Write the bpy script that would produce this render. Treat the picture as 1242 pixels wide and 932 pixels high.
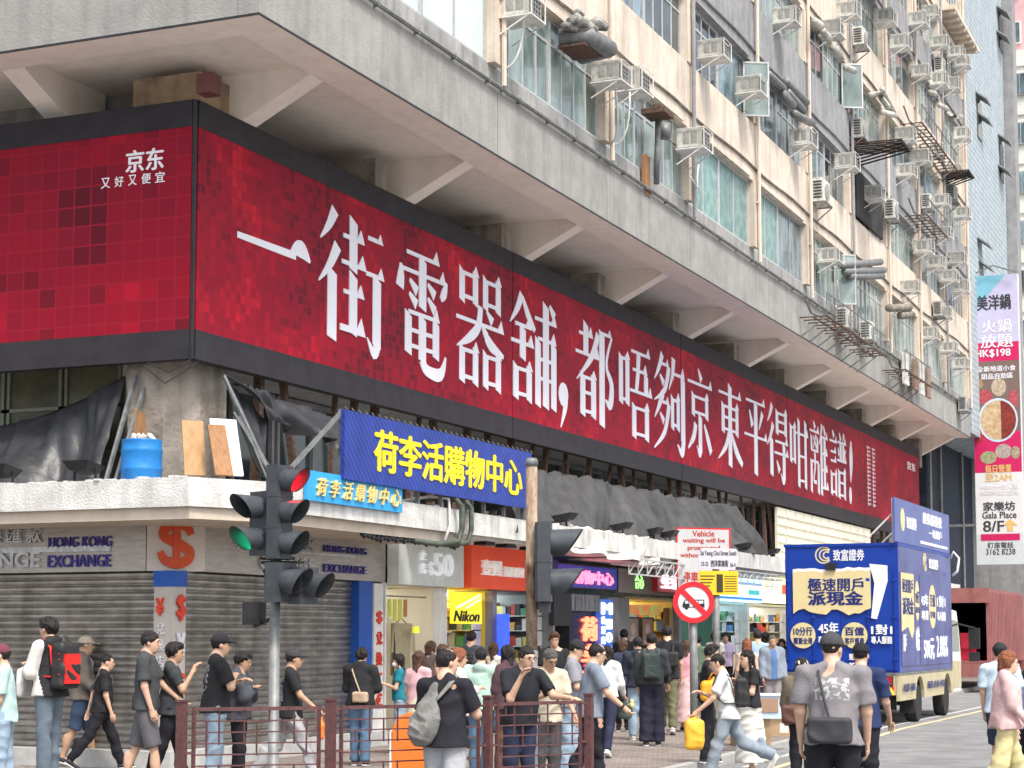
import bpy, bmesh, math, random
import numpy as np
from mathutils import Vector, Matrix
random.seed(7)
for o in list(bpy.data.objects): bpy.data.objects.remove(o)
SC = bpy.context.scene
COL = SC.collection
R = math.radians
# ---------------------------------------------------------------- camera, world, sun, exposure
YAW = R(23.1); PITCH = math.atan(201/2239.); CZ = 1.82; F = 2239.; PX, PY = 621., 570.
cam = bpy.data.cameras.new('camera'); co = bpy.data.objects.new('camera', cam); COL.objects.link(co)
cam.sensor_width = 36; cam.lens = 36*F/1242; cam.shift_y = 104/1242; cam.clip_start = .1; cam.clip_end = 2000
co.location = (0, 0, CZ); co.rotation_euler = (R(90)+PITCH, 0, YAW)
SC.camera = co
w = bpy.data.worlds.new('World'); SC.world = w; w.use_nodes = True
nt = w.node_tree; bg = nt.nodes['Background']
sky = nt.nodes.new('ShaderNodeTexSky'); sky.sky_type = 'NISHITA'; sky.sun_disc = False
SUN_EL, SUN_AZ = 58, 128          # azimuth clockwise from +Y
sky.sun_elevation = R(SUN_EL); sky.sun_rotation = R(SUN_AZ); sky.air_density = 1.0; sky.dust_density = 4.0; sky.ozone_density = 1.0
hs = nt.nodes.new('ShaderNodeHueSaturation'); hs.inputs['Saturation'].default_value = .45; nt.links.new(sky.outputs[0], hs.inputs['Color']); nt.links.new(hs.outputs[0], bg.inputs[0]); bg.inputs[1].default_value = 0.15
sl = bpy.data.lights.new('sun', 'SUN'); sl.energy = 1.5; sl.angle = R(10); sl.color = (1, .95, .87)
so = bpy.data.objects.new('sun', sl); COL.objects.link(so); so.rotation_euler = (R(90-SUN_EL), 0, R(180-SUN_AZ))
so.location = (20, -20, 40)
SC.view_settings.view_transform = 'Standard'; SC.view_settings.look = 'None'; SC.view_settings.exposure = 1.08; SC.view_settings.gamma = 1
SC.view_settings.use_curve_mapping = False
try:
    SC.cycles.max_bounces = 8; SC.cycles.diffuse_bounces = 4; SC.cycles.use_denoising = True
except Exception: pass
# ---------------------------------------------------------------- measuring helpers (photo pixels -> points on real planes)
def ray(x, y):
    r = x-PX; u = -(y-PY)
    f = F*math.cos(PITCH)-u*math.sin(PITCH); z = F*math.sin(PITCH)+u*math.cos(PITCH)
    c, s = math.cos(YAW), math.sin(YAW)
    return (-s*f+c*r, c*f+s*r, z)
def onX(x, y, X): d = ray(x, y); t = X/d[0]; return (X, d[1]*t, CZ+d[2]*t)
def onY(x, y, Y): d = ray(x, y); t = Y/d[1]; return (d[0]*t, Y, CZ+d[2]*t)
def onD(x, s, z=0.):                      # column x of the photo at a distance where a metre spans s pixels
    d = 2248./s; r = (x-PX)/s; c, sn = math.cos(YAW), math.sin(YAW)
    return (-sn*d+c*r, c*d+sn*r, z)
def UX(X, x0, y0, x1, y1):                # rectangle measured on a plane X=const -> u0,u1,z0,z1
    a = onX(x0, y0, X); b = onX(x1, y1, X); return a[1], b[1], a[2], b[2]
# ---------------------------------------------------------------- materials
MATS = {}
def mat(name, c1, c2=None, rough=.6, metal=0, scale=4, bump=0., bscale=30, emit=0, streak=0, vary=0, spec=.3, detail=5, stretch=(1,1,1), alpha=None, ecol=None):
    if name in MATS: return MATS[name]
    m = bpy.data.materials.new(name); m.use_nodes = True; n = m.node_tree.nodes; l = m.node_tree.links
    b = n['Principled BSDF']; b.inputs['Roughness'].default_value = rough; b.inputs['Metallic'].default_value = metal
    b.inputs['Specular IOR Level'].default_value = spec
    if c2 is None: c2 = tuple(v*.82 for v in c1)
    tc = n.new('ShaderNodeTexCoord'); mp = n.new('ShaderNodeMapping'); mp.inputs['Scale'].default_value = stretch
    l.new(tc.outputs['Object'], mp.inputs[0])
    nz = n.new('ShaderNodeTexNoise'); nz.inputs['Scale'].default_value = scale; nz.inputs['Detail'].default_value = detail; nz.inputs['Roughness'].default_value = .62
    l.new(mp.outputs[0], nz.inputs['Vector'])
    rp = n.new('ShaderNodeValToRGB'); rp.color_ramp.elements[0].position = .35; rp.color_ramp.elements[1].position = .65
    rp.color_ramp.elements[0].color = (*c2, 1); rp.color_ramp.elements[1].color = (*c1, 1)
    l.new(nz.outputs['Fac'], rp.inputs[0]); out = rp.outputs[0]
    if streak:
        mp2 = n.new('ShaderNodeMapping'); mp2.inputs['Scale'].default_value = (3, 3, .22); l.new(tc.outputs['Object'], mp2.inputs[0])
        n2 = n.new('ShaderNodeTexNoise'); n2.inputs['Scale'].default_value = 1.6; n2.inputs['Detail'].default_value = 7; l.new(mp2.outputs[0], n2.inputs['Vector'])
        r2 = n.new('ShaderNodeMapRange'); r2.inputs[1].default_value = .45; r2.inputs[2].default_value = .72; r2.inputs[3].default_value = 1; r2.inputs[4].default_value = 1-streak
        l.new(n2.outputs['Fac'], r2.inputs[0])
        mx = n.new('ShaderNodeMix'); mx.data_type = 'RGBA'; mx.blend_type = 'MULTIPLY'; mx.inputs[0].default_value = 1
        l.new(out, mx.inputs[6]); l.new(r2.outputs[0], mx.inputs[7]); out = mx.outputs[2]
    if vary:
        oi = n.new('ShaderNodeObjectInfo'); r3 = n.new('ShaderNodeMapRange'); r3.inputs[3].default_value = 1-vary; r3.inputs[4].default_value = 1+vary*.6
        l.new(oi.outputs['Random'], r3.inputs[0])
        mx = n.new('ShaderNodeMix'); mx.data_type = 'RGBA'; mx.blend_type = 'MULTIPLY'; mx.inputs[0].default_value = 1
        l.new(out, mx.inputs[6]); l.new(r3.outputs[0], mx.inputs[7]); out = mx.outputs[2]
    l.new(out, b.inputs['Base Color'])
    if emit:
        b.inputs['Emission Strength'].default_value = emit
        if ecol: b.inputs['Emission Color'].default_value = (*ecol, 1)
        else: l.new(out, b.inputs['Emission Color'])
    if bump:
        nb = n.new('ShaderNodeTexNoise'); nb.inputs['Scale'].default_value = bscale; nb.inputs['Detail'].default_value = 6; l.new(mp.outputs[0], nb.inputs['Vector'])
        bp = n.new('ShaderNodeBump'); bp.inputs['Strength'].default_value = min(1, bump*2); bp.inputs['Distance'].default_value = bump*.05
        l.new(nb.outputs['Fac'], bp.inputs['Height']); l.new(bp.outputs[0], b.inputs['Normal'])
    if alpha is not None: b.inputs['Transmission Weight'].default_value = alpha
    MATS[name] = m; return m
def nodes_of(m): return m.node_tree.nodes, m.node_tree.links, m.node_tree.nodes['Principled BSDF']
M = dict(
 concrete=mat('grey rendered concrete', (.38,.37,.35), (.27,.265,.26), .85, scale=2.2, bump=.3, bscale=30, streak=.35),
 fascia=mat('rough grey fascia render', (.35,.34,.315), (.265,.26,.245), .9, scale=1.6, bump=.28, bscale=26, streak=.18, detail=10),
 soffit=mat('cream soffit paint', (.90,.82,.74), (.84,.76,.68), .7, scale=1.2, bump=.15, bscale=6, streak=.08),
 cream=mat('cream wall paint', (.70,.61,.51), (.58,.49,.40), .8, scale=1.6, bump=.3, bscale=12, streak=.28),
 greypanel=mat('grey wall paint', (.33,.325,.325), (.25,.25,.255), .8, scale=2.5, bump=.3, bscale=15, streak=.25),
 dirtcon=mat('stained brown concrete', (.36,.32,.27), (.19,.165,.14), .9, scale=1.8, bump=.5, bscale=14, streak=.45),
 dark=mat('recess shade tone', (.045,.043,.042), (.02,.02,.02), .9, scale=2, bump=.3),  # near-black colour puts the shade of recesses and interiors into the surface
 glass=mat('pale green window glass', (.30,.38,.35), (.12,.17,.16), .12, scale=1.6, vary=.45, spec=.8, detail=3, stretch=(1,1,.5)),
 glassb=mat('blue curtained window glass', (.24,.33,.37), (.06,.10,.12), .12, scale=3, vary=.6, spec=.8, stretch=(1,1,.4), detail=8),
 glassd=mat('dark window glass', (.07,.09,.095), (.025,.035,.04), .08, scale=2, vary=.5, spec=1.),
 glassf=mat('frosted teal film glass', (.22,.36,.32), (.10,.20,.19), .25, scale=4, vary=.2, detail=8),
 alu=mat('aluminium window frame', (.55,.56,.55), (.42,.43,.43), .45, .3, scale=6, vary=.25),
 white=mat('off white paint', (.78,.77,.74), (.64,.63,.60), .6, scale=3, bump=.2, streak=.2),
 ledge=mat('weathered white canopy edge', (.70,.69,.66), (.50,.49,.46), .8, scale=2.5, bump=.35, bscale=30, streak=.3, detail=9),
 black=mat('black painted metal', (.03,.03,.032), (.018,.018,.02), .5, scale=6),
 billb=mat('charcoal billboard border', (.040,.037,.042), (.030,.028,.032), .6, scale=3, bump=.05, spec=.12),
 steel=mat('galvanised steel', (.25,.26,.255), (.16,.165,.165), .55, .3, scale=8, bump=.15, streak=.2),
 shutter=mat('ribbed shutter steel', (.44,.42,.385), (.27,.255,.23), .33, .75, scale=3, bump=.1, streak=.35, stretch=(1,1,3)),
 acbody=mat('aged air conditioner casing', (.66,.65,.59), (.44,.42,.37), .55, scale=6, vary=.35, streak=.45),
 rust=mat('rusty steel', (.17,.10,.07), (.07,.045,.035), .85, scale=14, bump=.5, bscale=50),
 tarp=mat('black tarpaulin', (.045,.046,.05), (.028,.03,.033), .36, scale=5, bump=.3, bscale=9),
 wtarp=mat('white plastic sheet', (.66,.63,.58), (.48,.45,.40), .4, scale=5, bump=.25, bscale=18),
 asphalt=mat('asphalt', (.32,.32,.32), (.21,.21,.212), .9, scale=1.3, bump=.5, bscale=120, detail=10),
 yellowpaint=mat('worn yellow road paint', (.72,.58,.30), (.5,.43,.27), .8, scale=14),
 whitepaint=mat('worn white road paint', (.68,.67,.64), (.42,.42,.41), .8, scale=14),
 kerb=mat('granite kerb', (.42,.41,.39), (.30,.29,.28), .85, scale=20, bump=.4),
 rail=mat('maroon painted steel railing', (.13,.055,.055), (.075,.035,.035), .5, scale=20, bump=.2, bscale=60),
 wood=mat('plywood', (.34,.18,.085), (.24,.12,.055), .7, scale=4, bump=.1, stretch=(6,6,.6)),
 card=mat('corrugated cardboard', (.50,.35,.21), (.40,.27,.16), .85, scale=5, bump=.1),
 rubber=mat('tyre rubber', (.03,.03,.03), (.02,.02,.02), .8, scale=20, bump=.3),
 bluebin=mat('blue plastic', (.02,.20,.52), (.015,.15,.42), .4, scale=5, bump=.05),
 orange=mat('orange plastic', (.85,.20,.03), (.72,.16,.03), .4, scale=4, bump=.05),
 red=mat('signal red paint', (.62,.02,.03), (.52,.02,.03), .4, scale=6),
 silver=mat('brushed silver cladding', (.50,.46,.42), (.38,.345,.315), .32, .55, scale=3, bump=.04, stretch=(1,1,8)),
)
# crimson mosaic print of the long billboard
def mosaic(cs=.13, nm='crimson fine mosaic print', amp=.20):
    m = bpy.data.materials.new(nm); m.use_nodes = True; n, l, b = nodes_of(m)
    b.inputs['Roughness'].default_value = .6; b.inputs['Specular IOR Level'].default_value = .12
    tc = n.new('ShaderNodeTexCoord'); sp = n.new('ShaderNodeSeparateXYZ'); l.new(tc.outputs['Object'], sp.inputs[0])
    ad = n.new('ShaderNodeMath'); ad.operation = 'ADD'; l.new(sp.outputs[0], ad.inputs[0]); l.new(sp.outputs[1], ad.inputs[1])
    def cell(size):
        outs = []; fr = []
        for s in (ad.outputs[0], sp.outputs[2]):
            dv = n.new('ShaderNodeMath'); dv.operation = 'DIVIDE'; dv.inputs[1].default_value = size; l.new(s, dv.inputs[0])
            fl = n.new('ShaderNodeMath'); fl.operation = 'FLOOR'; l.new(dv.outputs[0], fl.inputs[0]); outs.append(fl.outputs[0])
            f2 = n.new('ShaderNodeMath'); f2.operation = 'FRACT'; l.new(dv.outputs[0], f2.inputs[0])
            pg = n.new('ShaderNodeMath'); pg.operation = 'PINGPONG'; pg.inputs[1].default_value = .5; l.new(f2.outputs[0], pg.inputs[0]); fr.append(pg.outputs[0])
        cb = n.new('ShaderNodeCombineXYZ'); l.new(outs[0], cb.inputs[0]); l.new(outs[1], cb.inputs[1])
        wn = n.new('ShaderNodeTexWhiteNoise'); l.new(cb.outputs[0], wn.inputs['Vector'])
        mn = n.new('ShaderNodeMath'); mn.operation = 'MINIMUM'; l.new(fr[0], mn.inputs[0]); l.new(fr[1], mn.inputs[1])
        gt = n.new('ShaderNodeMath'); gt.operation = 'GREATER_THAN'; gt.inputs[1].default_value = .045; l.new(mn.outputs[0], gt.inputs[0])
        big = n.new('ShaderNodeTexNoise'); big.inputs['Scale'].default_value = .09/size*.9; big.inputs['Detail'].default_value = 2; l.new(cb.outputs[0], big.inputs['Vector'])
        big.inputs['Scale'].default_value = .62*size
        return wn.outputs['Value'], gt.outputs[0], big.outputs['Fac']
    wv, gap, big = cell(cs)
    def math_(op, a, b_): 
        k = n.new('ShaderNodeMath'); k.operation = op
        for i, v in enumerate((a, b_)):
            if isinstance(v, (int, float)): k.inputs[i].default_value = v
            else: l.new(v, k.inputs[i])
        return k.outputs[0]
    v = math_('ADD', math_('MULTIPLY', wv, amp), math_('MULTIPLY', big, .85))     # ~.2..1.1
    v = math_('SUBTRACT', v, .0)
    rp = n.new('ShaderNodeValToRGB'); e = rp.color_ramp.elements
    e[0].position = .28; e[0].color = (.10,.008,.018,1); e[1].position = .80; e[1].color = (.54,.014,.03,1)
    for p, c in ((.38,(.13,.008,.018,1)), (.46,(.22,.008,.022,1)), (.58,(.27,.007,.021,1)), (.68,(.37,.009,.025,1))):
        k = e.new(p); k.color = c
    l.new(v, rp.inputs[0])
    mx = n.new('ShaderNodeMix'); mx.data_type = 'RGBA'; l.new(gap, mx.inputs[0]); mx.inputs[6].default_value = (.27,.012,.026,1); l.new(rp.outputs[0], mx.inputs[7])
    l.new(mx.outputs[2], b.inputs['Base Color']); return m
M['mosaic'] = mosaic(); M['mosaic2'] = mosaic(.27, 'crimson large mosaic print', .13)
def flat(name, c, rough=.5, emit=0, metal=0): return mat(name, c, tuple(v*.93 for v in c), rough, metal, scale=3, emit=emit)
M['print'] = flat('white print', (.80,.79,.82))
def pavement():
    m = mat('brick pavers', (.33,.28,.25), (.22,.19,.17), .9, scale=1.2, bump=.2); n, l, b = nodes_of(m)
    br = n.new('ShaderNodeTexBrick'); br.inputs['Scale'].default_value = 2.2; br.inputs['Mortar Size'].default_value = .02
    br.inputs['Color1'].default_value = (1,1,1,1); br.inputs['Color2'].default_value = (.70,.68,.67,1); br.inputs['Mortar'].default_value = (.32,.31,.30,1)
    tc = [x for x in n if x.type == 'TEX_COORD'][0]; l.new(tc.outputs['Object'], br.inputs['Vector'])
    mx = n.new('ShaderNodeMix'); mx.data_type = 'RGBA'; mx.blend_type = 'MULTIPLY'; mx.inputs[0].default_value = 1
    src = b.inputs['Base Color'].links[0].from_socket; l.new(src, mx.inputs[6]); l.new(br.outputs[0], mx.inputs[7]); l.new(mx.outputs[2], b.inputs['Base Color'])
    return m
M['paver'] = pavement()
# ---------------------------------------------------------------- mesh builder
class B:
    def __init__(s): s.v = []; s.f = []; s.m = []; s.cur = 0; s.smooth = False
    def add(s, vs, fs):
        k = len(s.v); s.v += [tuple(p) for p in vs]; s.f += [tuple(i+k for i in f) for f in fs]; s.m += [s.cur]*len(fs); return s
    def box(s, x0, x1, y0, y1, z0, z1):
        if x0 > x1: x0, x1 = x1, x0
        if y0 > y1: y0, y1 = y1, y0
        if z0 > z1: z0, z1 = z1, z0
        return s.add([(x0,y0,z0),(x1,y0,z0),(x1,y1,z0),(x0,y1,z0),(x0,y0,z1),(x1,y0,z1),(x1,y1,z1),(x0,y1,z1)],
                     [(0,3,2,1),(4,5,6,7),(0,1,5,4),(1,2,6,5),(2,3,7,6),(3,0,4,7)])
    def bar(s, a, b, w, h=None):           # rectangular bar between two points
        a = Vector(a); b = Vector(b); h = h or w; d = (b-a).normalized(); up = Vector((0,0,1)) if abs(d.z) < .95 else Vector((1,0,0))
        x = d.cross(up).normalized()*w/2; y = x.cross(d).normalized()*h/2
        return s.add([a-x-y, a+x-y, a+x+y, a-x+y, b-x-y, b+x-y, b+x+y, b-x+y], [(0,1,2,3),(7,6,5,4),(0,4,5,1),(1,5,6,2),(2,6,7,3),(3,7,4,0)])
    def tube(s, pts, r, n=8, caps=True):
        pts = [Vector(p) for p in pts]; rs = r if isinstance(r, (list, tuple)) else [r]*len(pts); vs = []; fs = []; px = None
        for i, p in enumerate(pts):
            d = (pts[min(i+1, len(pts)-1)]-pts[max(i-1, 0)]).normalized()
            if px is None: px = d.cross(Vector((0,0,1)) if abs(d.z) < .9 else Vector((1,0,0))).normalized()
            px = (px-d*px.dot(d)).normalized(); py = d.cross(px)
            for k in range(n):
                a = 2*math.pi*k/n; vs.append(p+px*math.cos(a)*rs[i]+py*math.sin(a)*rs[i])
        for i in range(len(pts)-1):
            for k in range(n): fs.append((i*n+k, i*n+(k+1)%n, (i+1)*n+(k+1)%n, (i+1)*n+k))
        if caps: fs.append(tuple(range(n-1, -1, -1))); fs.append(tuple((len(pts)-1)*n+k for k in range(n)))
        return s.add(vs, fs)
    def lathe(s, prof, c=(0,0,0), n=20, axis='z', cap=True):  # prof: (r, h)
        vs = []; fs = []
        for r, h in prof:
            for k in range(n):
                a = 2*math.pi*k/n; x, y = r*math.cos(a), r*math.sin(a)
                v = (x, y, h) if axis == 'z' else ((h, x, y) if axis == 'x' else (x, h, -y)); vs.append((v[0]+c[0], v[1]+c[1], v[2]+c[2]))
        for i in range(len(prof)-1):
            for k in range(n): fs.append((i*n+k, i*n+(k+1)%n, (i+1)*n+(k+1)%n, (i+1)*n+k))
        if cap: fs.append(tuple(range(n-1, -1, -1))); fs.append(tuple((len(prof)-1)*n+k for k in range(n)))
        return s.add(vs, fs)
    def prism(s, poly, fn, d0, d1):        # poly (u,v) outline, fn(u,v,d)->world
        n = len(poly); vs = [fn(u, v, d0) for u, v in poly]+[fn(u, v, d1) for u, v in poly]
        fs = [tuple(range(n-1, -1, -1)), tuple(range(n, 2*n))]+[(i, (i+1) % n, n+(i+1) % n, n+i) for i in range(n)]
        return s.add(vs, fs)
    def grid(s, nu, nv, fn):
        vs = [fn(i/nu, j/nv) for j in range(nv+1) for i in range(nu+1)]
        return s.add(vs, [(j*(nu+1)+i, j*(nu+1)+i+1, (j+1)*(nu+1)+i+1, (j+1)*(nu+1)+i) for j in range(nv) for i in range(nu)])
def wloc(o):
    p = Vector((0,0,0))
    while o is not None: p += o.location; o = o.parent
    return p
def mesh_obj(name, b, mats, parent=None, smooth=False, origin=None):
    off = wloc(parent) if parent is not None else Vector(origin if origin is not None else (0,0,0))
    me = bpy.data.meshes.new(name); me.from_pydata([(v[0]-off.x, v[1]-off.y, v[2]-off.z) for v in b.v], [], b.f)
    if not isinstance(mats, (list, tuple)): mats = [mats]
    for m in mats: me.materials.append(m)
    if len(mats) > 1: me.polygons.foreach_set('material_index', b.m)
    if smooth or b.smooth:
        me.polygons.foreach_set('use_smooth', [True]*len(me.polygons))
    bm = bmesh.new(); bm.from_mesh(me); bmesh.ops.recalc_face_normals(bm, faces=bm.faces); bm.to_mesh(me); bm.free()
    if smooth == 'auto':
        try: me.set_sharp_from_angle(angle=R(40))
        except Exception: pass
    o = bpy.data.objects.new(name, me); COL.objects.link(o)
    if parent is not None: o.parent = parent
    else: o.location = off
    return o
def tag(o, label=None, cat=None, group=None, kind=None):
    if label: o['label'] = label
    if cat: o['category'] = cat
    if group: o['group'] = group
    if kind: o['kind'] = kind
    return o
def thing(name, label, cat, loc=(0,0,0), rz=0, group=None):
    o = bpy.data.objects.new(name, None); COL.objects.link(o); o.location = loc; o.rotation_euler = (0,0,rz); o.empty_display_size = .2
    return tag(o, label, cat, group)
def base_of(b):
    a = np.array(b.v); lo = a.min(0); hi = a.max(0); return ((lo[0]+hi[0])/2, (lo[1]+hi[1])/2, lo[2])
def single(name, b, m, label, cat, group=None, smooth=False):
    return tag(mesh_obj(name, b, m, None, smooth, base_of(b)), label, cat, group)
def struct(name, b, m, smooth=False): return tag(mesh_obj(name, b, m, None, smooth), kind='structure')
def part(name, b, m, parent, label=None, kind=None, smooth=False):
    mk = getattr(b, 'marks', [])
    if name.endswith('lettering') and len(mk) > 1 and kind is None:
        vs = [k[0] for k in mk]+[len(b.v)]; fs = [k[1] for k in mk]+[len(b.f)]
        for i in range(len(mk)):
            c = B(); c.v = b.v[vs[i]:vs[i+1]]; c.f = [tuple(q-vs[i] for q in f) for f in b.f[fs[i]:fs[i+1]]]; c.m = [0]*len(c.f); o = part(name, c, m, parent, label)
        return o
    o = mesh_obj(name, b, m, parent, smooth)
    if label: o['label'] = label
    if kind: o['kind'] = kind
    return o
CH = {}
def children(o): return [c for c in bpy.data.objects if c.parent == o]
def copy_tree(o, parent=None, kids=None):
    c = o.copy(); COL.objects.link(c); c.parent = parent
    for ch in (kids or {}).get(o.name, []): copy_tree(ch, c, kids)
    return c
def kidmap(root):
    km = {}
    def rec(o):
        km[o.name] = children(o)
        for k in km[o.name]: rec(k)
    rec(root); return km
# a frame on an upright surface: u runs along heading a, n is its outward normal
class Fr:
    def __init__(s, o, a): s.o = Vector(o); s.u = Vector((math.cos(a), math.sin(a), 0)); s.n = Vector((math.sin(a), -math.cos(a), 0))
    def __call__(s, u, z, d=0): p = s.o+s.u*u+s.n*d; return (p.x, p.y, p.z+z)
def FX(X): return Fr((X, 0, 0), R(90))
def FY(Y): return Fr((0, Y, 0), 0)
def fbox(b, fr, u0, u1, z0, z1, d0, d1):
    b.prism([(u0,z0),(u1,z0),(u1,z1),(u0,z1)], lambda u, v, d: fr(u, v, d), d0, d1); return b
TC = {}
def text_mesh(body, bold=0., ext=.004, shear=0):
    key = (body, bold, ext, shear)
    if key in TC: return TC[key]
    c = bpy.data.curves.new('t', 'FONT'); c.body = body; c.offset = bold; c.extrude = .5; c.fill_mode = 'FRONT'; c.resolution_u = 3; c.shear = shear; c.space_line = .95
    o = bpy.data.objects.new('t', c); COL.objects.link(o); bpy.context.view_layer.update()
    me = bpy.data.meshes.new_from_object(o.evaluated_get(bpy.context.evaluated_depsgraph_get()))
    vs = np.array([v.co[:] for v in me.vertices]) if len(me.vertices) else np.zeros((1,3)); fs = [tuple(p.vertices) for p in me.polygons]
    bpy.data.objects.remove(o); bpy.data.curves.remove(c); bpy.data.meshes.remove(me)
    TC[key] = (vs, fs); return vs, fs
def text_into(b, body, fr, u0, u1, z0, z1, d0=.0, d1=.006, bold=.0, shear=0, tilt=0):
    if not hasattr(b, 'marks'): b.marks = []
    if b.marks or not b.v: b.marks.append((len(b.v), len(b.f)))
    vs, fs = text_mesh(body, 0, 0, shear); lo = vs.min(0); hi = vs.max(0); su = (u1-u0)/max(1e-6, hi[0]-lo[0]); sv = (z1-z0)/max(1e-6, hi[1]-lo[1])
    sh = [(0,0)] if not bold else [(0,0),(bold*.9,0),(-bold*.9,0),(0,bold*.5),(0,-bold*.5)]
    if bold: u0 += bold*.9*su; u1 -= bold*.9*su
    k = (u1-u0)
    for q, (dx, dy) in enumerate(sh):
        out = []; dd = .00035*q
        for v in vs:
            a = (v[0]-lo[0])/max(1e-6, hi[0]-lo[0]); c = (v[1]-lo[1])/max(1e-6, hi[1]-lo[1]); e = v[2] > 0
            out.append(fr(u0+k*a+dx*su, z0+(z1-z0)*c+tilt*a+dy*sv, d1+dd if e else d0))
        b.add(out, fs)
    return b
# ================================================================ GROUND
g = B(); g.add([(-400,-150,-.02),(400,-150,-.02),(400,900,-.02),(-400,900,-.02)], [(0,1,2,3)]); struct('ground', g, M['asphalt'])
g = B(); g.add([(-60,-30,0),(30,-30,0),(30,300,0),(-60,300,0)], [(0,1,2,3)]); struct('road', g, M['asphalt'])
PAVE = [(-60,11.2),(-9.6,11.6),(-8.3,12.7),(-5.4,16.1),(-5.7,19.5),(-7.6,22.5),(-7.85,31),(-10.15,34.5),(-10.15,200),(-60,200)]
g = B(); g.prism(PAVE, lambda u, v, d: (u, v, d), .004, .12); struct('pavement', g, M['paver'])
g = B()
for (a, b_) in zip(PAVE[:-2], PAVE[1:-1]):
    a = Vector((*a,0)); c = Vector((*b_,0)); d = (c-a).normalized(); nrm = Vector((d.y,-d.x,0)); L = (c-a).length
    if L > 100: L = 60
    k = int(L/1.0)
    for i in range(k):
        p = a+d*(L*i/k+.006); q = a+d*(L*(i+1)/k-.006); p0 = p+nrm*.06; q0 = q+nrm*.06
        g.bar((p0.x,p0.y,.066),(q0.x,q0.y,.066),.16,.128)
struct('kerb', g, M['kerb'])
def strip(pts, w_, z):
    b = B()
    for a, c in zip(pts[:-1], pts[1:]):
        a = Vector((a[0],a[1],z)); c = Vector((c[0],c[1],z)); d = (c-a).normalized(); nn = Vector((-d.y,d.x,0))*w_/2; b.add([a-nn,c-nn,c+nn,a+nn], [(0,1,2,3)])
    return b
YL = [(-6.75,25.0),(-7.28,36.5),(-7.2,46),(-7.3,90)]
struct('yellow_line', strip(YL, .11, .004), M['yellowpaint'])
struct('white_line', strip([(x-.42,y) for x, y in YL], .09, .004), M['whitepaint'])
# pavement tactile/drain cover details
mc = B(); mc.box(-8.1,-7.2,26.6,27.4,.124,.13); tag(mesh_obj('manhole_cover', mc, mat('cast iron cover', (.2,.19,.18), (.12,.115,.11), .7, .3, scale=40, bump=.6), None, False, (-7.65,27,.12)), 'rusty square cast iron cover set in the pavers near the kerb', 'manhole cover')
# ================================================================ MAIN BUILDING
XF, YF = -11.44, 18.95            # street fascia plane, side-street fascia plane
BW = thing('apartment_building', 'long cream and grey corner apartment block with concrete overhang above the crimson billboard', 'building', (-18, 45, .12))
YK = [21.2+5.03*k for k in range(11)]     # structural grid 21.2 .. 71.5
YEND = 71.6
b = B()   # fascia, L shaped, with joints every bay
for k in range(11):
    y0 = YF if k == 0 else YK[k-1]+5.03*0; 
seg = [YF]+[y for y in YK[1:10]]+[YEND]
b = B()
for y0, y1 in zip(seg[:-1], seg[1:]): b.box(XF-.3, XF, y0+.012, y1-.012, 9.37, 10.5)
part('fascia', b, M['fascia'], BW)
b = B()
for i in range(5): b.box(XF-.31-5*i-.0, XF-.31-5*i-4.98, YF, YF+.3, 9.37, 10.5)
part('fascia', b, M['fascia'], BW)
b = B(); b.box(-30, XF-.305, YF+.305, YEND-.03, 9.50, 9.8); part('soffit', b, M['soffit'], BW)
b = B(); b.box(XF-.62, XF-.301, YF+.301, YEND-.02, 9.372, 9.499); b.box(-30, XF-.621, YF+.301, YF+.62, 9.372, 9.499); part('soffit_lip', b, M['soffit'], BW)
b = B(); b.box(XF+.001, XF+.012, YF-.01, YEND, 9.355, 9.385); b.box(-30, XF, YF-.012, YF-.001, 9.355, 9.385); part('drip_edge', b, M['black'], BW)
b = B(); b.box(XF-.3, XF-.003, YF+.301, YEND-.02, 9.358, 9.369); b.box(-30, XF-.003, YF+.003, YF+.3, 9.358, 9.369); part('soffit_edge', b, M['soffit'], BW)
b = B(); b.box(XF-.3, XF-.001, YF+.012, YF+.45, 10.501, 28.4); part('corner_post', b, M['cream'], BW)
# conduit along the top of the fascia, held by clips
b = B(); b.tube([(XF+.06, y, 10.46) for y in np.linspace(YF, YEND, 30)], .035, 6)
for y in np.arange(YF+.5, YEND, 1.26): b.box(XF, XF+.09, y-.02, y+.02, 10.42, 10.5)
part('conduit', b, M['steel'], BW)
for k in range(0, 11):                        # haunched brackets under the overhang
    y = 21.35+5.0*k; b = B()
    b.prism([(XF-.625,9.365),(XF-.625,9.499),(-14.45,9.499),(-14.45,8.18)], lambda u, v, d: (u, d, v), y-.02, y+.34)
    part('bracket', b, M['soffit'], BW)
    if k:
        b = B(); b.box(-14.3, -13.15, y-1.0, y-.55, 8.2, 9.3); part('column_head', b, M['dirtcon'], BW)
xb = onY(47, 130, 19.9)[0]
for i in range(2):
    b = B(); x = xb-4.6*i
    b.prism([(YF+.625,9.365),(YF+.625,9.499),(21.4,9.499),(21.4,8.55)], lambda u, v, d: (d, u, v), x-.36, x); part('bracket', b, M['soffit'], BW)
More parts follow.
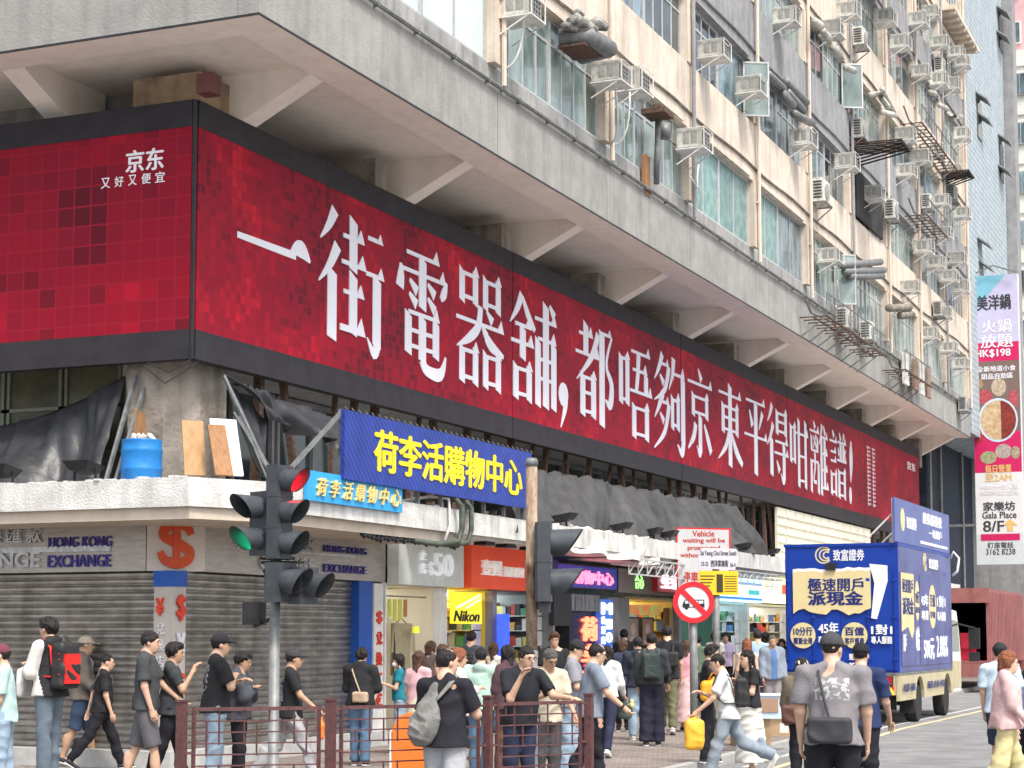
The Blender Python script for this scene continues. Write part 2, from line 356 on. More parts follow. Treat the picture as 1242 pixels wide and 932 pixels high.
# wall behind the billboard
b = B(); b.box(-30, -14.45, 21.5, YEND-.3, 3.0, 9.49); b.box(-30, -17.0, 21.0, YEND-.3, .12, 2.99); part('wall', b, M['concrete'], BW)
for k in range(10):                         # inset concrete panels and ledges seen over the billboard
    y = YK[k]
    b = B(); b.box(-14.449, -14.25, y+1.0, y+4.0, 7.9, 8.95); part('wall_panel', b, M['concrete'], BW)
    b = B(); b.box(-14.449, -14.1, y+.55, y+4.6, 9.0, 9.16); part('wall_ledge', b, M['dirtcon'], BW)
b = B(); x0 = onY(162,100,20.6)[0]; x1 = onY(243,100,20.6)[0]; b.box(x0, x1, 20.6, 21.45, 8.3, 9.36)
part('column_head', b, mat('brown stained plaster', (.42,.31,.20), (.28,.20,.13), .9, scale=4, bump=.4, streak=.3), BW, 'brown stained column head at the corner')
b = B(); x0 = onY(48,100,20.9)[0]; x1 = onY(125,100,20.9)[0]; x2 = onY(160,100,20.9)[0]
b.box(x0, x1-.02, 21.0, 21.49, 8.2, 9.02); part('wall_panel', b, M['concrete'], BW)
b = B(); b.box(x1, x2-.1, 21.1, 21.49, 8.2, 9.1); part('wall_panel', b, M['concrete'], BW)
b = B(); p0 = onX(259,102,-12.75); b.box(-12.95,-12.72,p0[1]-.1,p0[1]+.14,p0[2]-.13,p0[2]+.13); part('junction_box', b, mat('dark red metal box', (.16,.05,.045), (.09,.04,.035), .6, scale=8), BW)
# upper floors
SILL = [10.85, 13.80, 16.73, 19.57, 22.55, 25.5]; HEAD = [12.40, 15.25, 18.12, 21.15, 24.05, 27.1]
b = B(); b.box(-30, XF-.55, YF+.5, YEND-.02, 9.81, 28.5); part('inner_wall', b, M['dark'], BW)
b = B(); b.box(-30, XF-.301, YF+.03, YF+.5, 10.5, 28.5); part('side_wall', b, M['cream'], BW)
b = B(); b.box(XF-.5, XF-.1, YF+.46, YEND, 10.501, 10.85); part('window_apron', b, M['concrete'], BW)
for i in range(6):
    z0 = HEAD[i]; z1 = SILL[i+1] if i < 5 else 28.5; gm = M['greypanel'] if i in (1, 3) else M['cream']
    for k in range(-1, 10):
        y0 = YK[k] if k >= 0 else YF+.46; y1 = YK[k+1] if k < 9 else YEND
        b = B(); b.box(XF-.5, XF, y0+.006, y1-.006, z0, z1)
        b.box(XF+.001, XF+.045, y0+.5, y1-.5, z0+.02, z0+.07)
        part('spandrel', b, gm, BW)
    b = B(); zc = z0+.32
    b.tube([(XF+.03, y, zc+.03*math.sin(y*1.3)) for y in np.linspace(YF+.2, YEND, 60)], .028, 5); part('cable', b, M['greypanel'] if i % 2 else M['dirtcon'], BW)
for k in range(11):
    y = min(YK[k], YEND-.18)
    for i in range(6):
        b = B(); b.box(XF-.5, XF+.03, y-.16, y+.16, SILL[i]-.001, HEAD[i]+.001)
        part('post', b, M['cream'], BW)
    b = B(); b.tube([(XF+.09, y+.06, 10.5), (XF+.09, y+.06, 28.4)], .045, 7); b.box(XF, XF+.1, y-.0, y+.12, 11.9, 11.95)
    part('downpipe', b, M['cream'] if k % 3 else M['greypanel'], BW)
# windows: a few kinds, shared meshes
def make_window(kind, W, H, big):
    fr = B(); D = .05; ps = []
    n = {'four':4, 'two':2, 'one':1, 'three':3}[kind]; t = .045
    fr.box(-.04,.04,0,W,0,t); fr.box(-.04,.04,0,W,H-t,H); fr.box(-.04,.04,0,t*1.3,t,H-t); fr.box(-.04,.04,W-t*1.3,W,t,H-t)
    zt = H*.72; cw = W/n
    for i in range(1, n): fr.box(-.032,.032,i*cw-t/2,i*cw+t/2,t,H-t)
    if kind in ('four','three'):
        for i in range(n): fr.box(-.026,.026,i*cw+t/2,(i+1)*cw-t/2,zt-t/2,zt+t/2)
    for i in range(n):
        if kind in ('four','three'): ps += [(i*cw+t/2,(i+1)*cw-t/2,t,zt-t/2),(i*cw+t/2,(i+1)*cw-t/2,zt+t/2,H-t)]
        else: ps.append((i*cw+t/2,(i+1)*cw-t/2,t,H-t))
    return fr, ps
WM = {}; npane = 0
def window_at(y, z, W, H, kind, gm, split):
    global npane
    key = (kind, round(W,2), round(H,2))
    if key not in WM:
        fr, ps = make_window(kind, W, H, True); f = mesh_obj('window', fr, M['alu']); me = f.data; bpy.data.objects.remove(f)
        def pm(lst, nm):
            bb = B()
            for (a, c, e, g_) in lst: bb.box(-.008,.008,a,c,e,g_)
            q = mesh_obj(nm, bb, M['glass']); m2 = q.data; bpy.data.objects.remove(q); return m2
        WM[key] = (me, [pm([p], 'pane') for p in ps], pm(ps, 'panes'))
    me, pms, allm = WM[key]
    f = bpy.data.objects.new('window', me); COL.objects.link(f); f.parent = BW; f.location = Vector((XF-.16, y, z))-BW.location
    lst = pms if split else [allm]
    for pm_ in lst:
        q = bpy.data.objects.new('pane', pm_); COL.objects.link(q); q.parent = f
        q.material_slots[0].link = 'OBJECT'; q.material_slots[0].material = gm
        if split: npane += 1
    return f
rw = random.Random(11)
for i in range(6):
    H = HEAD[i]-SILL[i]
    for k in range(0, 10):
        y0 = YK[k]+.17; W = (5.03-.34)/2; 
        vis = onX(1, 1, XF)
        for s in range(2):
            kind = rw.choice(['four','four','three','two']); gm = rw.choice([M['glass'],M['glassb'],M['glass'],M['glassd']])
            if i == 0:
                gm = M['glass']; kind = 'four'
                if k == 0: kind = 'three' if s == 0 else 'two'; gm = mat('milky film glass', (.62,.70,.66), (.5,.6,.57), .3, scale=1)
                if k == 3: kind = 'two'; gm = M['glassf']
                if k == 4: kind = 'two'; gm = M['glassf'] if s == 0 else M['glassb']
            if i == 1 and k < 6: gm = M['glassb'] if (k+s) % 3 else M['glassd']
            near = (i == 0 and k < 5) or (i == 1 and 2 <= k < 6) or (i == 2 and 4 <= k < 7) or (i == 3 and k in (6,7))
            window_at(y0+s*W, SILL[i], W-.006, H, kind, gm, near)
print('panes', npane)
# open casements hung out from the wall
def casement(y, z, h, wd, ang, gm):
    b = B(); f = Fr((XF-.1, y, 0), R(90)-ang)
    for u0,u1,z0,z1 in ((0,wd,0,.04),(0,wd,h-.04,h),(0,.04,.04,h-.04),(wd-.04,wd,.04,h-.04)): fbox(b, f, u0,u1,z+z0,z+z1,-.02,.02)
    o = part('open_casement', b, M['alu'], BW); b = B(); fbox(b, f, .04, wd-.04, z+.04, z+h-.04, -.006, .006); part('pane', b, gm, o)
for (x, yp, h) in ((1029,105,1.3),(1021,390,1.4),(912,165,1.3)):
    p = onX(x, yp, XF+.1); zz = min([s_ for s_ in SILL], key=lambda s_: abs(s_+.7-p[2])); casement(p[1], zz+.05, h, .62, R(62), M['glass'])
b = B(); b.box(-28, XF+.6, 66.5, YEND+.5, 24.55, 24.72)
for i in range(8): b.box(XF+.0, XF+.58, 66.7+i*.7, 66.8+i*.7, 24.42, 24.549)
part('cornice_slab', b, M['cream'], BW)
# ---------------------------------------------------------------- shop canopy and lower storey
CAN = [(-30,19.2),(-12.5,19.2),(-11.97,20.2),(-11.95,25.95),(-14.4,25.95),(-14.4,23),(-30,23)]
b = B(); b.prism(CAN, lambda u, v, d: (u, v, d), 3.40, 3.76); part('shop_canopy', b, M['ledge'], BW)
CAN2 = [(-11.95,26.35),(-11.95,YEND),(-14.4,YEND),(-14.4,26.35)]
b = B(); b.prism(CAN2, lambda u, v, d: (u, v, d), 3.40, 3.75); part('shop_canopy', b, M['ledge'], BW)
b = B(); b.prism([(-30,19.26),(-12.52,19.26),(-12.05,20.2),(-12.03,25.9),(-14.3,25.9),(-14.3,22.9),(-30,22.9)], lambda u, v, d: (u, v, d), 3.25, 3.399)
part('canopy_soffit', b, mat('beige soffit board', (.56,.49,.40), (.48,.41,.33), .8, scale=3, streak=.1), BW)
b = B(); b.prism([(-12.1,26.4),(-12.1,YEND),(-14.3,YEND),(-14.3,26.4)], lambda u, v, d: (u, v, d), 3.36, 3.399); part('canopy_soffit', b, M['white'], BW)
# lumpy mortar crumbs along the canopy top and a frayed lower edge
rr = random.Random(3); b = B()
for i in range(150):
    if rr.random() < .45: x = rr.uniform(-17,-12.6); y = 19.2+rr.uniform(0,.25)
    else: x = -12.0-rr.uniform(0,.2); y = rr.uniform(20.3,46)
    s_ = rr.uniform(.02,.06); b.add([(x+s_*math.cos(a)*1.5,y+s_*math.sin(a),3.755+(s_*.6 if j else 0)) for j in (0,1) for a in [k*1.26+rr.random()*.5 for k in range(5)]], [(0,1,2,3,4),(9,8,7,6,5)]+[(k,(k+1)%5,5+(k+1)%5,5+k) for k in range(5)])
part('mortar_crumbs', b, M['ledge'], BW, kind='stuff')
# corner column seen between billboard and canopy
b = B(); cx, cy = -14.05, 21.0
b.prism([(cx-.55,cy-.25),(cx-.2,cy-.6),(cx+.35,cy-.6),(cx+.7,cy-.25),(cx+.7,cy+.4),(cx-.55,cy+.4)], lambda u, v, d: (u, v, d), 3.3, 8.19); part('corner_column', b, M['dirtcon'], BW)
# first floor windows behind tarpaulins
for i in range(7):
    x = -15.05-1.0*i; b = B()
    for u0,u1,z0,z1 in ((0,.95,4.35,4.4),(0,.95,5.0,5.05),(0,.95,5.62,5.68),(0,.05,4.4,5.62),(.9,.95,4.4,5.62)): b.box(x-u0, x-u1, 21.36, 21.44, z0, z1)
    o = part('window', b, mat('grey green window frame', (.22,.25,.2), None, .6), BW); b = B(); b.box(x-.05, x-.9, 21.39, 21.41, 4.4, 5.0); b.box(x-.05, x-.9, 21.39, 21.41, 5.05, 5.62)
    part('pane', b, mat('dusty olive glass', (.17,.16,.10), (.09,.09,.06), .3, scale=2, vary=.3), o)
for i in range(20):
    y = 22.0+2.4*i; b = B()
    for u0,u1,z0,z1 in ((0,2.3,3.8,3.88),(0,2.3,5.4,5.48),(0,.07,3.88,5.4),(1.1,1.17,3.88,5.4),(2.23,2.3,3.88,5.4)): b.box(-14.44,-14.3,y+u0,y+u1,z0,z1)
    o = part('window', b, M['greypanel'], BW); b = B(); b.box(-14.4,-14.37,y+.07,y+2.23,3.88,5.4); part('pane', b, M['glassd'], o)
# first floor posts/studs showing under the billboard
rr = random.Random(5)
for i in range(46):
    y = 22.2+i*1.03+rr.uniform(-.2,.2); b = B(); b.bar((-13.5+rr.uniform(-.2,.2), y, 3.77), (-13.45, y+rr.uniform(-.3,.3), 5.6), .06+rr.random()*.06); part('stud', b, M['rust'], BW)
# ---------------------------------------------------------------- stall fronts: fascia boards, piers, shutters
def corr(b, fr, u0, u1, z0, z1, pitch=.088, amp=.026):
    n = int((z1-z0)/pitch); vs = []; fs = []; m = 6
    prof = [(0,0),(.12,.7),(.3,1),(.6,1),(.8,.55),(.92,0)]
    rows = []
    for i in range(n):
        for t, a in prof: rows.append((z0+(i+t)*(z1-z0)/n, a*amp))
    rows.append((z1, 0))
    for z, d in rows: vs += [fr(u0, z, d), fr(u1, z, d)]
    fs = [(2*i, 2*i+1, 2*i+3, 2*i+2) for i in range(len(rows)-1)]
    b.add(vs, fs)
FL = FY(20.3); FR = FX(-13.3)
b = B(); corr(b, FY(20.46), -22, -13.63, .34, 2.67); part('roller_shutter', b, M['shutter'], BW, 'wide ribbed steel shutter on the left face')
b = B(); corr(b, FX(-13.46), 20.5, 25.2, .34, 2.67); part('roller_shutter', b, M['shutter'], BW, 'ribbed steel shutter right of the corner pillar')
b = B(); b.box(-22,-13.3,20.1,20.5,.12,.34); b.box(-13.64,-13.2,20.5,26.0,.12,.34); part('plinth', b, mat('pale stone plinth', (.5,.5,.48), (.38,.38,.37), .8, scale=6, bump=.2), BW)
b = B(); fbox(b, FL, -22, -13.86, 2.66, 3.38, -.12, .0); fbox(b, FR, 20.84, 26.08, 2.66, 3.36, -.12, 0); part('sign_board', b, M['silver'], BW, 'silver metal board carrying the exchange lettering')
FC = Fr((-13.84,20.3,0), R(45)); LC = math.hypot(.54,.54)
b = B(); fbox(b, FC, 0, LC, 2.66, 3.38, -.1, .01); part('sign_board', b, mat('pale champagne panel', (.66,.61,.55), (.6,.55,.49), .5, scale=3), BW, 'pale corner panel with the orange dollar sign')
b = B(); b.box(-22,-13.2,19.9,20.5,3.361,3.4); part('board_edge', b, mat('blue trim', (.05,.09,.2), None, .5), BW)
b = B(); b.box(-13.65,-13.36,20.2,20.5,.34,2.45); part('corner_pillar', b, mat('beige pillar cladding', (.5,.46,.41), (.44,.4,.36), .5, scale=3), BW)
b = B(); b.box(-13.66,-13.35,20.19,20.51,2.45,2.655); part('pillar_cap', b, mat('royal blue panel', (.02,.10,.42), (.02,.08,.36), .45, scale=3), BW)
b = B(); b.box(-13.5,-13.3,25.2,25.64,.34,2.655); part('blue_post', b, mat('royal blue panel', (.02,.10,.42)), BW)
b = B(); b.box(-13.5,-13.28,25.66,25.98,.34,2.63); part('white_post', b, M['white'], BW)
# partitions and rooms behind the open stalls
ROOMS = [(26.05,28.0,'clothes'),(28.3,30.2,'camera'),(30.4,33.1,'glass'),(33.2,36.2,'hall'),(37.5,40.9,'yellow'),(41.1,44.0,'green'),(44.15,46.7,'cyan'),(46.9,51.2,'print'),(51.4,56,'hall'),(56.2,61,'print'),(61.2,66,'green'),(66.2,71,'hall')]
# ---------------------------------------------------------------- billboard
XBB, YBB = -13.11, 20.18
BZ = (5.40, 5.79, 8.48, 8.84)     # bottom, print bottom, print top, top
BB = thing('billboard', 'huge crimson mosaic billboard with white slogan wrapping the corner below the overhang', 'billboard', (XBB, 45, 5.4))
SE = [20.23, 30.77, 40.75, 50.5, 60.4, 69.9]
FB = FX(XBB); FBL = FY(YBB)
for y0, y1 in zip(SE[:-1], SE[1:]):
    b = B(); fbox(b, FB, y0+.015, y1-.015, BZ[1], BZ[2], -.16, 0); part('print_panel', b, M['mosaic'], BB)
    b = B(); fbox(b, FB, y0+.015, y1-.015, BZ[0], BZ[1]-.002, -.16, .004); part('lower_border', b, M['billb'], BB)
    b = B(); fbox(b, FB, y0+.015, y1-.015, BZ[2]+.002, BZ[3], -.16, .004); part('upper_border', b, M['billb'], BB)
for x1, x0 in zip([-13.17,-17.9,-22.6], [-17.88,-22.58,-27]):
    b = B(); fbox(b, FBL, x0, x1, BZ[1], BZ[2], -.16, 0); part('print_panel', b, M['mosaic2'], BB)
    b = B(); fbox(b, FBL, x0, x1, BZ[0], BZ[1]-.002, -.16, .004); part('lower_border', b, M['billb'], BB)
    b = B(); fbox(b, FBL, x0, x1, BZ[2]+.002, BZ[3], -.16, .004); part('upper_border', b, M['billb'], BB)
b = B(); b.box(-14.3,XBB-.17,YBB+.17,69.8,BZ[0]+.1,BZ[3]-.1); part('backing_frame', b, M['greypanel'], BB)
b = B(); b.box(XBB-.05,XBB-.01,YBB+.002,YBB+.04,BZ[0],BZ[3]); part('corner_trim', b, M['black'], BB)
# calligraphic headline, cut stroke by stroke: thin bars with a triangular stop, heavy uprights, tapering sweeps
def stroke_polys(dsl):
    out = []
    for t in [q.split() for q in dsl.split(';') if q.strip()]:
        k = t[0]; a = [float(v) for v in t[1:]]
        if k == 'H':
            x0, x1, y = a[:3]; th = a[3] if len(a) > 3 else 3.4; s = min(11, (x1-x0)*.34) if len(a) < 5 else a[4]
            out.append([(x0,y+th*.7),(x0,y-th*.3),(x1-s,y-th*.3),(x1-s,y+th*.7)])
            out.append([(x1-s*1.15,y-th*.3),(x1+2,y-th*.3),(x1-s*.35,y+s*.95)])
        elif k == 'h':
            x0, x1, y = a; out.append([(x0,y-1.7),(x1,y-1.7),(x1,y+1.7),(x0,y+1.7)])
        elif k == 'V':
            x, y0, y1, w_ = a; w_ *= 1.28; out.append([(x-w_/2,y0+1.5),(x+w_/2,y0-1.5),(x+w_/2,y1-3.5),(x-w_/2,y1+2)])
        elif k == 'P':
            pts = [(a[i],a[i+1],a[i+2]) for i in range(0,len(a),3)]; sm = []
            for i in range(len(pts)-1):
                p0 = pts[max(i-1,0)]; p1 = pts[i]; p2 = pts[i+1]; p3 = pts[min(i+2,len(pts)-1)]
                for j in range(5):
                    s_ = j/5; sm.append(tuple(.5*((2*p1[c])+(-p0[c]+p2[c])*s_+(2*p0[c]-5*p1[c]+4*p2[c]-p3[c])*s_*s_+(-p0[c]+3*p1[c]-3*p2[c]+p3[c])*s_**3) for c in range(3)))
            sm.append(pts[-1]); Lf = []; Rt = []
            for i, p in enumerate(sm):
                q0 = sm[max(i-1,0)]; q1 = sm[min(i+1,len(sm)-1)]; dx, dy = q1[0]-q0[0], q1[1]-q0[1]; n_ = math.hypot(dx,dy) or 1; wd = max(.8, p[2]*1.2)/2
                Lf.append((p[0]-dy/n_*wd,p[1]+dx/n_*wd)); Rt.append((p[0]+dy/n_*wd,p[1]-dx/n_*wd))
            for i in range(len(sm)-1): out.append([Lf[i],Rt[i],Rt[i+1],Lf[i+1]])
        elif k == 'X':                         # box: left, right uprights, head bar with stop, foot bar
            x0,x1,y0,y1,w_ = a
            out += stroke_polys(f'V {x0} {y0-3} {y1} {w_};V {x1} {y0-3} {y1-1} {w_};h {x0} {x1} {y1-3.5};h {x0} {x1} {y0+2}')
            out.append([(x1-w_*.8,y1-3),(x1+w_*.9,y1-3),(x1+w_*.1,y1+6)])
        elif k == 'O':
            x,y,r_ = a; out.append([(x+r_*math.cos(t_*.5236),y+r_*.75*math.sin(t_*.5236)) for t_ in range(12)])
    return out
CHI = 'P 24 99 9 15 86 6 3 74 1;P 28 73 9 16 56 6 1 42 1;V 20 2 54 10'
GL = [
 ((21.14,23.28,6.30,8.15), 'P 4 50 4 60 50 5 78 50 5;P 72 52 3 84 57 12 97 49 2'),
 ((23.46,25.60,6.13,8.19), CHI+';V 51 58 98 9;H 36 66 82;H 34 69 62;V 51 10 56 9;H 37 66 40;H 32 69 12 5 13;H 74 96 88;H 71 98 60;V 88 6 60 10;P 89 8 9 84 0 7 73 11 1'),
 ((25.93,28.00,6.08,8.10), 'H 22 80 95;P 12 84 3 12 74 9 10 64 11;H 14 92 80;P 95 82 3 90 72 8 84 66 4;V 50 52 95 10;P 27 73 3 40 65 8;P 27 62 3 40 54 8;P 60 75 3 73 67 8;P 60 63 3 73 54 8;V 25 12 46 9;V 75 14 46 9;H 25 80 46;h 25 75 32;h 25 75 19;V 50 8 46 10;P 50 10 9 58 2 8 84 2 9 94 18 2'),
 ((28.23,30.39,6.10,8.20), 'X 14 40 72 97 8;X 60 86 72 97 8;H 3 96 54;P 50 70 7 45 52 8 28 40 7 4 30 1;P 52 54 3 70 40 9 97 33 3;P 62 68 2 74 60 8;X 14 40 4 32 8;X 60 86 4 32 8'),
 ((30.58,32.94,6.05,8.15), 'P 26 99 8 16 84 6 2 70 1;P 27 97 3 38 82 7 52 70 4;H 12 44 70;V 27 40 70 9;H 4 48 54;X 13 40 6 34 8;H 53 98 82;V 76 2 99 10;V 59 2 64 9;V 93 2 64 9;H 59 97 64;h 59 93 46;h 59 93 28;P 84 99 3 94 90 8'),
 ((33.02,33.60,5.98,6.72), 'O 45 70 44;P 62 70 40 60 35 26 20 -20 3'),
 ((33.91,36.26,6.12,8.14), 'H 10 42 86;H 2 58 66;V 26 66 99 9;P 56 92 8 40 66 7 4 38 1;X 18 44 6 46 9;h 18 44 27;V 65 -3 96 10;H 65 88 94;P 90 94 3 76 64 4 90 44 8 86 22 9 74 26 2'),
 ((36.46,38.62,6.05,8.05), 'X 7 26 36 86 9;H 38 94 94;P 60 94 9 57 70 8 52 50 7;H 42 84 74;V 82 50 74 9;H 33 99 50;X 45 84 2 36 9'),
 ((38.73,41.07,5.98,8.19), 'P 28 99 8 18 84 6 4 70 1;H 24 46 88;P 48 88 8 34 62 6 3 48 1;P 20 76 3 31 68 7;P 28 58 8 18 44 6 4 30 1;H 22 46 48;P 48 48 8 34 18 6 2 -2 1;P 20 36 3 31 28 7;P 62 99 9 58 80 6 48 64 1;H 60 96 82;V 92 12 82 10;P 93 14 9 88 0 8 74 8 2;X 58 76 26 58 7'),
 ((41.19,43.25,6.12,8.16), 'P 44 101 3 56 88 9;H 4 96 82;X 24 76 46 70 9;V 50 2 46 10;P 50 4 9 46 -2 6 36 8 1;P 32 34 9 24 18 8 4 2 2;P 66 36 3 78 22 9 92 4 9'),
 ((43.66,45.86,6.10,8.13), 'H 6 94 86;V 50 -4 100 11;X 22 78 40 74 9;h 22 78 57;P 46 40 7 32 20 7 2 2 1;P 54 40 3 72 18 10 98 2 6'),
 ((46.01,48.26,6.08,8.10), 'H 10 90 92;P 24 80 3 36 60 10;P 80 82 9 64 58 2;H 2 98 46;V 50 -4 92 11'),
 ((48.25,50.53,6.08,8.12), CHI+';X 46 86 64 94 9;h 46 86 79;H 38 94 50;H 33 98 34;V 78 2 50 10;P 79 4 9 74 -3 7 62 8 1;P 44 24 3 56 10 9'),
 ((50.69,52.79,6.06,8.05), 'X 6 26 34 86 9;H 33 99 76;V 48 -2 98 9;V 85 -2 98 9;h 48 85 44;h 48 85 8'),
 ((52.97,55.24,6.02,8.12), 'P 22 101 3 30 92 8;H 2 50 86;V 10 58 80 6;V 42 58 80 6;h 10 42 59;P 34 82 4 18 62 2;P 18 80 2 36 64 5;V 27 36 58 6;V 8 -2 44 7;V 46 -2 44 7;h 8 46 43;P 28 36 5 20 16 4 36 14 5;P 68 101 7 60 82 5 50 70 1;V 63 -2 84 8;P 76 100 3 84 88 7;H 62 97 82;H 63 95 58;H 63 95 34;H 62 99 8;V 80 8 82 8'),
 ((55.45,57.68,6.02,8.10), 'P 18 101 3 28 92 8;H 2 44 84;H 8 38 68;H 8 38 54;X 11 37 6 38 8;P 60 101 3 67 90 7;P 88 101 7 80 90 2;H 50 98 86;V 66 58 86 8;V 82 58 86 8;P 52 78 3 58 66 7;P 96 78 7 90 66 2;H 46 100 58;X 56 90 4 44 9;h 56 90 25'),
 ((57.95,58.80,6.12,8.0), 'P 56 101 12 52 70 44 40 30 8;O 34 6 20'),
]
for gi, ((y0, y1, z0, z1), dsl) in enumerate(GL):
    b = B()
    for i, poly in enumerate(stroke_polys(dsl)):
        d1 = .008+.0004*(i % 30); b.prism([(y0+(y1-y0)*u/100, z0+(z1-z0)*(v+2)/102) for u, v in poly], lambda u, v, d: FB(u, v, d), .001, d1)
    part('character', b, mat('white billboard lettering', (.76,.75,.80), (.70,.69,.74), .5, scale=1), BB)
b = B()
r_ = lambda x0,y0,x1,y1: (onY(x0,y0,YBB)[0], onY(x1,y1,YBB)[0], onY(x1,y1,YBB)[2], onY(x0,y0,YBB)[2])
u0,u1,z0,z1 = r_(153,184,199,205); text_into(b, '京东', FBL, u0,u1,z0,z1, .001,.008,.03)
xs = [(123,134),(139.5,150),(156,166),(172,183),(188.5,200)]
for ch, (a, c) in zip('又好又便宜', xs): u0,u1,_,_ = r_(a,215,c,225); _,_,z0,z1 = r_(156,213,166,224.5); text_into(b, ch, FBL, u0,u1,z0,z1,.001,.008,.012)
part('brand_lettering', b, M['print'], BB)
b = B(); rr = random.Random(8)
for (ya, yb) in ((60.75,61.35),(61.55,62.1)):      # two columns of tiny small print
    z = 8.1
    while z > 6.2:
        for q in range(3): u = ya+(yb-ya)*rr.random()*.3; b.prism([(u,z-.02*q-.0),(yb-(yb-ya)*rr.random()*.3,z-.02*q),(yb,z-.012-.02*q),(u,z-.012-.02*q)], lambda a,c,d: FB(a,c,d), .001,.006)
        b.prism([(ya+.15,z),(ya+.22,z),(ya+.22,z-.1),(ya+.15,z-.1)], lambda a,c,d: FB(a,c,d), .001,.007); z -= .135
u0,u1,z0,z1 = UX(XBB, 1103,570,1111,562); text_into(b, '京东', FB, 67.6, 69.2, 7.9, 8.2, .001,.007,.03)
part('small_print', b, M['print'], BB, kind='stuff')
# ---------------------------------------------------------------- exchange shop lettering (stands on the boards)
def sign_letters(items, m, label, cat='lettering', name='sign_lettering', group=None):
    b = B()
    for it in items: text_into(b, *it[:6], it[6] if len(it) > 6 else .0, it[7] if len(it) > 7 else .03, it[8] if len(it) > 8 else .012, it[9] if len(it) > 9 else 0)
    return part(name, b, m, BW, label)
navy = mat('purple blue letter face', (.07,.05,.32), (.05,.04,.24), .35, scale=8)
chrome = mat('polished letter steel', (.62,.61,.62), (.4,.4,.42), .22, .8, scale=10)
def LX(x, y): p = onY(x, y, 20.28); return p[0], p[2]
def rectL(x0,y0,x1,y1): a = LX(x0,y0); c = LX(x1,y1); return a[0], c[0], c[1], a[1]
sign_letters([('HONG KONG', FL, *rectL(59,652,135,663), .001,.03,.012), ('EXCHANGE', FL, *rectL(58,674,134,687), .001,.03,.02)], navy, 'purple blue exchange lettering left of the dollar sign')
sign_letters([('款', FL, *rectL(33,638,51,658),.001,.04,.02),('匯', FL, *rectL(9,639,28,658),.001,.04,.02),('換', FL, *rectL(-15,639,3,658),.001,.04,.02),('CHANGE', FL, *rectL(-52,672,49,688),.001,.04,.03),('IN', FL, *rectL(-72,672,-56,688),.001,.04,.03)], chrome, 'steel exchange lettering at the far left')
b = B(); fbox(b, FL, *[rectL(-60,664.5,134,668.5)[i] for i in (0,1)], *rectL(0,664.5,134,668.5)[2:], .001,.03); part('divider_bar', b, chrome, BW); b = B(); fbox(b, FR, 21.6, 25.0, 3.0, 3.03, .001, .03); part('divider_bar', b, chrome, BW)
b = B()
for i, poly in enumerate(stroke_polys('P 84 68 13 76 82 15 50 89 16 24 80 17 19 66 17 40 55 17 62 46 17 81 34 17 76 18 17 50 10 16 22 18 15 12 34 12;P 50 1 14 50 50 14 50 99 14')):
    b.prism([(.1+(LC-.2)*u/100, 2.69+.66*v/100) for u, v in poly], lambda u, v, d: FC(u, v, d), .012, .03+.0004*i)
part('dollar_sign', b, mat('orange red sign paint', (.70,.10,.03), (.62,.08,.025), .5, scale=8), BW, 'big orange dollar sign on the corner panel')
def rectR(x0,y0,x1,y1,X=-13.28): a = onX(x0,y0,X); c = onX(x1,y1,X); return a[1], c[1], c[2]+(a[2]-c[2])*0, a[2]
sign_letters([('HONG KONG', FR, 24.05,25.4,3.06,3.16), ('EXCHANGE', FR, 24.05,25.4,2.76,2.88)], navy, 'purple blue exchange lettering on the street face')
sign_letters([('兌換匯款', FR, 21.5,23.75,3.06,3.27), ('CHANGE', FR, 22.2,23.75,2.74,2.93)], chrome, 'steel exchange lettering on the street face')
pl = Fr((0,20.2,0),0); pr = FX(-13.35); redp = mat('red enamel letter', (.72,.06,.03), None, .4)
sign_letters([('¥', pl, -13.61,-13.49,2.08,2.3,.001,.03,.03), ('$', pr, 20.26,20.45,2.02,2.34,.001,.03,.04), ('€', pr, 20.26,20.45,1.05,1.33,.001,.03,.04)], redp, 'red currency symbols on the corner pillar')
sign_letters([('兌', pl, -13.60,-13.48,1.83,1.98,.001,.02,.02), ('換', pl, -13.60,-13.48,1.62,1.77,.001,.02,.02), ('店', pl, -13.60,-13.48,1.41,1.56,.001,.02,.02), ('¥', pr, 20.26,20.45,1.55,1.85,.001,.03,.02)], mat('white letter paint', (.75,.76,.8), None, .4), 'white characters on the corner pillar')
pw = FX(-13.275)
sign_letters([(c_, pw, 25.72,25.92,2.0-.32*i,2.2-.32*i,.001,.02,.03) for i, c_ in enumerate('$兌換£€')], redp, 'small red characters on the white post')
# ---------------------------------------------------------------- hung signs
def board(name, label, fr, u0,u1,z0,z1, m, th=.12, edge=None, cat='sign', d=0.):
    t = thing(name, label, cat, fr((u0+u1)/2, z0, d))
    b = B(); fbox(b, fr, u0,u1,z0,z1,d-th,d); part('panel', b, m, t)
    if edge is not None:
        b = B(); e = .03
        fbox(b, fr, u0-.001,u1+.001,z0-e,z0,d-th-.01,d+.015); fbox(b, fr, u0-.001,u1+.001,z1,z1+e,d-th-.01,d+.015); fbox(b, fr, u0-e,u0-.001,z0-e,z1+e,d-th-.01,d+.015); fbox(b, fr, u1+.001,u1+e,z0-e,z1+e,d-th-.01,d+.015)
        part('frame', b, edge, t)
    return t
def letters(t, items, m, name='lettering', label=None):
    b = B()
    for it in items: text_into(b, *it)
    return part(name, b, m, t, label)
fb = FX(-11.85)
bm_ = mat('royal blue woven banner', (.022,.05,.30), (.015,.035,.22), .45, scale=3); n, l, bs = nodes_of(bm_)
wv = n.new('ShaderNodeTexWave'); wv.wave_type = 'BANDS'; wv.bands_direction = 'DIAGONAL'; wv.inputs['Scale'].default_value = 5; wv.inputs['Distortion'].default_value = .4
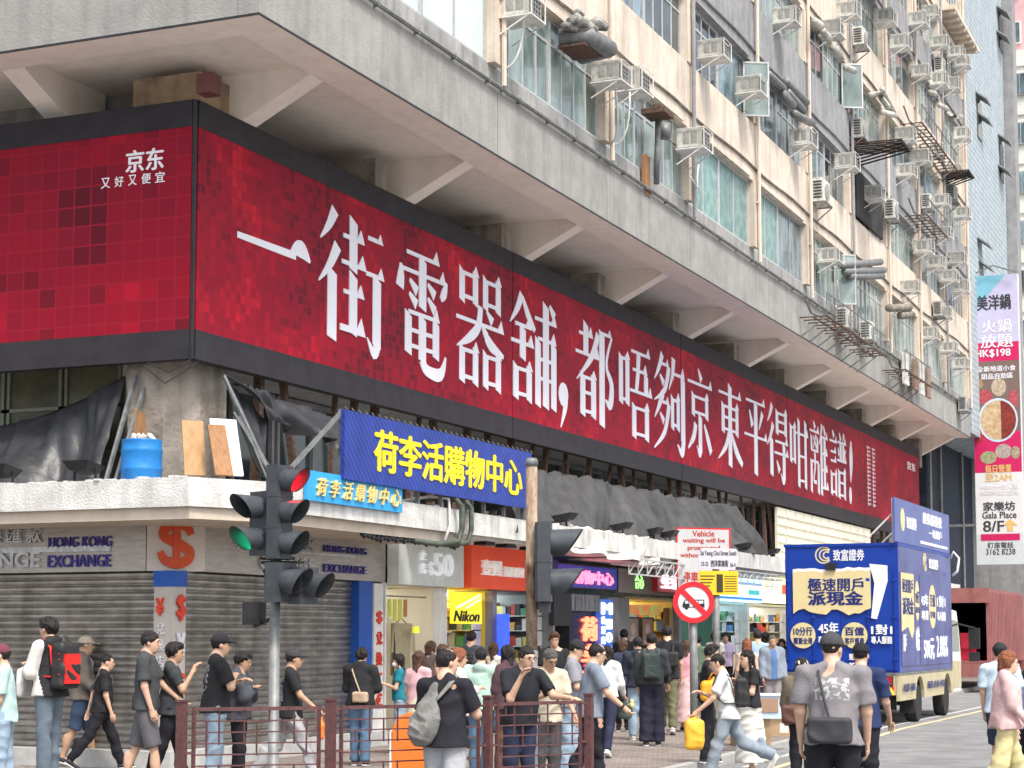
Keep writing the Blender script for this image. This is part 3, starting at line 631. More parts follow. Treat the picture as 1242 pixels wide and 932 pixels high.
tc = [x for x in n if x.type == 'TEX_COORD'][0]; l.new(tc.outputs['Object'], wv.inputs['Vector'])
bp = n.new('ShaderNodeBump'); bp.inputs['Strength'].default_value = .25; bp.inputs['Distance'].default_value = .012; l.new(wv.outputs['Fac'], bp.inputs['Height']); l.new(bp.outputs[0], bs.inputs['Normal'])
t = board('shop_sign', 'deep blue banner sign with yellow characters standing on the shop canopy', fb, 22.0, 28.63, 3.93, 4.88, bm_, .06)
letters(t, [('荷李活購物中心', fb, 22.85, 28.2, 4.12, 4.70, .001,.012,.035)], mat('yellow vinyl lettering', (.85,.68,.02), (.8,.62,.02), .5, scale=2))
b = B()
for i in range(34): b.tube([fb(22.05+i*.2,4.88,.01), fb(22.05+i*.2+.05,4.93,-.05)], .008, 4)
for i in range(9): fbox(b, fb, 22.1+i*.8, 22.14+i*.8, 3.76, 4.9, -.16, -.1)
fbox(b, fb, 22.0, 28.6, 4.35, 4.4, -.14, -.09); b.bar(fb(22.05,4.86,-.07), fb(20.9,3.8,-.4), .05); b.bar(fb(28.6,4.8,-.07), fb(28.6,3.8,-.9), .05)
part('support_frame', b, M['steel'], t)
fs_ = FX(-11.9)
t = board('shop_sign', 'small light blue sign with gold brush characters fixed to the canopy edge', fs_, 21.08, 23.86, 3.585, 3.98, mat('sky blue sign enamel', (.03,.35,.70), (.03,.30,.62), .35, scale=3), .05)
letters(t, [(c_, fs_, 21.3+.36*i, 21.3+.36*i+.3, 3.66, 3.90, .001,.03,.02,.25) for i, c_ in enumerate('荷李活購物中心')], mat('gold leaf letter', (.85,.70,.32), (.75,.58,.2), .35, .3, scale=8))
fw = FX(-13.1)
t = board('shop_sign', 'pale grey fascia sign of the clothes stall reading everything 50 dollars', fw, 26.15, 28.62, 2.63, 3.34, mat('pale grey sign face', (.50,.52,.49), None, .5, emit=.1), .2)
letters(t, [('全', fw, 26.85,27.1,3.04,3.2,.001,.04,.03), ('店', fw, 26.85,27.1,2.82,2.99,.001,.04,.03), ('$', fw, 27.2,27.36,2.80,3.02,.001,.04,.03), ('50', fw, 27.38,28.12,2.80,3.17,.001,.05,.02)], mat('white block letter', (.85,.87,.9), None, .4, emit=.15))
fo = FX(-13.0)
t = board('shop_sign', 'orange red camera shop sign with white characters next to the pale grey one', fo, 28.72, 31.3, 2.63, 3.36, mat('orange red sign face', (.75,.085,.03), (.68,.07,.025), .45, scale=2, emit=.1), .24)
letters(t, [('壹圓', fo, 29.1,29.95,2.86,3.13,.001,.04,.025), ('攝影器材', fo, 30.05,30.98,2.86,3.04,.001,.04,.02)], mat('white lit letter', (.85,.85,.8), None, .4, emit=.12))
t = board('neon_sign', 'deep blue neon sign with red tube characters behind the traffic light', FX(-13.05), 32.8, 36.17, 2.76, 3.19, mat('indigo sign face', (.03,.03,.30), (.03,.03,.22), .35, scale=2, emit=.3), .15, M['black'])
letters(t, [('活購物中心', FX(-13.05), 33.0,35.9,2.84,3.1,.001,.03,.03)], mat('red neon tube', (1,.12,.18), (1,.2,.35), .4, scale=20, emit=1.3))
t = board('shop_sign', 'plain taupe fascia board with green neon strokes beside the red phone sign', FX(-13.08), 36.3, 41.0, 2.72, 3.22, mat('taupe board', (.34,.30,.27), (.3,.26,.23), .6, scale=3), .1)
letters(t, [('合心', FX(-13.08), 37.35,37.9,2.82,3.12,.001,.02,.0)], mat('green neon tube', (.3,.9,.2), None, .4, emit=1.2))
t = board('shop_sign', 'glowing white and red phone shop sign left of the round traffic sign', FX(-12.95), 38.5, 42.4, 2.78, 3.14, mat('dark red sign box', (.35,.02,.03), None, .4, emit=.1), .2)
letters(t, [('生活', FX(-12.95), 38.7,40.1,2.86,3.15,.001,.05,.05), ('PHONE', FX(-12.95), 40.0,42.2,2.79,3.05,.001,.05,.05,.2)], mat('white lit letter strong', (1,.93,.95), None, .4, emit=1.1))
t = board('shop_sign', 'cyan and white lit pharmacy style fascia right of the round traffic sign', FX(-13.0), 42.6, 47.2, 2.66, 3.30, mat('icy cyan sign face', (.55,.85,.9), (.45,.8,.9), .4, scale=2, emit=.75), .16)
b = B(); fbox(b, FX(-13.0), 42.6,47.2,2.72,2.78,.001,.01); fbox(b, FX(-13.0), 44.2,47.2,3.12,3.16,.001,.01); part('blue_band', b, flat('blue band lit', (.03,.2,.7), .4, .5), t)
b = B(); fbox(b, FX(-13.0), 45.9,46.9,2.86,2.98,.001,.012); part('green_plate', b, flat('green plate lit', (.05,.5,.45), .4, .4), t)
t = board('shop_sign', 'yellow and cream lit sign with red characters beside the blue truck', FX(-12.95), 47.4, 52.5, 2.68, 3.38, mat('lemon sign face', (.95,.85,.35), (.9,.88,.6), .4, scale=1.2, emit=.75), .16)
letters(t, [('即影即印', FX(-12.95), 49.0,51.9,2.93,3.19,.001,.03,.06)], flat('red vinyl lit', (.85,.08,.03), .4, .7))
t = board('shop_sign', 'navy blue vertical strip sign beside the dark doorway', FX(-13.0), 31.4, 32.7, 2.3, 3.25, mat('navy blue board', (.03,.04,.25), None, .4), .1)
t = board('neon_sign', 'tall dark sign with red neon characters standing in the mall entrance', FX(-13.1), 33.55, 35.3, .7, 2.28, mat('dark navy sign face', (.015,.03,.12), (.01,.015,.05), .25, scale=8), .3, M['black'])
letters(t, [('荷', FX(-13.1), 34.15,35.1,1.72,2.18,.001,.04,.05), ('李', FX(-13.1), 34.15,35.1,1.2,1.64,.001,.04,.05), ('活', FX(-13.1), 34.15,35.1,.75,1.12,.001,.04,.05)], mat('red neon letter', (1,.10,.04), (1,.2,.1), .4, scale=20, emit=2.0))
PB0, PB1 = onX(728,760,-13.0)[1], onX(743,760,-13.0)[1]
t = board('pillar_sign', 'blue lit cylinder-like pillar sign with vertical white writing', FX(-13.0), PB0, PB1, .4, 2.55, mat('cobalt pillar face', (.03,.12,.50), (.03,.10,.40), .3, scale=3, emit=.35), .4)
letters(t, [('M', FX(-13.0), PB0+.06,PB1-.06,2.25,2.48,.001,.03,.04)]+[(c_, FX(-13.0), PB0+.33,PB1-.06,1.95-.27*i,2.15-.27*i,.001,.02,.02) for i, c_ in enumerate('1000間')]+[(c_, FX(-13.0), PB0+.05,PB0+.26,2.05-.2*i,2.2-.2*i,.001,.02,.02) for i, c_ in enumerate('香港商場')], mat('white lit print', (.9,.95,1), None, .4, emit=.9))
t = board('led_strip', 'blue glowing strip light column left of the rusty pole', FX(-13.0), onX(610,760,-13.0)[1], onX(618,760,-13.0)[1], .5, 2.2, mat('blue led face', (.03,.08,.7), (.02,.04,.4), .3, scale=18, emit=1.0, stretch=(1,1,3)), .12)
# ---------------------------------------------------------------- stalls under the canopy
b = B()
b.box(-22,-13.7,20.9,21.0,.12,2.99); part('back_partition', b, M['dark'], BW)
lampm = mat('stall ceiling tube', (1,.97,.9), (1,.97,.9), .5, emit=9); lampc = mat('stall ceiling tube cool', (.85,.95,1), (.85,.95,1), .5, emit=9); lampw = mat('stall ceiling tube warm', (1,.8,.45), (1,.8,.45), .5, emit=8)
wallm = {'clothes':flat('cream stall wall',(.75,.70,.58)),'camera':flat('yellow stall wall',(.80,.62,.08)),'glass':flat('grey stall wall',(.30,.33,.32)),'hall':flat('dim hall wall',(.12,.12,.13)),'yellow':flat('warm stall wall',(.75,.6,.25)),'green':flat('green hall wall',(.10,.22,.16)),'cyan':flat('white blue stall wall',(.7,.82,.85)),'print':flat('white stall wall',(.75,.75,.68))}
goods_cols = [(.7,.65,.2),(.6,.1,.08),(.1,.2,.45),(.75,.73,.7),(.08,.08,.09),(.12,.35,.2),(.7,.4,.12),(.45,.45,.48)]
GM = [flat('goods colour %d' % i, c) for i, c in enumerate(goods_cols)]
rr = random.Random(21); prev = 26.0
for (y0, y1, kind) in ROOMS:
    deep = {'camera':-14.3,'hall':-16.8,'green':-16.8,'clothes':-15.2}.get(kind, -14.75)
    b = B(); b.box(deep-.1, deep, y0, y1, .12, 2.6); b.box(deep, -13.4, y0-.03, y0+.01, .12, 2.6); b.box(deep, -13.4, y1-.01, y1+.03, .12, 2.6)
    b.box(deep, -13.35, y0, y1, 2.61, 2.66)
    part('stall_wall', b, wallm[kind], BW)
    b = B(); b.box(max(deep+.1,-14.9), max(deep+.25,-14.75), y0+.2, y1-.2, 2.52, 2.58); part('tube_lamp', b, lampw if kind == 'yellow' else (lampc if kind in ('cyan','glass','hall','green') else lampm), BW)
    b = B(); b.box(-13.5, -13.26, prev, y0-.001, .12, 2.62); part('pier', b, M['white'] if kind in ('clothes','camera','cyan','print') else M['greypanel'], BW); prev = y1+.001
    if kind in ('camera','yellow','print','cyan','glass'):
        nm_ = {'camera':'yellow camera','yellow':'amber lit','print':'cream print','cyan':'cyan lit pharmacy','glass':'grey glass fronted'}[kind]+' stall'+(' farther down the street' if y0 > 50 else '')
        b = B(); g2_ = B(); xa = deep+.1; xb_ = -13.48
        for z in (.6,.95,1.3,1.62,1.92,2.2): b.box(xa, xb_, y1-.36, y1-.02, z-.02, z)
        for x_ in (xa, xb_-.03): b.box(x_, x_+.03, y1-.36, y1-.02, .14, 2.45)
        single('wall_shelves', b, M['white'] if kind != 'yellow' else M['wood'], 'shelves on the far side wall of the %s' % nm_, 'shelves')
        for z in (.6,.95,1.3,1.62,1.92,2.2):
            x_ = xa+.04
            while x_ < xb_-.12:
                w_ = rr.uniform(.05,.16); h = rr.uniform(.1,.26); g2_.cur = rr.randrange(len(GM)); g2_.box(x_, x_+w_, y1-.34+rr.uniform(0,.05), y1-.1, z+.001, z+h); x_ += w_+rr.uniform(.0,.03)
        tag(mesh_obj('merchandise', g2_, GM, None, False, (xa, y1, .6)), 'mixed small goods packed on the side shelves of the %s' % nm_, 'merchandise', kind='stuff')
        b = B()
        for z in (.55,.95,1.3,1.62,1.9,2.18): b.box(deep+.02, deep+.42, y0+.1, y1-.1, z-.03, z)
        b.box(-13.95,-13.65,y0+.15,y1-.5,.14,.95)
        o = single('display_shelves', b, M['white'], 'display shelves at the back of the %s stall' % {'camera':'yellow camera','yellow':'amber lit','print':'cream print','cyan':'cyan lit pharmacy','glass':'grey glass fronted'}[kind]+(' farther down the street' if y0 > 50 else ''), 'shelves')
        b = B(); 
        for z in (.55,.95,1.3,1.62,1.9,2.18,.951):
            y = y0+.16; xx = deep+.12 if z != .951 else -13.9
            while y < y1-.35:
                w_ = rr.uniform(.06,.22); h = rr.uniform(.1,.25) if z != .951 else rr.uniform(.1,.5); b.cur = rr.randrange(len(GM)); b.box(xx, xx+.22, y, y+w_, z+.001, z+h); y += w_+rr.uniform(.0,.04)
        tag(mesh_obj('merchandise', b, GM, None, False, (deep,(y0+y1)/2,.5)), 'rows of small boxed goods filling the shelves and counter of one stall, seen at y %d metres' % 0 if False else 'rows of small boxed goods on the %s stall shelves' % {'camera':'yellow camera','yellow':'amber lit','print':'cream print','cyan':'cyan lit pharmacy','glass':'grey glass fronted'}[kind]+(' farther down the street' if y0 > 50 else ''), 'merchandise', kind='stuff')
# clothes stall: rail, hangers, garments, price tags
def garment(y, z, x, m, label, w_=.62, h=.85):
    t = thing('hanging_shirt', label, 'shirt', (x, y, z-h)); b = B()
    out = [(-.10,0),(-w_/2,-.10),(-w_/2-.10,-.42),(-w_/2+.05,-.46),(-w_/2+.10,-.25),(-w_/2+.08,-h),(w_/2-.08,-h),(w_/2-.10,-.25),(w_/2-.05,-.46),(w_/2+.10,-.42),(w_/2,-.10),(.10,0)]
    def f(u, v, d): return (x+d+.02*math.sin(u*22+v*3)*(-v), y+u, z+v)
    n = 14
    b.grid(n, n, lambda s_, q: f((s_-.5)*2*(w_/2+.02*math.sin(q*9)-(.0 if q < .2 else .02)), -q*h, .04)); b.grid(n, n, lambda s_, q: f((s_-.5)*2*(w_/2-.02), -q*h, -.04))
    b.grid(4, 4, lambda s_, q: f(-w_/2-.02-.12*s_*(.4+q*.6), -.02-q*.45, .04)); b.grid(4, 4, lambda s_, q: f(w_/2+.02+.12*s_*(.4+q*.6), -.02-q*.45, .04))
    part('cloth', b, m, t, smooth=True); b = B(); b.tube([(x,y-w_/2+.05,z-.03),(x,y,z+.08),(x,y+w_/2-.05,z-.03)], .012, 5); b.tube([(x,y,z+.08),(x,y,z+.16),(x,y+.03,z+.18)], .006, 4); part('hanger', b, M['wood'], t)
    return t
garment(27.25, 2.02, -13.6, mat('olive beige knit', (.42,.36,.24), (.34,.29,.19), .9, scale=10, bump=.3), 'loose olive beige shirt on a hanger in the clothes stall')
garment(27.62, 2.3, -14.5, mat('pale linen', (.7,.66,.55), None, .9, scale=10, bump=.3), 'pale shirt hanging behind the olive beige one', .5, .7)
garment(26.55, 1.5, -13.75, mat('black jeans cloth', (.03,.035,.05), None, .9, scale=10, bump=.3), 'black garment hanging at the left edge of the clothes stall', .4, 1.0)
for i in range(9):
    b = B(); y = 26.25+i*.13; c_ = ['pink','ochre','grey','cream','tan','mint','white','brown','sand'][i]
    b.grid(6, 6, lambda u, v: (-14.4+.25*u, y+.03*math.sin(u*9)+.02*v, 1.45-.75*v))
    single('hanging_shirt', b, flat('cloth '+c_, [(.6,.35,.35),(.55,.4,.12),(.35,.35,.36),(.7,.65,.5),(.5,.36,.24),(.4,.6,.5),(.8,.8,.78),(.25,.16,.1),(.6,.52,.4)][i]), '%s garment on the low rail of the clothes stall' % c_, 'garment', 'garments packed on the low rail')
for i in range(5):
    b = B(); y = 26.2+i*.19; b.box(-13.42,-13.40,y,y+.11,2.08+.04*math.sin(i*2),2.4)
    single('price_tag', b, mat('lime price tag', (.55,.62,.08), (.6,.55,.1), .6, scale=10) if i < 4 else mat('brown price tag', (.5,.22,.08), None, .6), 'lime price flag, number %s from the left of the flags in the clothes stall' % ['one','two','three','four','five'][i] if i < 4 else 'brown price flag at the right end of the lime flags', 'price tag', 'price flags over the clothes stall')
b = B(); b.tube([(-13.42,26.1,2.45),(-13.42,27.8,2.45)], .012, 5); b.tube([(-14.4,26.1,1.5),(-14.1,27.6,1.5)], .015, 5); part('clothes_rail', b, M['steel'], BW)
b = B(); b.box(-13.42,-13.38,27.3,27.48,1.86,1.97); single('price_card', b, flat('fluorescent yellow card', (.9,.9,.05), emit=.2), 'fluorescent yellow price card pinned on the olive beige shirt', 'price card')
# camera poster
fp = FX(-13.2)
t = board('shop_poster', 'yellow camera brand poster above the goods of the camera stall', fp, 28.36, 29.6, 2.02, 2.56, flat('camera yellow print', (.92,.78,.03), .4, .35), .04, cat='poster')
letters(t, [('Nikon', fp, 28.42, 29.5, 2.06, 2.24, .001, .008, .04, .25)], flat('black print', (.02,.02,.02)))
b = B(); b.prism([(28.5,2.3),(29.5,2.54),(29.55,2.50),(28.55,2.27)], lambda u,v,d: fp(u,v,d), .001,.005); b.prism([(28.9,2.3),(29.55,2.47),(29.57,2.44),(28.95,2.27)], lambda u,v,d: fp(u,v,d), .001,.006); part('swoosh', b, flat('pale yellow print', (.95,.92,.6), .4, .4), t)
# things on show in the amber stall
for i, (y, m_, lab) in enumerate([(38.6, flat('portrait poster a', (.45,.35,.28)), 'left framed portrait poster over the amber stall counter'), (39.6, flat('portrait poster b', (.5,.3,.2)), 'right framed portrait poster over the amber stall counter')]):
    t = board('poster', lab, FX(-13.7), y, y+.75, 1.6, 2.2, m_, .04, M['black'], 'poster')
    b = B(); f_ = FX(-13.7); b.prism([(y+.37+.16*math.cos(a), 1.95+.14*math.sin(a)) for a in np.linspace(0,6,12)], lambda u,v,d: f_(u,v,d), .001,.01); b.prism([(y+.1,1.62),(y+.65,1.62),(y+.55,1.8),(y+.2,1.8)], lambda u,v,d: f_(u,v,d), .001,.012); part('figure_print', b, flat('skin and cloth print', (.75,.6,.5)), t)
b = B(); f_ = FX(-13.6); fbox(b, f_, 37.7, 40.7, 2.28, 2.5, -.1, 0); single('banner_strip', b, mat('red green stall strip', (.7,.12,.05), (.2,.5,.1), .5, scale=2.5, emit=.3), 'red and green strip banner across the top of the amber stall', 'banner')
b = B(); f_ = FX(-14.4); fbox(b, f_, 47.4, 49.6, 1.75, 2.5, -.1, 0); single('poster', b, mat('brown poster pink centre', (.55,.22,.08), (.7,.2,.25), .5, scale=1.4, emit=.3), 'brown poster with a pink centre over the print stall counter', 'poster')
# ---------------------------------------------------------------- canopy clutter
def fold_sheet(p00, p10, p01, p11, nu, nv, amp, fr_, seed, normal, sag=0.):
    b = B(); rs = random.Random(seed); ph = [(rs.uniform(0,6), rs.uniform(fr_*.6,fr_*1.6), rs.uniform(-5,5), rs.uniform(.4,1)) for _ in range(6)]; n_ = Vector(normal)
    P = [Vector(p) for p in (p00,p10,p01,p11)]
    def f(u, v):
        p = P[0].lerp(P[1], u).lerp(P[2].lerp(P[3], u), v); d = sum(a*math.sin(k*u*6.28+q*v+s_) for s_, k, q, a in ph)*amp*(.35+.65*v)
        d += amp*.8*abs(math.sin(fr_*3.2*u+v*2.))**.5+amp*.30*math.sin(u*fr_*19+1.4*math.sin(v*2.2+u*3))*(1-.4*v)+amp*.16*math.sin(u*fr_*41+v*1.5)
        p = p+n_*d; p.z -= sag*math.sin(math.pi*u)*(1-v*.5)+ (amp*.8*abs(math.sin(u*fr_*4.7)) if v == 0 else 0); return p
    return b.grid(nu, nv, f)
b = fold_sheet(onY(-60,520,20.9), onY(166,447,20.8), onY(-60,592,19.9), onY(125,590,19.9), 90, 30, .16, 1.6, 4, (0,-1,-.3), .2); 
single('tarpaulin', b, M['tarp'], 'black tarpaulin draped over the left first floor openings above the canopy', 'tarpaulin', smooth=True)
b = fold_sheet(onX(266,452,-12.95), onX(430,512,-12.9), onX(318,508,-12.7), onX(430,548,-12.6), 60, 16, .09, 2.4, 9, (1,0,0), .05); b.add([], [])
g2 = fold_sheet(onX(268,456,-12.93), onX(322,508,-12.75), onX(318,572,-12.6), onX(322,585,-12.6), 16, 20, .03, 2, 12, (1,0,0)); b.add(g2.v, g2.f)
single('tarpaulin', b, M['tarp'], 'grey black tarpaulin tied under the billboard between corner column and blue banner sign', 'tarpaulin', smooth=True)
b = fold_sheet(onX(600,556,-12.95), onX(885,612,-12.95), onX(600,650,-12.3), onX(925,676,-12.3), 200, 24, .15, 7, 15, (1,0,.1), .03)
single('tarpaulin', b, mat('faded grey tarpaulin', (.075,.075,.073), (.045,.045,.045), .5, scale=4, bump=.3, bscale=8), 'long faded grey tarpaulin hanging under the billboard beyond the rusty pole', 'tarpaulin', smooth=True)
b = fold_sheet(onX(684,634,-12.2), onX(795,655,-12.2), onX(690,668,-11.88), onX(800,688,-11.88), 50, 14, .05, 3, 18, (1,0,.3), .0)
single('plastic_sheet', b, M['wtarp'], 'crumpled white plastic sheet thrown over the canopy edge', 'plastic sheet', smooth=True)
def barrel():
    p = onY(166, 578, 19.75); t = thing('barrel', 'blue plastic barrel standing on the canopy by the corner column', 'barrel', (p[0],19.85,3.76))
    b = B(); b.lathe([(.25,0),(.265,.02),(.26,.15),(.272,.17),(.272,.19),(.26,.21),(.262,.40),(.272,.42),(.26,.44),(.255,.54),(.262,.56),(.24,.56),(.235,.5)], (p[0],19.85,3.76), 24); part('body', b, M['bluebin'], t, smooth=True)
    b = B(); rs = random.Random(2)
    for i in range(9): x = p[0]+rs.uniform(-.16,.1); b.tube([(x,19.85+rs.uniform(-.1,.1),4.25),(x+.05,19.8,4.34+rs.uniform(0,.05)),(x+.12,19.85,4.3)], [.03,.045,.02], 6)
    part('rubbish', b, M['wtarp'], t, smooth=True)
barrel()
def plank(name, p0, p1, w_, m, label, y):
    b = B(); a = onY(*p0, y); c = onY(*p1, y+.18); b.bar(a, c, w_, .03); single(name, b, m, label, 'board')
plank('board', (171,577), (173,500), .34, M['wood'], 'brown plywood board leaning behind the blue barrel', 20.2)
plank('board', (237,577), (233,511), .28, mat('light plywood', (.44,.27,.13), (.34,.20,.10), .7, scale=3, stretch=(6,6,.6)), 'pale plywood board leaning right of the corner column', 20.1)
plank('board', (272,577), (262,516), .24, M['wood'], 'dark plywood board right of the pale one', 20.0)
plank('board', (279,577), (270,509), .36, M['white'], 'white board frame behind the dark plywood board', 20.15)
b = B()
for (x0,x1,y0,y1,w_) in ((272,335,455,590,.03),(290,342,505,592,.028),(284,338,500,592,.025),(278,328,470,590,.02)): b.bar(onX(x0,y0,-12.8), onX(x1,y1,-12.25), w_)
single('pole_bundle', b, M['steel'], 'bundle of slanting grey poles left of the traffic light', 'poles')
for (x0,x1,y0,y1,lab) in ((165,128,455,585,'slanting aluminium pole at the left tarpaulin edge'),(175,140,470,585,'second slanting pole right of the tarpaulin edge')):
    b = B(); b.bar(onY(x0,y0,20.4), onY(x1,y1,19.8), .045); single('pole', b, M['steel'], lab, 'pole')
b = B(); b.tube([onX(175,445,-13.6), onX(200,465,-13.2), onX(240,440,-13.0)], .012, 5); b.tube([onX(180,440,-13.6), onX(205,452,-13.2), onX(232,436,-13.0)], .01, 5); single('cable', b, M['black'], 'black cables drooping across the corner column', 'cable')
def floodlight(x, y, z, rz, label):
    t = thing('floodlight', label, 'floodlight', (x,y,z), 0, 'floodlights on the shop canopy'); c, s_ = math.cos(rz), math.sin(rz)
    f = lambda a, d, h: (x+c*a-s_*d, y+s_*a+c*d, z+h); b = B()
    b.add([f(-.2,-.22,.26),f(.2,-.22,.26),f(.2,.16,.2),f(-.2,.16,.2),f(-.13,-.15,.14),f(.13,-.15,.14),f(.13,.1,.1),f(-.13,.1,.1)], [(0,1,2,3),(7,6,5,4),(0,4,5,1),(1,5,6,2),(2,6,7,3),(3,7,4,0)]); part('housing', b, M['black'], t)
    b = B(); b.bar(f(-.16,0,.0), f(-.16,0,.2), .025); b.bar(f(.16,0,.0), f(.16,0,.2), .025); b.bar(f(-.16,0,.01), f(.16,0,.01), .025); part('bracket', b, M['black'], t)
for x, y, z, r_, lab in [(onY(103,577,19.35)[0],19.35,3.76,0,'black floodlight on the canopy edge left of the blue barrel'),(onY(3,588,19.35)[0],19.35,3.76,0,'black floodlight at the left picture edge'),
        (-12.15,onX(600,625,-12.15)[1],3.75,1.57,'black floodlight on the canopy under the blue banner sign'),(-12.15,onX(683,640,-12.15)[1],3.75,1.57,'black floodlight just right of the rusty pole'),(-12.15,onX(752,650,-12.15)[1],3.75,1.57,'floodlight above the middle of the white plastic sheet'),(-12.15,onX(790,655,-12.15)[1],3.75,1.57,'floodlight at the right end of the white plastic sheet'),(-12.15,onX(810,660,-12.15)[1],3.75,1.57,'floodlight left of the vehicle waiting sign'),(-12.15,onX(900,668,-12.15)[1],3.75,1.57,'floodlight right of the street name plate'),(-12.3,onX(935,655,-12.3)[1],3.75,1.57,'grey floodlight on the canopy next to the blue truck')]: floodlight(x, y, z, r_, lab)
for i, (px_, py_) in enumerate([(577,655),(603,662),(632,668)]):
    p = onX(px_, py_, -12.5); t = thing('sign_lamp', ['left','middle','right'][i]+' shaded lamp hanging over the orange camera sign', 'lamp', (p[0],p[1],3.36)); b = B()
    b.tube([(-12.7,p[1],3.38),(-12.45,p[1]-.1,3.5),(-12.35,p[1],3.36)], .014, 5); b.tube([(-12.7,p[1]+.2,3.38),(-12.45,p[1]+.2,3.5),(-12.35,p[1]+.1,3.36)], .014, 5); part('arm', b, M['black'], t)
    b = B(); b.prism([(-.22,0),(.22,0),(.14,.09),(-.14,.09)], lambda u,v,d: (-12.35+d, p[1]+.05+u, 3.3+v), -.12,.1); part('shade', b, M['black'], t)
b = B()
for o_, r_ in ((0,.045),(.35,.04)):
    y = 25.75+o_; b.tube([(-12.3,y-.3,3.9),(-11.9,y-.1,3.93),(-11.82,y,3.8),(-11.82,y,3.45),(-11.86,y-.05,3.25),(-12.0,y-.5,3.2),(-12.05,y-1.2,3.22)], r_, 8)
single('drain_hose', b, mat('dark green hose', (.10,.12,.09), (.05,.06,.05), .5, scale=8), 'pair of dark hoses looping over the gap in the canopy', 'hose', smooth=True)
b = B(); b.tube([(-12.2,24.4,3.8),(-12.1,25.2,3.92),(-11.93,25.5,3.9),(-11.9,25.5,3.5),(-11.95,25.4,3.25)], .025, 6); single('pipe', b, M['white'], 'thin pale pipe bending over the canopy edge beside the hoses', 'pipe', smooth=True)
b = B(); rs = random.Random(6)
for i in range(26):
    y = 22.9+i*.125; b.tube([(-12.06,y,3.24),(-12.05,y+.08,3.19+rs.uniform(-.03,.02)),(-12.07,y+.16,3.24)], .03, 5)
single('cable_bundle', b, M['black'], 'black cable bundle tied along the canopy underside', 'cables')
# cable tray hanging from the canopy further on
b = B()
for y in np.arange(33.5, 44.5, .55): b.bar((-11.85,y,3.0),(-11.85,y+.5,3.3),.02); b.bar((-11.85,y,3.3),(-11.85,y,3.0),.02)
b.bar((-11.85,33.5,3.3),(-11.85,44.5,3.3),.03); b.bar((-11.85,33.5,3.0),(-11.85,44.5,3.0),.03)
single('light_truss', b, M['alu'], 'thin metal truss hanging along the canopy edge above the phone sign', 'truss')
b = B(); b.box(-13.3,-12.2,34.0,46.0,3.3,3.34); b.box(-12.4,-12.1,34,46,3.2,3.24); part('canopy_soffit', b, M['white'], BW)
b = B(); b.box(-13.1,-13.0,33.1,35.0,2.3,2.62); single('screen', b, mat('dark striped screen', (.05,.06,.06), (.2,.2,.22), .2, scale=9, emit=.15, stretch=(1,1,.1)), 'dark screen with pale streaks over the mall entrance', 'screen')
b = B(); b.box(-12.7,-12.6,31.5,32.4,2.0,2.6); single('speaker_box', b, M['black'], 'black box hanging under the canopy right of the rusty pole', 'box')
for i in range(12):
    b = B(); y = 49.5+1.0*i; b.box(-13.25,-13.18,y,y+.94,3.85,5.35)
    for q in range(6): b.box(-13.18,-13.14,y+.01,y+.93,3.9+q*.24,3.93+q*.24)
    o = part('screen_panel', b, mat('cream lattice screen', (.80,.76,.62), (.7,.66,.52), .6, scale=4), BW)
    if onX(1075,600,-13.2)[1] < y: break
# ---------------------------------------------------------------- traffic signals
lens_off = mat('dark signal lens', (.03,.03,.03), (.06,.05,.04), .15, scale=30)
red_on = mat('red signal lens lit', (1,.02,.03), (1,.01,.02), .3, emit=14); green_on = mat('green walking man lens lit', (.02,.8,.35), (.01,.5,.2), .3, scale=22, emit=6)
visgrey = mat('signal visor plastic', (.07,.08,.09), (.045,.052,.06), .35, scale=6, bump=.04)
housm = mat('signal housing plastic', (.06,.066,.074), (.04,.045,.052), .45, scale=6)
def signal_head(root, loc, rz, n, lit=None, cell=.32, w_=.29, r=.115, L=.34, litm=None, twin=False):
    c, s_ = math.cos(rz), math.sin(rz)
    f = lambda a, d, h: (loc[0]+c*a-s_*d, loc[1]+s_*a+c*d, loc[2]+h)
    H = cell*n; b = B(); e = .03
    def rb(a0,a1,d0,d1,z0,z1): b.prism([(a0+e,d0),(a1-e,d0),(a1,d0+e),(a1,d1),(a0,d1),(a0,d0+e)], lambda u,v,z: f(u,v,z), z0, z1)
    rb(-w_/2,w_/2,-.1,.06,0,H)
    for i in range(1,n): b.prism([(-w_/2-.004,-.104),(w_/2+.004,-.104),(w_/2+.004,.064),(-w_/2-.004,.064)], lambda u,v,z: f(u,v,z), cell*i-.006, cell*i+.006)
    part('housing', b, housm, root)
    for i in range(n):
        zc = H-cell*(i+.5); b = B(); N = 20; M_ = 8
        def vis(rad, flip):
            vs = []; fs = []
            for q in range(M_+1):
                for k in range(N+1):
                    a = math.radians(-75)+math.radians(330)*k/N; a = math.radians(-70+320*k/N); Lk = L*(.35+.65*((math.sin(a)+1)/2)**.8); d = .06+Lk*q/M_; rr_ = rad*(1+.06*q/M_)
                    vs.append(f(rr_*math.cos(a), d, zc+rr_*math.sin(a)*1.0))
            for q in range(M_):
                for k in range(N): fs.append((q*(N+1)+k, q*(N+1)+k+1, (q+1)*(N+1)+k+1, (q+1)*(N+1)+k))
            return vs, fs
        b.add(*vis(r, 0)); b.add(*vis(r-.008, 1)); o = part('visor', b, visgrey, root, smooth=True)
        b = B(); b.add([f(0,.075,zc)]+[f((r-.01)*math.cos(a),.062,zc+(r-.01)*math.sin(a)) for a in np.linspace(0,6.2832,17)[:-1]], [(0,1+k,1+(k+1)%16) for k in range(16)])
        part('lens', b, litm if lit == i else lens_off, root, 'lit lens' if lit == i else None)
p = onD(333, 118, .12)
TL = thing('traffic_light', 'traffic light on a galvanised pole showing red to the right and green to the left', 'traffic light', p)
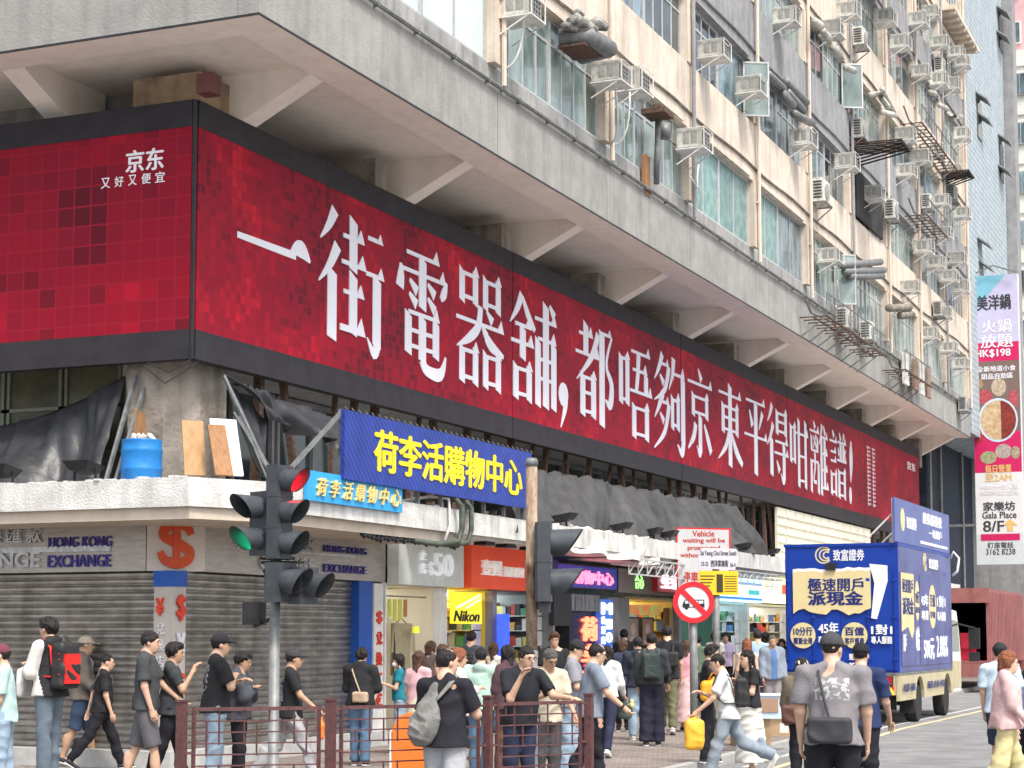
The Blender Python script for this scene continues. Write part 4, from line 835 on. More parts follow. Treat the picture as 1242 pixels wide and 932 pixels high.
b = B(); b.lathe([(.07,0),(.07,.05),(.055,.06),(.055,3.3)], p, 14); part('pole', b, M['steel'], TL, smooth=True)
b = B(); b.lathe([(.06,3.30),(.085,3.32),(.085,3.42),(.07,3.45),(.02,3.46)], p, 14); part('cap', b, M['steel'], TL, smooth=True)
def off(p, right, away, z):     # shift in the viewer's right / away directions
    c, s_ = math.cos(YAW), math.sin(YAW); return (p[0]+c*right-s_*away, p[1]+s_*right+c*away, z)
PH = lambda phi: YAW-R(phi)     # heading: 0 looks away from the viewer, 90 to the right
signal_head(TL, off(p, .06, -.14, 2.60), PH(118), 3, 0, .32, .28, .115, .27, red_on)
signal_head(TL, off(p, -.13, -.03, 2.64), PH(222), 2, 1, .33, .28, .115, .34, green_on)
signal_head(TL, off(p, .08, -.15, 2.16), PH(118), 1, None, .40, .36, .13, .29)
signal_head(TL, off(p, .30, .0, 2.14), PH(118), 1, None, .38, .34, .12, .28)
b = B(); b.prism([(0,0),(.0,0),(.0,0)], lambda u,v,d: p, 0, 0) if False else None
q = off(p, -.22, .05, 1.92); b = B(); b.box(q[0]-.1,q[0]+.1,q[1]-.07,q[1]+.07,1.93,2.16); b.bar(q, off(p,0,0,2.0), .04); part('push_button_box', b, M['black'], TL)
b = B(); b.tube([off(p,-.02,-.1,2.58), off(p,-.1,-.16,2.48), off(p,-.05,-.15,2.36), off(p,.05,-.12,2.3)], .012, 5); b.bar(off(p,-.15,0,2.61), off(p,.2,0,2.61), .05,.03); b.bar(off(p,-.15,0,2.57), off(p,.3,0,2.57), .04,.03); part('clamp', b, M['black'], TL)
# rusty pole with a second signal seen from the side
p = onD(645, 120, .12); T2 = thing('traffic_light', 'rusty post with a dark signal head turned away to the right', 'traffic light', p)
b = B(); b.lathe([(.058,1.55),(.058,2.38),(.064,2.385),(.064,2.46),(.058,2.465),(.058,3.42)], p, 14)
rustp = mat('flaking rusty paint', (.46,.38,.29), (.17,.085,.045), .85, scale=9, bump=.6, bscale=40, detail=10, stretch=(1,1,.35)); part('pole', b, rustp, T2, smooth=True)
b = B(); b.lathe([(.07,0),(.07,.06),(.059,.07),(.059,1.549)], p, 14); part('lower_pole', b, M['steel'], T2, smooth=True)
b = B(); b.lathe([(.066,3.42),(.066,3.47),(.05,3.50)], p, 14); part('cap', b, M['steel'], T2, smooth=True)
signal_head(T2, off(p, .14, -.02, 2.16), PH(95), 2, None, .40, .30, .13, .32)
b = B(); b.prism([(-.06,-.1),(.06,-.1),(.06,.1),(-.06,.1)], lambda u,v,z: off(p, .13+u, v, z), 2.05, 2.97); part('backing_plate', b, housm, T2)
# ---------------------------------------------------------------- pedestrian fence
FPX = [(222,146),(402,143),(592,136),(714,131)]
fp_ = [onD(x, s, .12) for x, s in FPX]
FN = thing('pedestrian_fence', 'maroon steel pedestrian railing along the kerb in the foreground', 'fence', fp_[1])
for q in fp_:
    b = B(); b.box(q[0]-.035,q[0]+.035,q[1]-.035,q[1]+.035,.12,1.27); b.box(q[0]-.042,q[0]+.042,q[1]-.042,q[1]+.042,1.271,1.29); part('post', b, M['rail'], FN)
rs = random.Random(4)
for a, c in zip(fp_[:-1], fp_[1:]):
    a = Vector(a); c = Vector(c); d = (c-a); L = d.length; d.normalize(); A = a+d*.10; C_ = c-d*.10
    for z in [1.21]+[1.11-.092*i for i in range(10)]:
        b = B(); h = .03 if z == 1.21 else .012; b.bar((A.x,A.y,z),(C_.x,C_.y,z), h); part('rail', b, M['rail'], FN)
    for q in (A, C_): b = B(); b.bar((q.x,q.y,.2),(q.x,q.y,1.225), .026); part('frame_upright', b, M['rail'], FN)
    n = 9
    for i in range(n):
        q = A.lerp(C_, (i+1)/(n+1)); k = rs.choice([0,1,2,3]); ln = rs.choice([1,2,3,3]); z1 = 1.20-.092*(0 if i % 2 else k); z0 = z1-.092*ln-.01
        b = B(); b.bar((q.x,q.y,max(.25,z0)),(q.x,q.y,z1), .012); part('bar', b, M['rail'], FN)
        b = B(); z1 = .75-.092*rs.choice([0,1,2]); b.bar((q.x,q.y,z1-.3),(q.x,q.y,z1), .012); part('bar', b, M['rail'], FN)
    for q, e in ((a, A), (c, C_)):
        b = B(); b.bar((q.x,q.y,1.2),(e.x,e.y,1.2), .02); b.bar((q.x,q.y,.85),(e.x,e.y,.85), .035,.02); part('lug', b, M['rail'], FN)
# orange barrier
p = onD(505, 127, .12); OB = thing('road_barrier', 'orange plastic barrier standing just behind the maroon railing', 'barrier', p)
b = B(); pr_ = [(-.27,0),(-.27,.12),(-.22,.2),(-.215,.82),(-.17,.93),(-.08,.965),(.08,.965),(.17,.93),(.215,.82),(.22,.2),(.27,.12),(.27,0)]
b.prism(pr_, lambda u,v,d: off(p, u, d, p[2]+v), -.14, .14); part('body', b, M['orange'], OB)
b = B(); b.prism([(-.24,.1),(-.215,.1),(-.225,.8),(-.24,.8)], lambda u,v,d: off(p, u, d, p[2]+v), -.15, .15); part('edge_strip', b, M['white'], OB)
# ---------------------------------------------------------------- traffic and street name signs
def face_frame(p, phi=180): return Fr(p, YAW+R(180-phi))
p = onD(841, 80, .12); RS = thing('traffic_sign', 'round red ringed no minibus sign on a grey pole', 'road sign', p)
b = B(); b.lathe([(.06,0),(.06,2.02),(.04,2.03)], p, 12); part('pole', b, M['steel'], RS, smooth=True)
f = face_frame(p); zc = 2.32-.12; rad = .31; cyc = lambda r_, n_=40: [(r_*math.cos(a), zc+r_*math.sin(a)) for a in np.linspace(0, 2*math.pi, n_+1)[:-1]]
b = B(); b.prism(cyc(rad), lambda u,v,d: f(u,v,d), .07, .085); part('plate', b, flat('sign white sheeting', (.62,.62,.64)), RS)
b = B(); o_ = cyc(rad+.004); i_ = cyc(rad*.76); N = len(o_); vs = [f(u,v,.092) for u,v in o_]+[f(u,v,.092) for u,v in i_]+[f(u,v,.06) for u,v in o_]+[f(u,v,.086) for u,v in i_]
b.add(vs, [(k,(k+1)%N,N+(k+1)%N,N+k) for k in range(N)]+[(k,2*N+k,2*N+(k+1)%N,(k+1)%N) for k in range(N)]+[(N+k,N+(k+1)%N,3*N+(k+1)%N,3*N+k) for k in range(N)]); part('red_ring', b, M['red'], RS)
b = B(); w_ = .028; b.prism([(-.17-w_,zc+.17-w_),(-.17+w_,zc+.17+w_),(.17+w_,zc-.17+w_),(.17-w_,zc-.17-w_)], lambda u,v,d: f(u,v,d), .087, .096); part('red_bar', b, M['red'], RS)
b = B(); z_ = zc-.02
b.prism([(-.17,z_-.06),(-.17,z_-.01),(-.135,z_+.06),(.16,z_+.06),(.165,z_-.06)], lambda u,v,d: f(u,v,d), .0855, .088)
for cx in (-.11,.1): b.prism([(cx+.03*math.cos(a), z_-.062+.03*math.sin(a)) for a in np.linspace(0,5.8,12)], lambda u,v,d: f(u,v,d), .0855, .0885)
part('bus_symbol', b, flat('sign black', (.02,.02,.02)), RS)
b = B()
for u0,u1 in ((-.13,-.085),(-.075,-.01),(0,.065),(.075,.145)): b.prism([(u0,z_),(u1,z_),(u1,z_+.045),(u0,z_+.045)], lambda u,v,d: f(u,v,d), .088, .0895)
b.prism([(-.06,z_-.05),(-.01,z_-.05),(-.01,z_-.005),(-.06,z_-.005)], lambda u,v,d: f(u,v,d), .088, .0895); part('bus_windows', b, flat('sign white sheeting', (.62,.62,.64)), RS)
s_ = 66.; p = onD(869, s_, .12); NP = thing('street_name_sign', 'white hexagonal street name plate on a grey pole with a yellow notice below', 'street sign', p)
Z = lambda y: CZ+(771-y)/s_-.12; U = lambda x: (x-869)/s_
b = B(); b.lathe([(.065,0),(.065,3.2)], p, 12); part('pole', b, M['steel'], NP, smooth=True)
f = face_frame(p, 172); b = B(); b.prism([(U(848),Z(690)),(U(845),Z(678)),(U(850),Z(665)),(U(893),Z(666)),(U(896),Z(679)),(U(891),Z(692))], lambda u,v,d: f(u,v,d), .08,.10); part('name_plate', b, flat('name plate white', (.55,.54,.60)), NP)
b = B(); text_into(b, 'Sai Yeung Choi Street South', f, U(848.5),U(893),Z(676),Z(668.5),.101,.104,.02); text_into(b, '西洋菜南街', f, U(861),U(883),Z(688),Z(680),.101,.104,.03); text_into(b, '33-25', f, U(849),U(858),Z(687),Z(682),.101,.104,.02); text_into(b, '36-4', f, U(885),U(892),Z(688),Z(683),.101,.104,.02); part('lettering', b, flat('sign black', (.02,.02,.02)), NP)
b = B(); b.prism([(U(846),Z(722)),(U(895),Z(722)),(U(895),Z(693)),(U(846),Z(693))], lambda u,v,d: f(u,v,d), .08,.10); part('notice_board', b, flat('notice amber', (.80,.50,.02)), NP, 'amber notice with a dark picture')
b = B(); b.prism([(U(868),Z(719)),(U(876),Z(719)),(U(876),Z(697)),(U(868),Z(697))], lambda u,v,d: f(u,v,d), .101,.104)
for i in range(7): b.prism([(U(878),Z(700+i*3)),(U(893),Z(700+i*3)),(U(893),Z(699+i*3)),(U(878),Z(699+i*3))], lambda u,v,d: f(u,v,d), .101,.103)
for i in range(4): b.prism([(U(848),Z(700+i*4)),(U(866-i*2),Z(700+i*4)),(U(866-i*2),Z(698.5+i*4)),(U(848),Z(698.5+i*4))], lambda u,v,d: f(u,v,d), .101,.103)
part('notice_print', b, flat('notice dark print', (.05,.04,.02)), NP)
s_ = 58.; p = onD(853, s_, .12); VS = thing('traffic_sign', 'tall white red bordered vehicle waiting notice behind the street name plate', 'road sign', p)
Z = lambda y: CZ+(771-y)/s_-.12; U = lambda x: (x-853)/s_
b = B()
for x in (838,868): b.bar(off(p,U(x),.03,.12), off(p,U(x),.03,Z(645)), .08)
part('post', b, M['steel'], VS)
f = face_frame(p, 176); b = B(); b.prism([(U(820),Z(722)),(U(886),Z(722)),(U(887),Z(641)),(U(820),Z(640))], lambda u,v,d: f(u,v,d), .05,.065); part('red_border', b, M['red'], VS)
b = B(); b.prism([(U(822),Z(720)),(U(884),Z(720)),(U(885),Z(643)),(U(822),Z(642))], lambda u,v,d: f(u,v,d), .066,.07); part('plate', b, flat('notice white sheeting', (.52,.52,.52)), VS)
b = B()
for tx, x0, x1, y0, y1 in (('Vehicle',840,867,651,644),('waiting will be',828,880,660,653),('prosecuted',834,874,669,662),('without warning',825,880,678,671)): text_into(b, tx, f, U(x0),U(x1),Z(y0),Z(y1),.071,.075,.03)
text_into(b, '停車等候', f, U(828),U(866),Z(706),Z(694),.071,.075,.03); part('lettering', b, flat('sign brick red', (.45,.04,.03)), VS)
# ---------------------------------------------------------------- blue advertising truck
TX1 = -7.5; TX0 = onY(953, 740, 37.5)[0]; TY0 = 37.5; TY1 = 43.6
TR = thing('box_truck', 'royal blue and gold advertising truck parked with its rear doors facing the viewer', 'truck', ((TX0+TX1)/2, 40.5, 0))
blue = mat('royal blue truck wrap', (.010,.05,.34), (.008,.042,.29), .35, scale=2); gold = mat('champagne gold truck paint', (.60,.52,.33), (.50,.43,.27), .4, .1, scale=3, streak=.15)
side = mat('violet blue truck side wrap', (.10,.12,.33), (.05,.06,.22), .3, scale=1.3, streak=.2); gbe = flat('gold print', (.70,.60,.32)); dkb = flat('dark blue print', (.02,.03,.16)); wh = flat('white truck print', (.80,.80,.82))
b = B(); b.box(TX0, TX1, TY0, TY1, 1.06, 3.66); part('cargo_box', b, [blue], TR)
fr = FY(TY0); fs = FX(TX1)
b = B(); fbox(b, fs, TY0+.02, TY1-.01, 1.08, 3.64, .001, .012); part('side_panel', b, side, TR)
for x in (TX0+.02, TX1-.5*(TX1-TX0)+.0):
    b = B(); w_ = (TX1-TX0)/2-.03; fbox(b, fr, x, x+w_, 1.12, 3.16, .001, .03); part('rear_door', b, blue, TR)
b = B()
for x in (TX0+.06, TX0+.6, TX1-.6, TX1-.06):
    fbox(b, fr, x-.012, x+.012, 1.12, 3.14, .04, .065)
    for z in (1.35,2.2,2.95): fbox(b, fr, x-.04, x+.04, z-.03, z+.03, .031, .07)
part('door_bar', b, blue, TR)
for z0, z1 in ((3.64,3.70),(1.02,1.07)):
    b = B(); b.box(TX0-.02, TX1+.02, TY0-.02, TY1+.02, z0, z1) if z0 > 3 else b.box(TX0-.01, TX1+.01, TY0-.01, TY1+.01, z0, z1); part('trim_rail', b, blue if z0 > 3 else M['steel'], TR)
def PR(x0,y0,x1,y1): a = onY(x0,y0,TY0-.03); c = onY(x1,y1,TY0-.03); return a[0], c[0], c[2], a[2]
b = B(); u0,u1,z0,z1 = PR(962,694,1057,742); rs = random.Random(3)
top = [(u0+(u1-u0)*i/14, z1+rs.uniform(-.02,.03)) for i in range(15)]; bot = [(u0+(u1-u0)*i/14, z0+rs.uniform(-.05,.03)+.05*math.sin(i)) for i in range(15)][::-1]
b.prism(bot+top[::-1] if False else [*top, *bot], lambda u,v,d: fr(u,v,d), .066, .069); part('torn_paper_print', b, gbe, TR)
b = B(); 
b.prism([*[(x, z+.06) for x, z in top], *top[::-1]], lambda u,v,d: fr(u,v,d), .066,.0685)
u0,u1,z0,z1 = PR(1056,690,1078,750); b.prism([(u0,z0),(u0+.12,z0-.02),(u1,z1-.25),(u1,z1+.06),(u0-.02,z1+.1),(u0+.08,z1-.3)], lambda u,v,d: fr(u,v,d), .066,.0685)
part('torn_edge_print', b, wh, TR)
b = B()
for tx, r4, bo in (('極速開戶',(980,717,1048,702),.03),('派現金',(980,734,1048,718),.05)):
    u0,u1,z0,z1 = PR(r4[0],r4[3],r4[2],r4[1]); text_into(b, tx, fr, u0,u1,z0,z1,.070,.074,bo)
u_ = [PR(959,754,990,788), PR(1021,754,1053,788)]
for (u0,u1,z0,z1), l1, l2 in ((u_[0],'10分行','覆蓋全港'),(u_[1],'百億','客戶資產')):
    w_ = u1-u0; h = z1-z0; text_into(b, l1, fr, u0+.12*w_, u1-.12*w_, z0+.5*h, z1-.2*h,.074,.078,.04); text_into(b, l2, fr, u0+.12*w_, u1-.12*w_, z0+.2*h, z0+.42*h,.074,.078,.04)
part('dark_lettering', b, dkb, TR)
b = B()
for u0,u1,z0,z1 in u_: b.prism([((u0+u1)/2+(u1-u0)/2*math.cos(a), (z0+z1)/2+(u1-u0)/2*math.sin(a)) for a in np.linspace(0,6.2832,29)[:-1]], lambda u,v,d: fr(u,v,d), .066,.0725)
u0,u1,z0,z1 = PR(991,666,1006,681); cx_, cz_ = (u0+u1)/2, (z0+z1)/2
for q, r_ in enumerate((.18,.13,.08)):
    pts = [(cx_+q*.03+r_*math.cos(a), cz_+r_*math.sin(a)) for a in np.linspace(.7,5.6,18)]; inn = [(cx_+q*.03+(r_-.03)*math.cos(a), cz_+(r_-.03)*math.sin(a)) for a in np.linspace(5.6,.7,18)]
    for k in range(17): b.prism([pts[k],pts[k+1],inn[16-k],inn[17-k]], lambda u,v,d: fr(u,v,d), .002,.006)
part('gold_emblem_print', b, gbe, TR)
b = B(); u0,u1,z0,z1 = PR(1010,667,1048,680); text_into(b, '致富證券', fr, u0,u1,z0,z1,.002,.008,.03)
for tx, r4 in (('45年',(993,755,1018,769)),('專業服務',(993,772,1018,781)),('1對1',(1057,758,1083,770)),('專人服務',(1057,772,1083,781)),('致富',(1030,793,1049,801)),('管家',(1030,804,1049,811))):
    u0,u1,z0,z1 = PR(*r4); text_into(b, tx, fr, u0,u1,z0,z1,.07,.078,.04)
part('white_lettering', b, wh, TR)
def PS(x0,y0,x1,y1): a = onX(x0,y0,TX1); c = onX(x1,y1,TX1); m = onX((x0+x1)/2,y0,TX1); n_ = onX((x0+x1)/2,y1,TX1); return a[1], c[1], n_[2], m[2]
b = B(); fbox(b, fs, TY0+.15,TY0+1.5,1.2,3.1,.013,.03); fbox(b, fs, TY0+2.15,TY1-.1,1.2,3.1,.013,.03); fbox(b, fs, TY0+1.55,TY0+2.1,1.2,3.1,.013,.028); part('side_door', b, side, TR)
b = B(); 
b.prism([(TY0+.15,3.1),(TY0+1.5,3.1),(TY0+1.45,1.9),(TY0+1.2,1.75),(TY0+.8,2.0),(TY0+.15,1.9)], lambda u,v,d: fs(u,v,d), .031,.034)
for cy_, cz_, rx, rz_ in ((TY0+1.85,2.55,.24,.42),(TY0+3.6,2.45,.42,.48)): b.prism([(cy_+rx*math.cos(a), cz_+rz_*math.sin(a)) for a in np.linspace(0,6.2832,25)[:-1]], lambda u,v,d: fs(u,v,d), .031,.034)
for q, r_ in enumerate((.2,.14,.08)):
    pts = [(TY0+2.9+q*.04+r_*math.cos(a), 3.4+r_*math.sin(a)) for a in np.linspace(.7,5.6,12)]; inn = [(TY0+2.9+q*.04+(r_-.035)*math.cos(a), 3.4+(r_-.035)*math.sin(a)) for a in np.linspace(5.6,.7,12)]
    for k in range(11): b.prism([pts[k],pts[k+1],inn[10-k],inn[11-k]], lambda u,v,d: fs(u,v,d), .013,.02)
part('side_gold_print', b, gbe, TR)
b = B(); text_into(b, '極速開戶', fs, TY0+.25,TY0+1.4,2.7,2.98,.035,.038,.03); text_into(b, '派現金', fs, TY0+.25,TY0+1.4,2.25,2.6,.035,.038,.05); text_into(b, '10分行', fs, TY0+1.65,TY0+2.05,2.5,2.75,.035,.038,.03); text_into(b, '覆蓋全港', fs, TY0+1.65,TY0+2.05,2.3,2.42,.035,.038,.03)
text_into(b, '百億', fs, TY0+3.3,TY0+3.9,2.45,2.72,.035,.038,.03); text_into(b, '客戶資產', fs, TY0+3.3,TY0+3.9,2.2,2.35,.035,.038,.03); part('side_dark_lettering', b, dkb, TR)
b = B()
for tx, a, c, z0, z1 in (('致富證券',3.25,4.4,3.28,3.5),('45年',2.3,3.1,2.45,2.7),('專業',2.3,3.1,2.15,2.35),('1對1',4.15,5.2,2.45,2.7),('專人服務',4.15,5.2,2.15,2.35),('開戶',.3,.6,1.5,1.85),('0佣金',1.62,2.05,1.5,2.0),('500元',2.5,3.7,1.3,1.75),('2.88%',4.0,5.4,1.35,1.8)): text_into(b, tx, fs, TY0+a,TY0+c,z0,z1,.031,.036,.04)
part('side_white_lettering', b, wh, TR)
# raised billboard on the roof edge
f2 = FX(TX1-.02); rb_ = mat('violet blue board', (.12,.15,.36), (.09,.11,.29), .4, scale=1)
a = onX(1085,611,TX1-.02); c = onX(1147,634,TX1-.02)
b = B(); b.prism([(TY0-.1,3.72),(TY1+.1,3.72),(TY1+.1,4.62),(TY0-.1,4.62)], lambda u,v,d: f2(u,v,d), -.05, 0); part('roof_board', b, rb_, TR)
b = B(); text_into(b, '致富證券', f2, TY0+1.1,TY0+2.2,4.05,4.3,.001,.006,.04); text_into(b, '證券服務號', f2, TY0+2.9,TY0+5.2,4.25,4.5,.001,.006,.04); text_into(b, '一站開戶', f2, TY0+3.6,TY0+5.2,3.98,4.17,.001,.006,.04); fbox(b, f2, TY0+2.6,TY0+5.9,3.8,3.86,.001,.006); part('roof_board_lettering', b, wh, TR)
b = B(); b.prism([(TY0+.7+.22*math.cos(t_),4.2+.24*math.sin(t_)) for t_ in np.linspace(0,6.2832,20)[:-1]], lambda u,v,d: f2(u,v,d), .001,.006); part('roof_board_emblem', b, gbe, TR)
for y in np.linspace(TY0, TY1, 5): b = B(); b.bar((TX1-.08,y,3.7),(TX1-.08,y,4.6),.04); b.bar((TX1-.7,y,3.7),(TX1-.08,y,4.3),.03); part('roof_board_strut', b, M['white'], TR)
# skirt, chassis, wheels, lamps, cab
b = B(); arcs = lambda yc, r_: [(yc+r_*math.cos(a), .5+r_*math.sin(a)) for a in np.linspace(math.pi, 0, 9)]
yw1, yw2 = TY0+2.15, TY0+5.45
poly = [(TY0,1.02),(TY0,.5)]+[(yw1-.5,.5)]+arcs(yw1,.47)+[(yw1+.5,.5),(yw2-.5,.5)]+arcs(yw2,.47)+[(TY1+.1,.5),(TY1+.1,1.02)]
b.prism(poly, lambda u,v,d: (TX1-.03+d,u,v), -.04, .03); part('side_skirt', b, gold, TR)
b = B(); b.prism(poly, lambda u,v,d: (TX0+.03+d,u,v), -.03, .03); part('side_skirt', b, gold, TR)
b = B(); b.box(TX0+.07,TX1-.08,TY0,TY0+.08,.62,1.015); part('rear_bumper', b, gold, TR)
b = B(); b.box(TX0+.3,TX1-.3,TY0+.1,TY1,.6,.95); b.box(TX0+.5,TX1-.4,TY0-.02,TY0+.3,.42,.6); part('chassis', b, M['black'], TR)
b = B(); text_into(b, '致富證券 - 服務站', fs, TY0+.25,TY0+1.5,.68,.84,.031,.034,.02); text_into(b, '服務 查詢 中環', fs, TY0+2.9,TY0+4.9,.68,.84,.031,.034,.02); part('skirt_lettering', b, dkb, TR)
fr2 = FY(TY0-.001)
for s_, x in ((0,TX1-.55),(1,TX0+.15)):
    b = B(); fbox(b, fr2, x-.02,x+.42,.80,1.0,.001,.04); lf = part('lamp_frame', b, M['black'], TR)
    b = B(); fbox(b, fr2, x,x+.13,.82,.98,.041,.055); part('amber_lens', b, flat('amber lens', (.6,.2,.05), .2), lf)
    b = B(); fbox(b, fr2, x+.14,x+.40,.82,.98,.041,.055); part('red_lens', b, flat('red lens', (.45,.02,.03), .2), lf)
    b = B(); fbox(b, fr2, x-.05,x+.44,.62,.79,.001,.02); ch = part('chevron_plate', b, flat('chevron red', (.75,.05,.04), .4), TR)
    b = B(); b.prism([(x+.0,.79),(x+.13,.79),(x+.27,.62),(x+.14,.62)], lambda u,v,d: fr2(u,v,d), .021,.024); b.prism([(x+.25,.79),(x+.36,.79),(x+.44,.69),(x+.44,.62),(x+.39,.62)], lambda u,v,d: fr2(u,v,d), .021,.024); part('chevron', b, flat('chevron yellow', (.9,.7,.05), .4), ch)
b = B(); fbox(b, fr2, TX0+.95,TX0+1.5,.45,.56,.03,.05); pl_ = part('number_plate', b, flat('plate white', (.75,.75,.7), .4), TR)
b = B(); fbox(b, FY(TY0), -8.95, -8.75, 3.15,3.3,.001,.12); part('rear_camera', b, M['black'], TR)
def wheel(x, y, r_, root, wd=.24, dual=False):
    b = B(); b.lathe([(r_*.62,-wd/2),(r_*.95,-wd/2),(r_,-wd/2+.04),(r_,wd/2-.04),(r_*.95,wd/2),(r_*.62,wd/2)], (x,y,r_), 26, 'x'); o = part('tyre', b, M['rubber'], root, smooth='auto')
    b = B(); sg = 1; b.lathe([(.02,wd*.15),(r_*.2,wd*.25),(r_*.25,wd*.1),(r_*.5,0),(r_*.6,wd*.3),(r_*.63,wd*.42)], (x,y,r_), 24, 'x'); part('rim', b, M['steel'], root, smooth=True)
for y in (yw1, yw2):
    for x in (TX1-.16, TX0+.16): wheel(x, y, .40, TR)
b = B(); b.box(TX0+.3,TX1-.3,yw1-.3,yw1+.1,.35,.5); b.box(TX0+.2,TX1-.2,TY0+.6,TY0+.66,.3,.9); part('rear_axle', b, M['black'], TR)
b = B(); b.box(TX1-.32,TX1-.02,yw1-.62,yw1-.6,.2,.9); part('mud_flap', b, M['black'], TR)
CYb, CYf = TY1+.15, TY1+1.75
b = B(); b.prism([(CYb,.5),(CYf,.5),(CYf+.1,1.2),(CYf-.15,1.95),(CYf-.45,2.4),(CYb,2.45)], lambda u,v,d: (d,u,v), TX0+.12, TX1-.1); part('cab', b, M['white'], TR)
b = B(); b.prism([(CYb+.35,1.45),(CYf-.15,1.45),(CYf-.35,2.15),(CYb+.35,2.2)], lambda u,v,d: (d,u,v), TX1-.1, TX1-.09); part('cab_window', b, M['glassd'], TR)
b = B(); b.prism([(CYb,.6),(CYf-.02,.6),(CYf-.05,1.2),(CYb,1.25)], lambda u,v,d: (d,u,v), TX1-.099, TX1-.085); part('cab_lower_panel', b, gold, TR)
b = B(); b.bar((TX1-.1,CYf-.2,2.1),(TX1+.28,CYf-.1,2.0),.04); b.box(TX1+.12,TX1+.38,CYf-.12,CYf-.04,1.5,2.0); b.box(TX1+.12,TX1+.36,CYf-.12,CYf-.04,1.2,1.42); part('mirror', b, M['black'], TR)
b = B(); b.tube([(TX1+.08,TY1-.2,3.2),(TX1+.2,TY1-.2,3.3),(TX1+.24,TY1-.2,3.6),(TX1+.12,TY1-.2,3.75),(TX1+.05,TY1-.2,3.6)], .03, 7); part('roof_hook', b, M['white'], TR, smooth=True)
# ---------------------------------------------------------------- maroon open container truck beyond
C0 = onY(1150, 855, 60); CX1 = onY(1200,800,60)[0]; CX0 = CX1-2.5; ZT = onY(1200,714,60)[2]
CT = thing('container_truck', 'maroon red container truck with its rear open in the distance', 'truck', ((CX0+CX1)/2, 63, 0)); mar = mat('faded maroon container paint', (.33,.13,.12), (.25,.09,.09), .6, scale=2, streak=.3)
def crate(b, x0,x1,y0,y1,z0,z1,t): b.box(x0,x0+t,y0,y1,z0,z1); b.box(x1-t,x1,y0,y1,z0,z1); b.box(x0+t,x1-t,y0,y1,z1-t,z1); b.box(x0+t,x1-t,y0,y1,z0,z0+t); b.box(x0+t,x1-t,y1-t,y1,z0+t,z1-t)
b = B(); crate(b, CX0,CX1,60,68,.95,ZT,.07)
for i in range(26): b.box(CX1+.001,CX1+.045,60.1+i*.3,60.25+i*.3,1.0,ZT-.1)
part('container', b, mar, CT)
b = B(); b.box(CX0-.02,CX1+.05,59.9,60,ZT-.45,ZT+.02); part('header_beam', b, mar, CT)
b = B(); b.box(CX0+.08,CX1-.08,67.8,67.9,1.1,ZT-.1); part('interior_shade_panel', b, M['dark'], CT)  # near-black sheet added at the deep end, container's inner shade as colour
b = B(); b.box(CX0+.3,CX1-.3,60.4,68,.5,.9); b.box(CX0,CX1,59.95,60.05,.5,.94); part('chassis', b, mar, CT)
for y in (61.6,66.5):
    for x in (CX1-.2,CX0+.2): wheel(x, y, .45, CT)
b = B(); b.box(CX0,CX1,68.1,69.6,.6,2.6); part('cab', b, mar, CT)
b = B(); b.box(CX1-1.0,CX1-.5,60.6,61,1.03,1.9); b.box(CX1-.95,CX1-.55,60.5,60.6,1.4,1.7); single('cargo_bundle', b, flat('bright red cloth', (.6,.03,.06)), 'bright red bundle inside the open maroon container truck', 'bundle')
for i, (u, w_) in enumerate(((.4,.5),(.95,.35))):
    b = B(); b.box(CX0+u,CX0+u+w_,60.3,60.9,1.03,1.03+.35+.1*i); single('cargo_crate', b, flat('grey crate', (.3,.3,.32)), ['wide','narrow'][i]+' grey crate on the bed of the maroon truck', 'crate')
# ---------------------------------------------------------------- hanging vertical restaurant banner
HY = 74.; r_ = lambda x0,y0,x1,y1: (onY(x0,y0,HY)[0], onY(x1,y1,HY)[0], onY(x1,y1,HY)[2], onY(x0,y0,HY)[2])
u0,u1,_,zt = r_(1177,336,1234,337); zb = onY(1205,685,HY)[2]; hf = FY(HY); HW = u1-u0; HH = zt-zb
HB = thing('hanging_sign', 'tall vertical hotpot restaurant banner sign projecting over the street', 'sign', ((u0+u1)/2, HY, zb))
sec = [(0,.105,'sign lower pale', (.62,.66,.68)),(.105,.315,'sign white paper', (.74,.74,.74)),(.315,.455,'sign crimson', (.60,.02,.12)),(.455,.70,'hotpot photo', (.20,.14,.12)),(.70,.765,'sign crimson', (.60,.02,.12)),(.765,1,'sign lilac', (.55,.52,.70))]
b = B(); fbox(b, hf, u0,u1,zb,zt,-.35,-.001); part('box', b, M['white'], HB)
for s0, s1, nm, c_ in sec:
    b = B(); fbox(b, hf, u0+.01,u1-.01,zb+HH*s0+.001,zb+HH*s1-.001,.001,.01); part('print_field', b, flat(nm, c_, .4), HB)
def hz(y): return onY(1205,y,HY)[2]
def hu(x, y=500): return u0+HW*(x-1177-(y-336)*.012)/57.5
b = B(); b.prism([(u0+.01,hz(380)),(u0+.01,zt-.01),(u0+.75*HW,zt-.01)], lambda u,v,d: hf(u,v,d), .0105,.014); part('sky_blue_corner', b, flat('sign sky blue', (.22,.50,.62)), HB)
T_ = lambda b, tx, x0,x1,y0,y1, bo=.03: text_into(b, tx, hf, u0+HW*x0, u0+HW*x1, hz(y1), hz(y0), .015,.02, bo)
b = B(); T_(b,'美洋鍋',.12,.85,358,376,.04); T_(b,'家樂坊',.16,.84,609,620,.03); T_(b,'Gala Place',.14,.86,621,629,.02); T_(b,'8/F',.15,.6,632,645,.02); T_(b,'訂座電話',.24,.78,658,665,.01); T_(b,'3162 8238',.2,.82,666,673,.01); part('dark_lettering', b, flat('print near black', (.05,.05,.06)), HB)
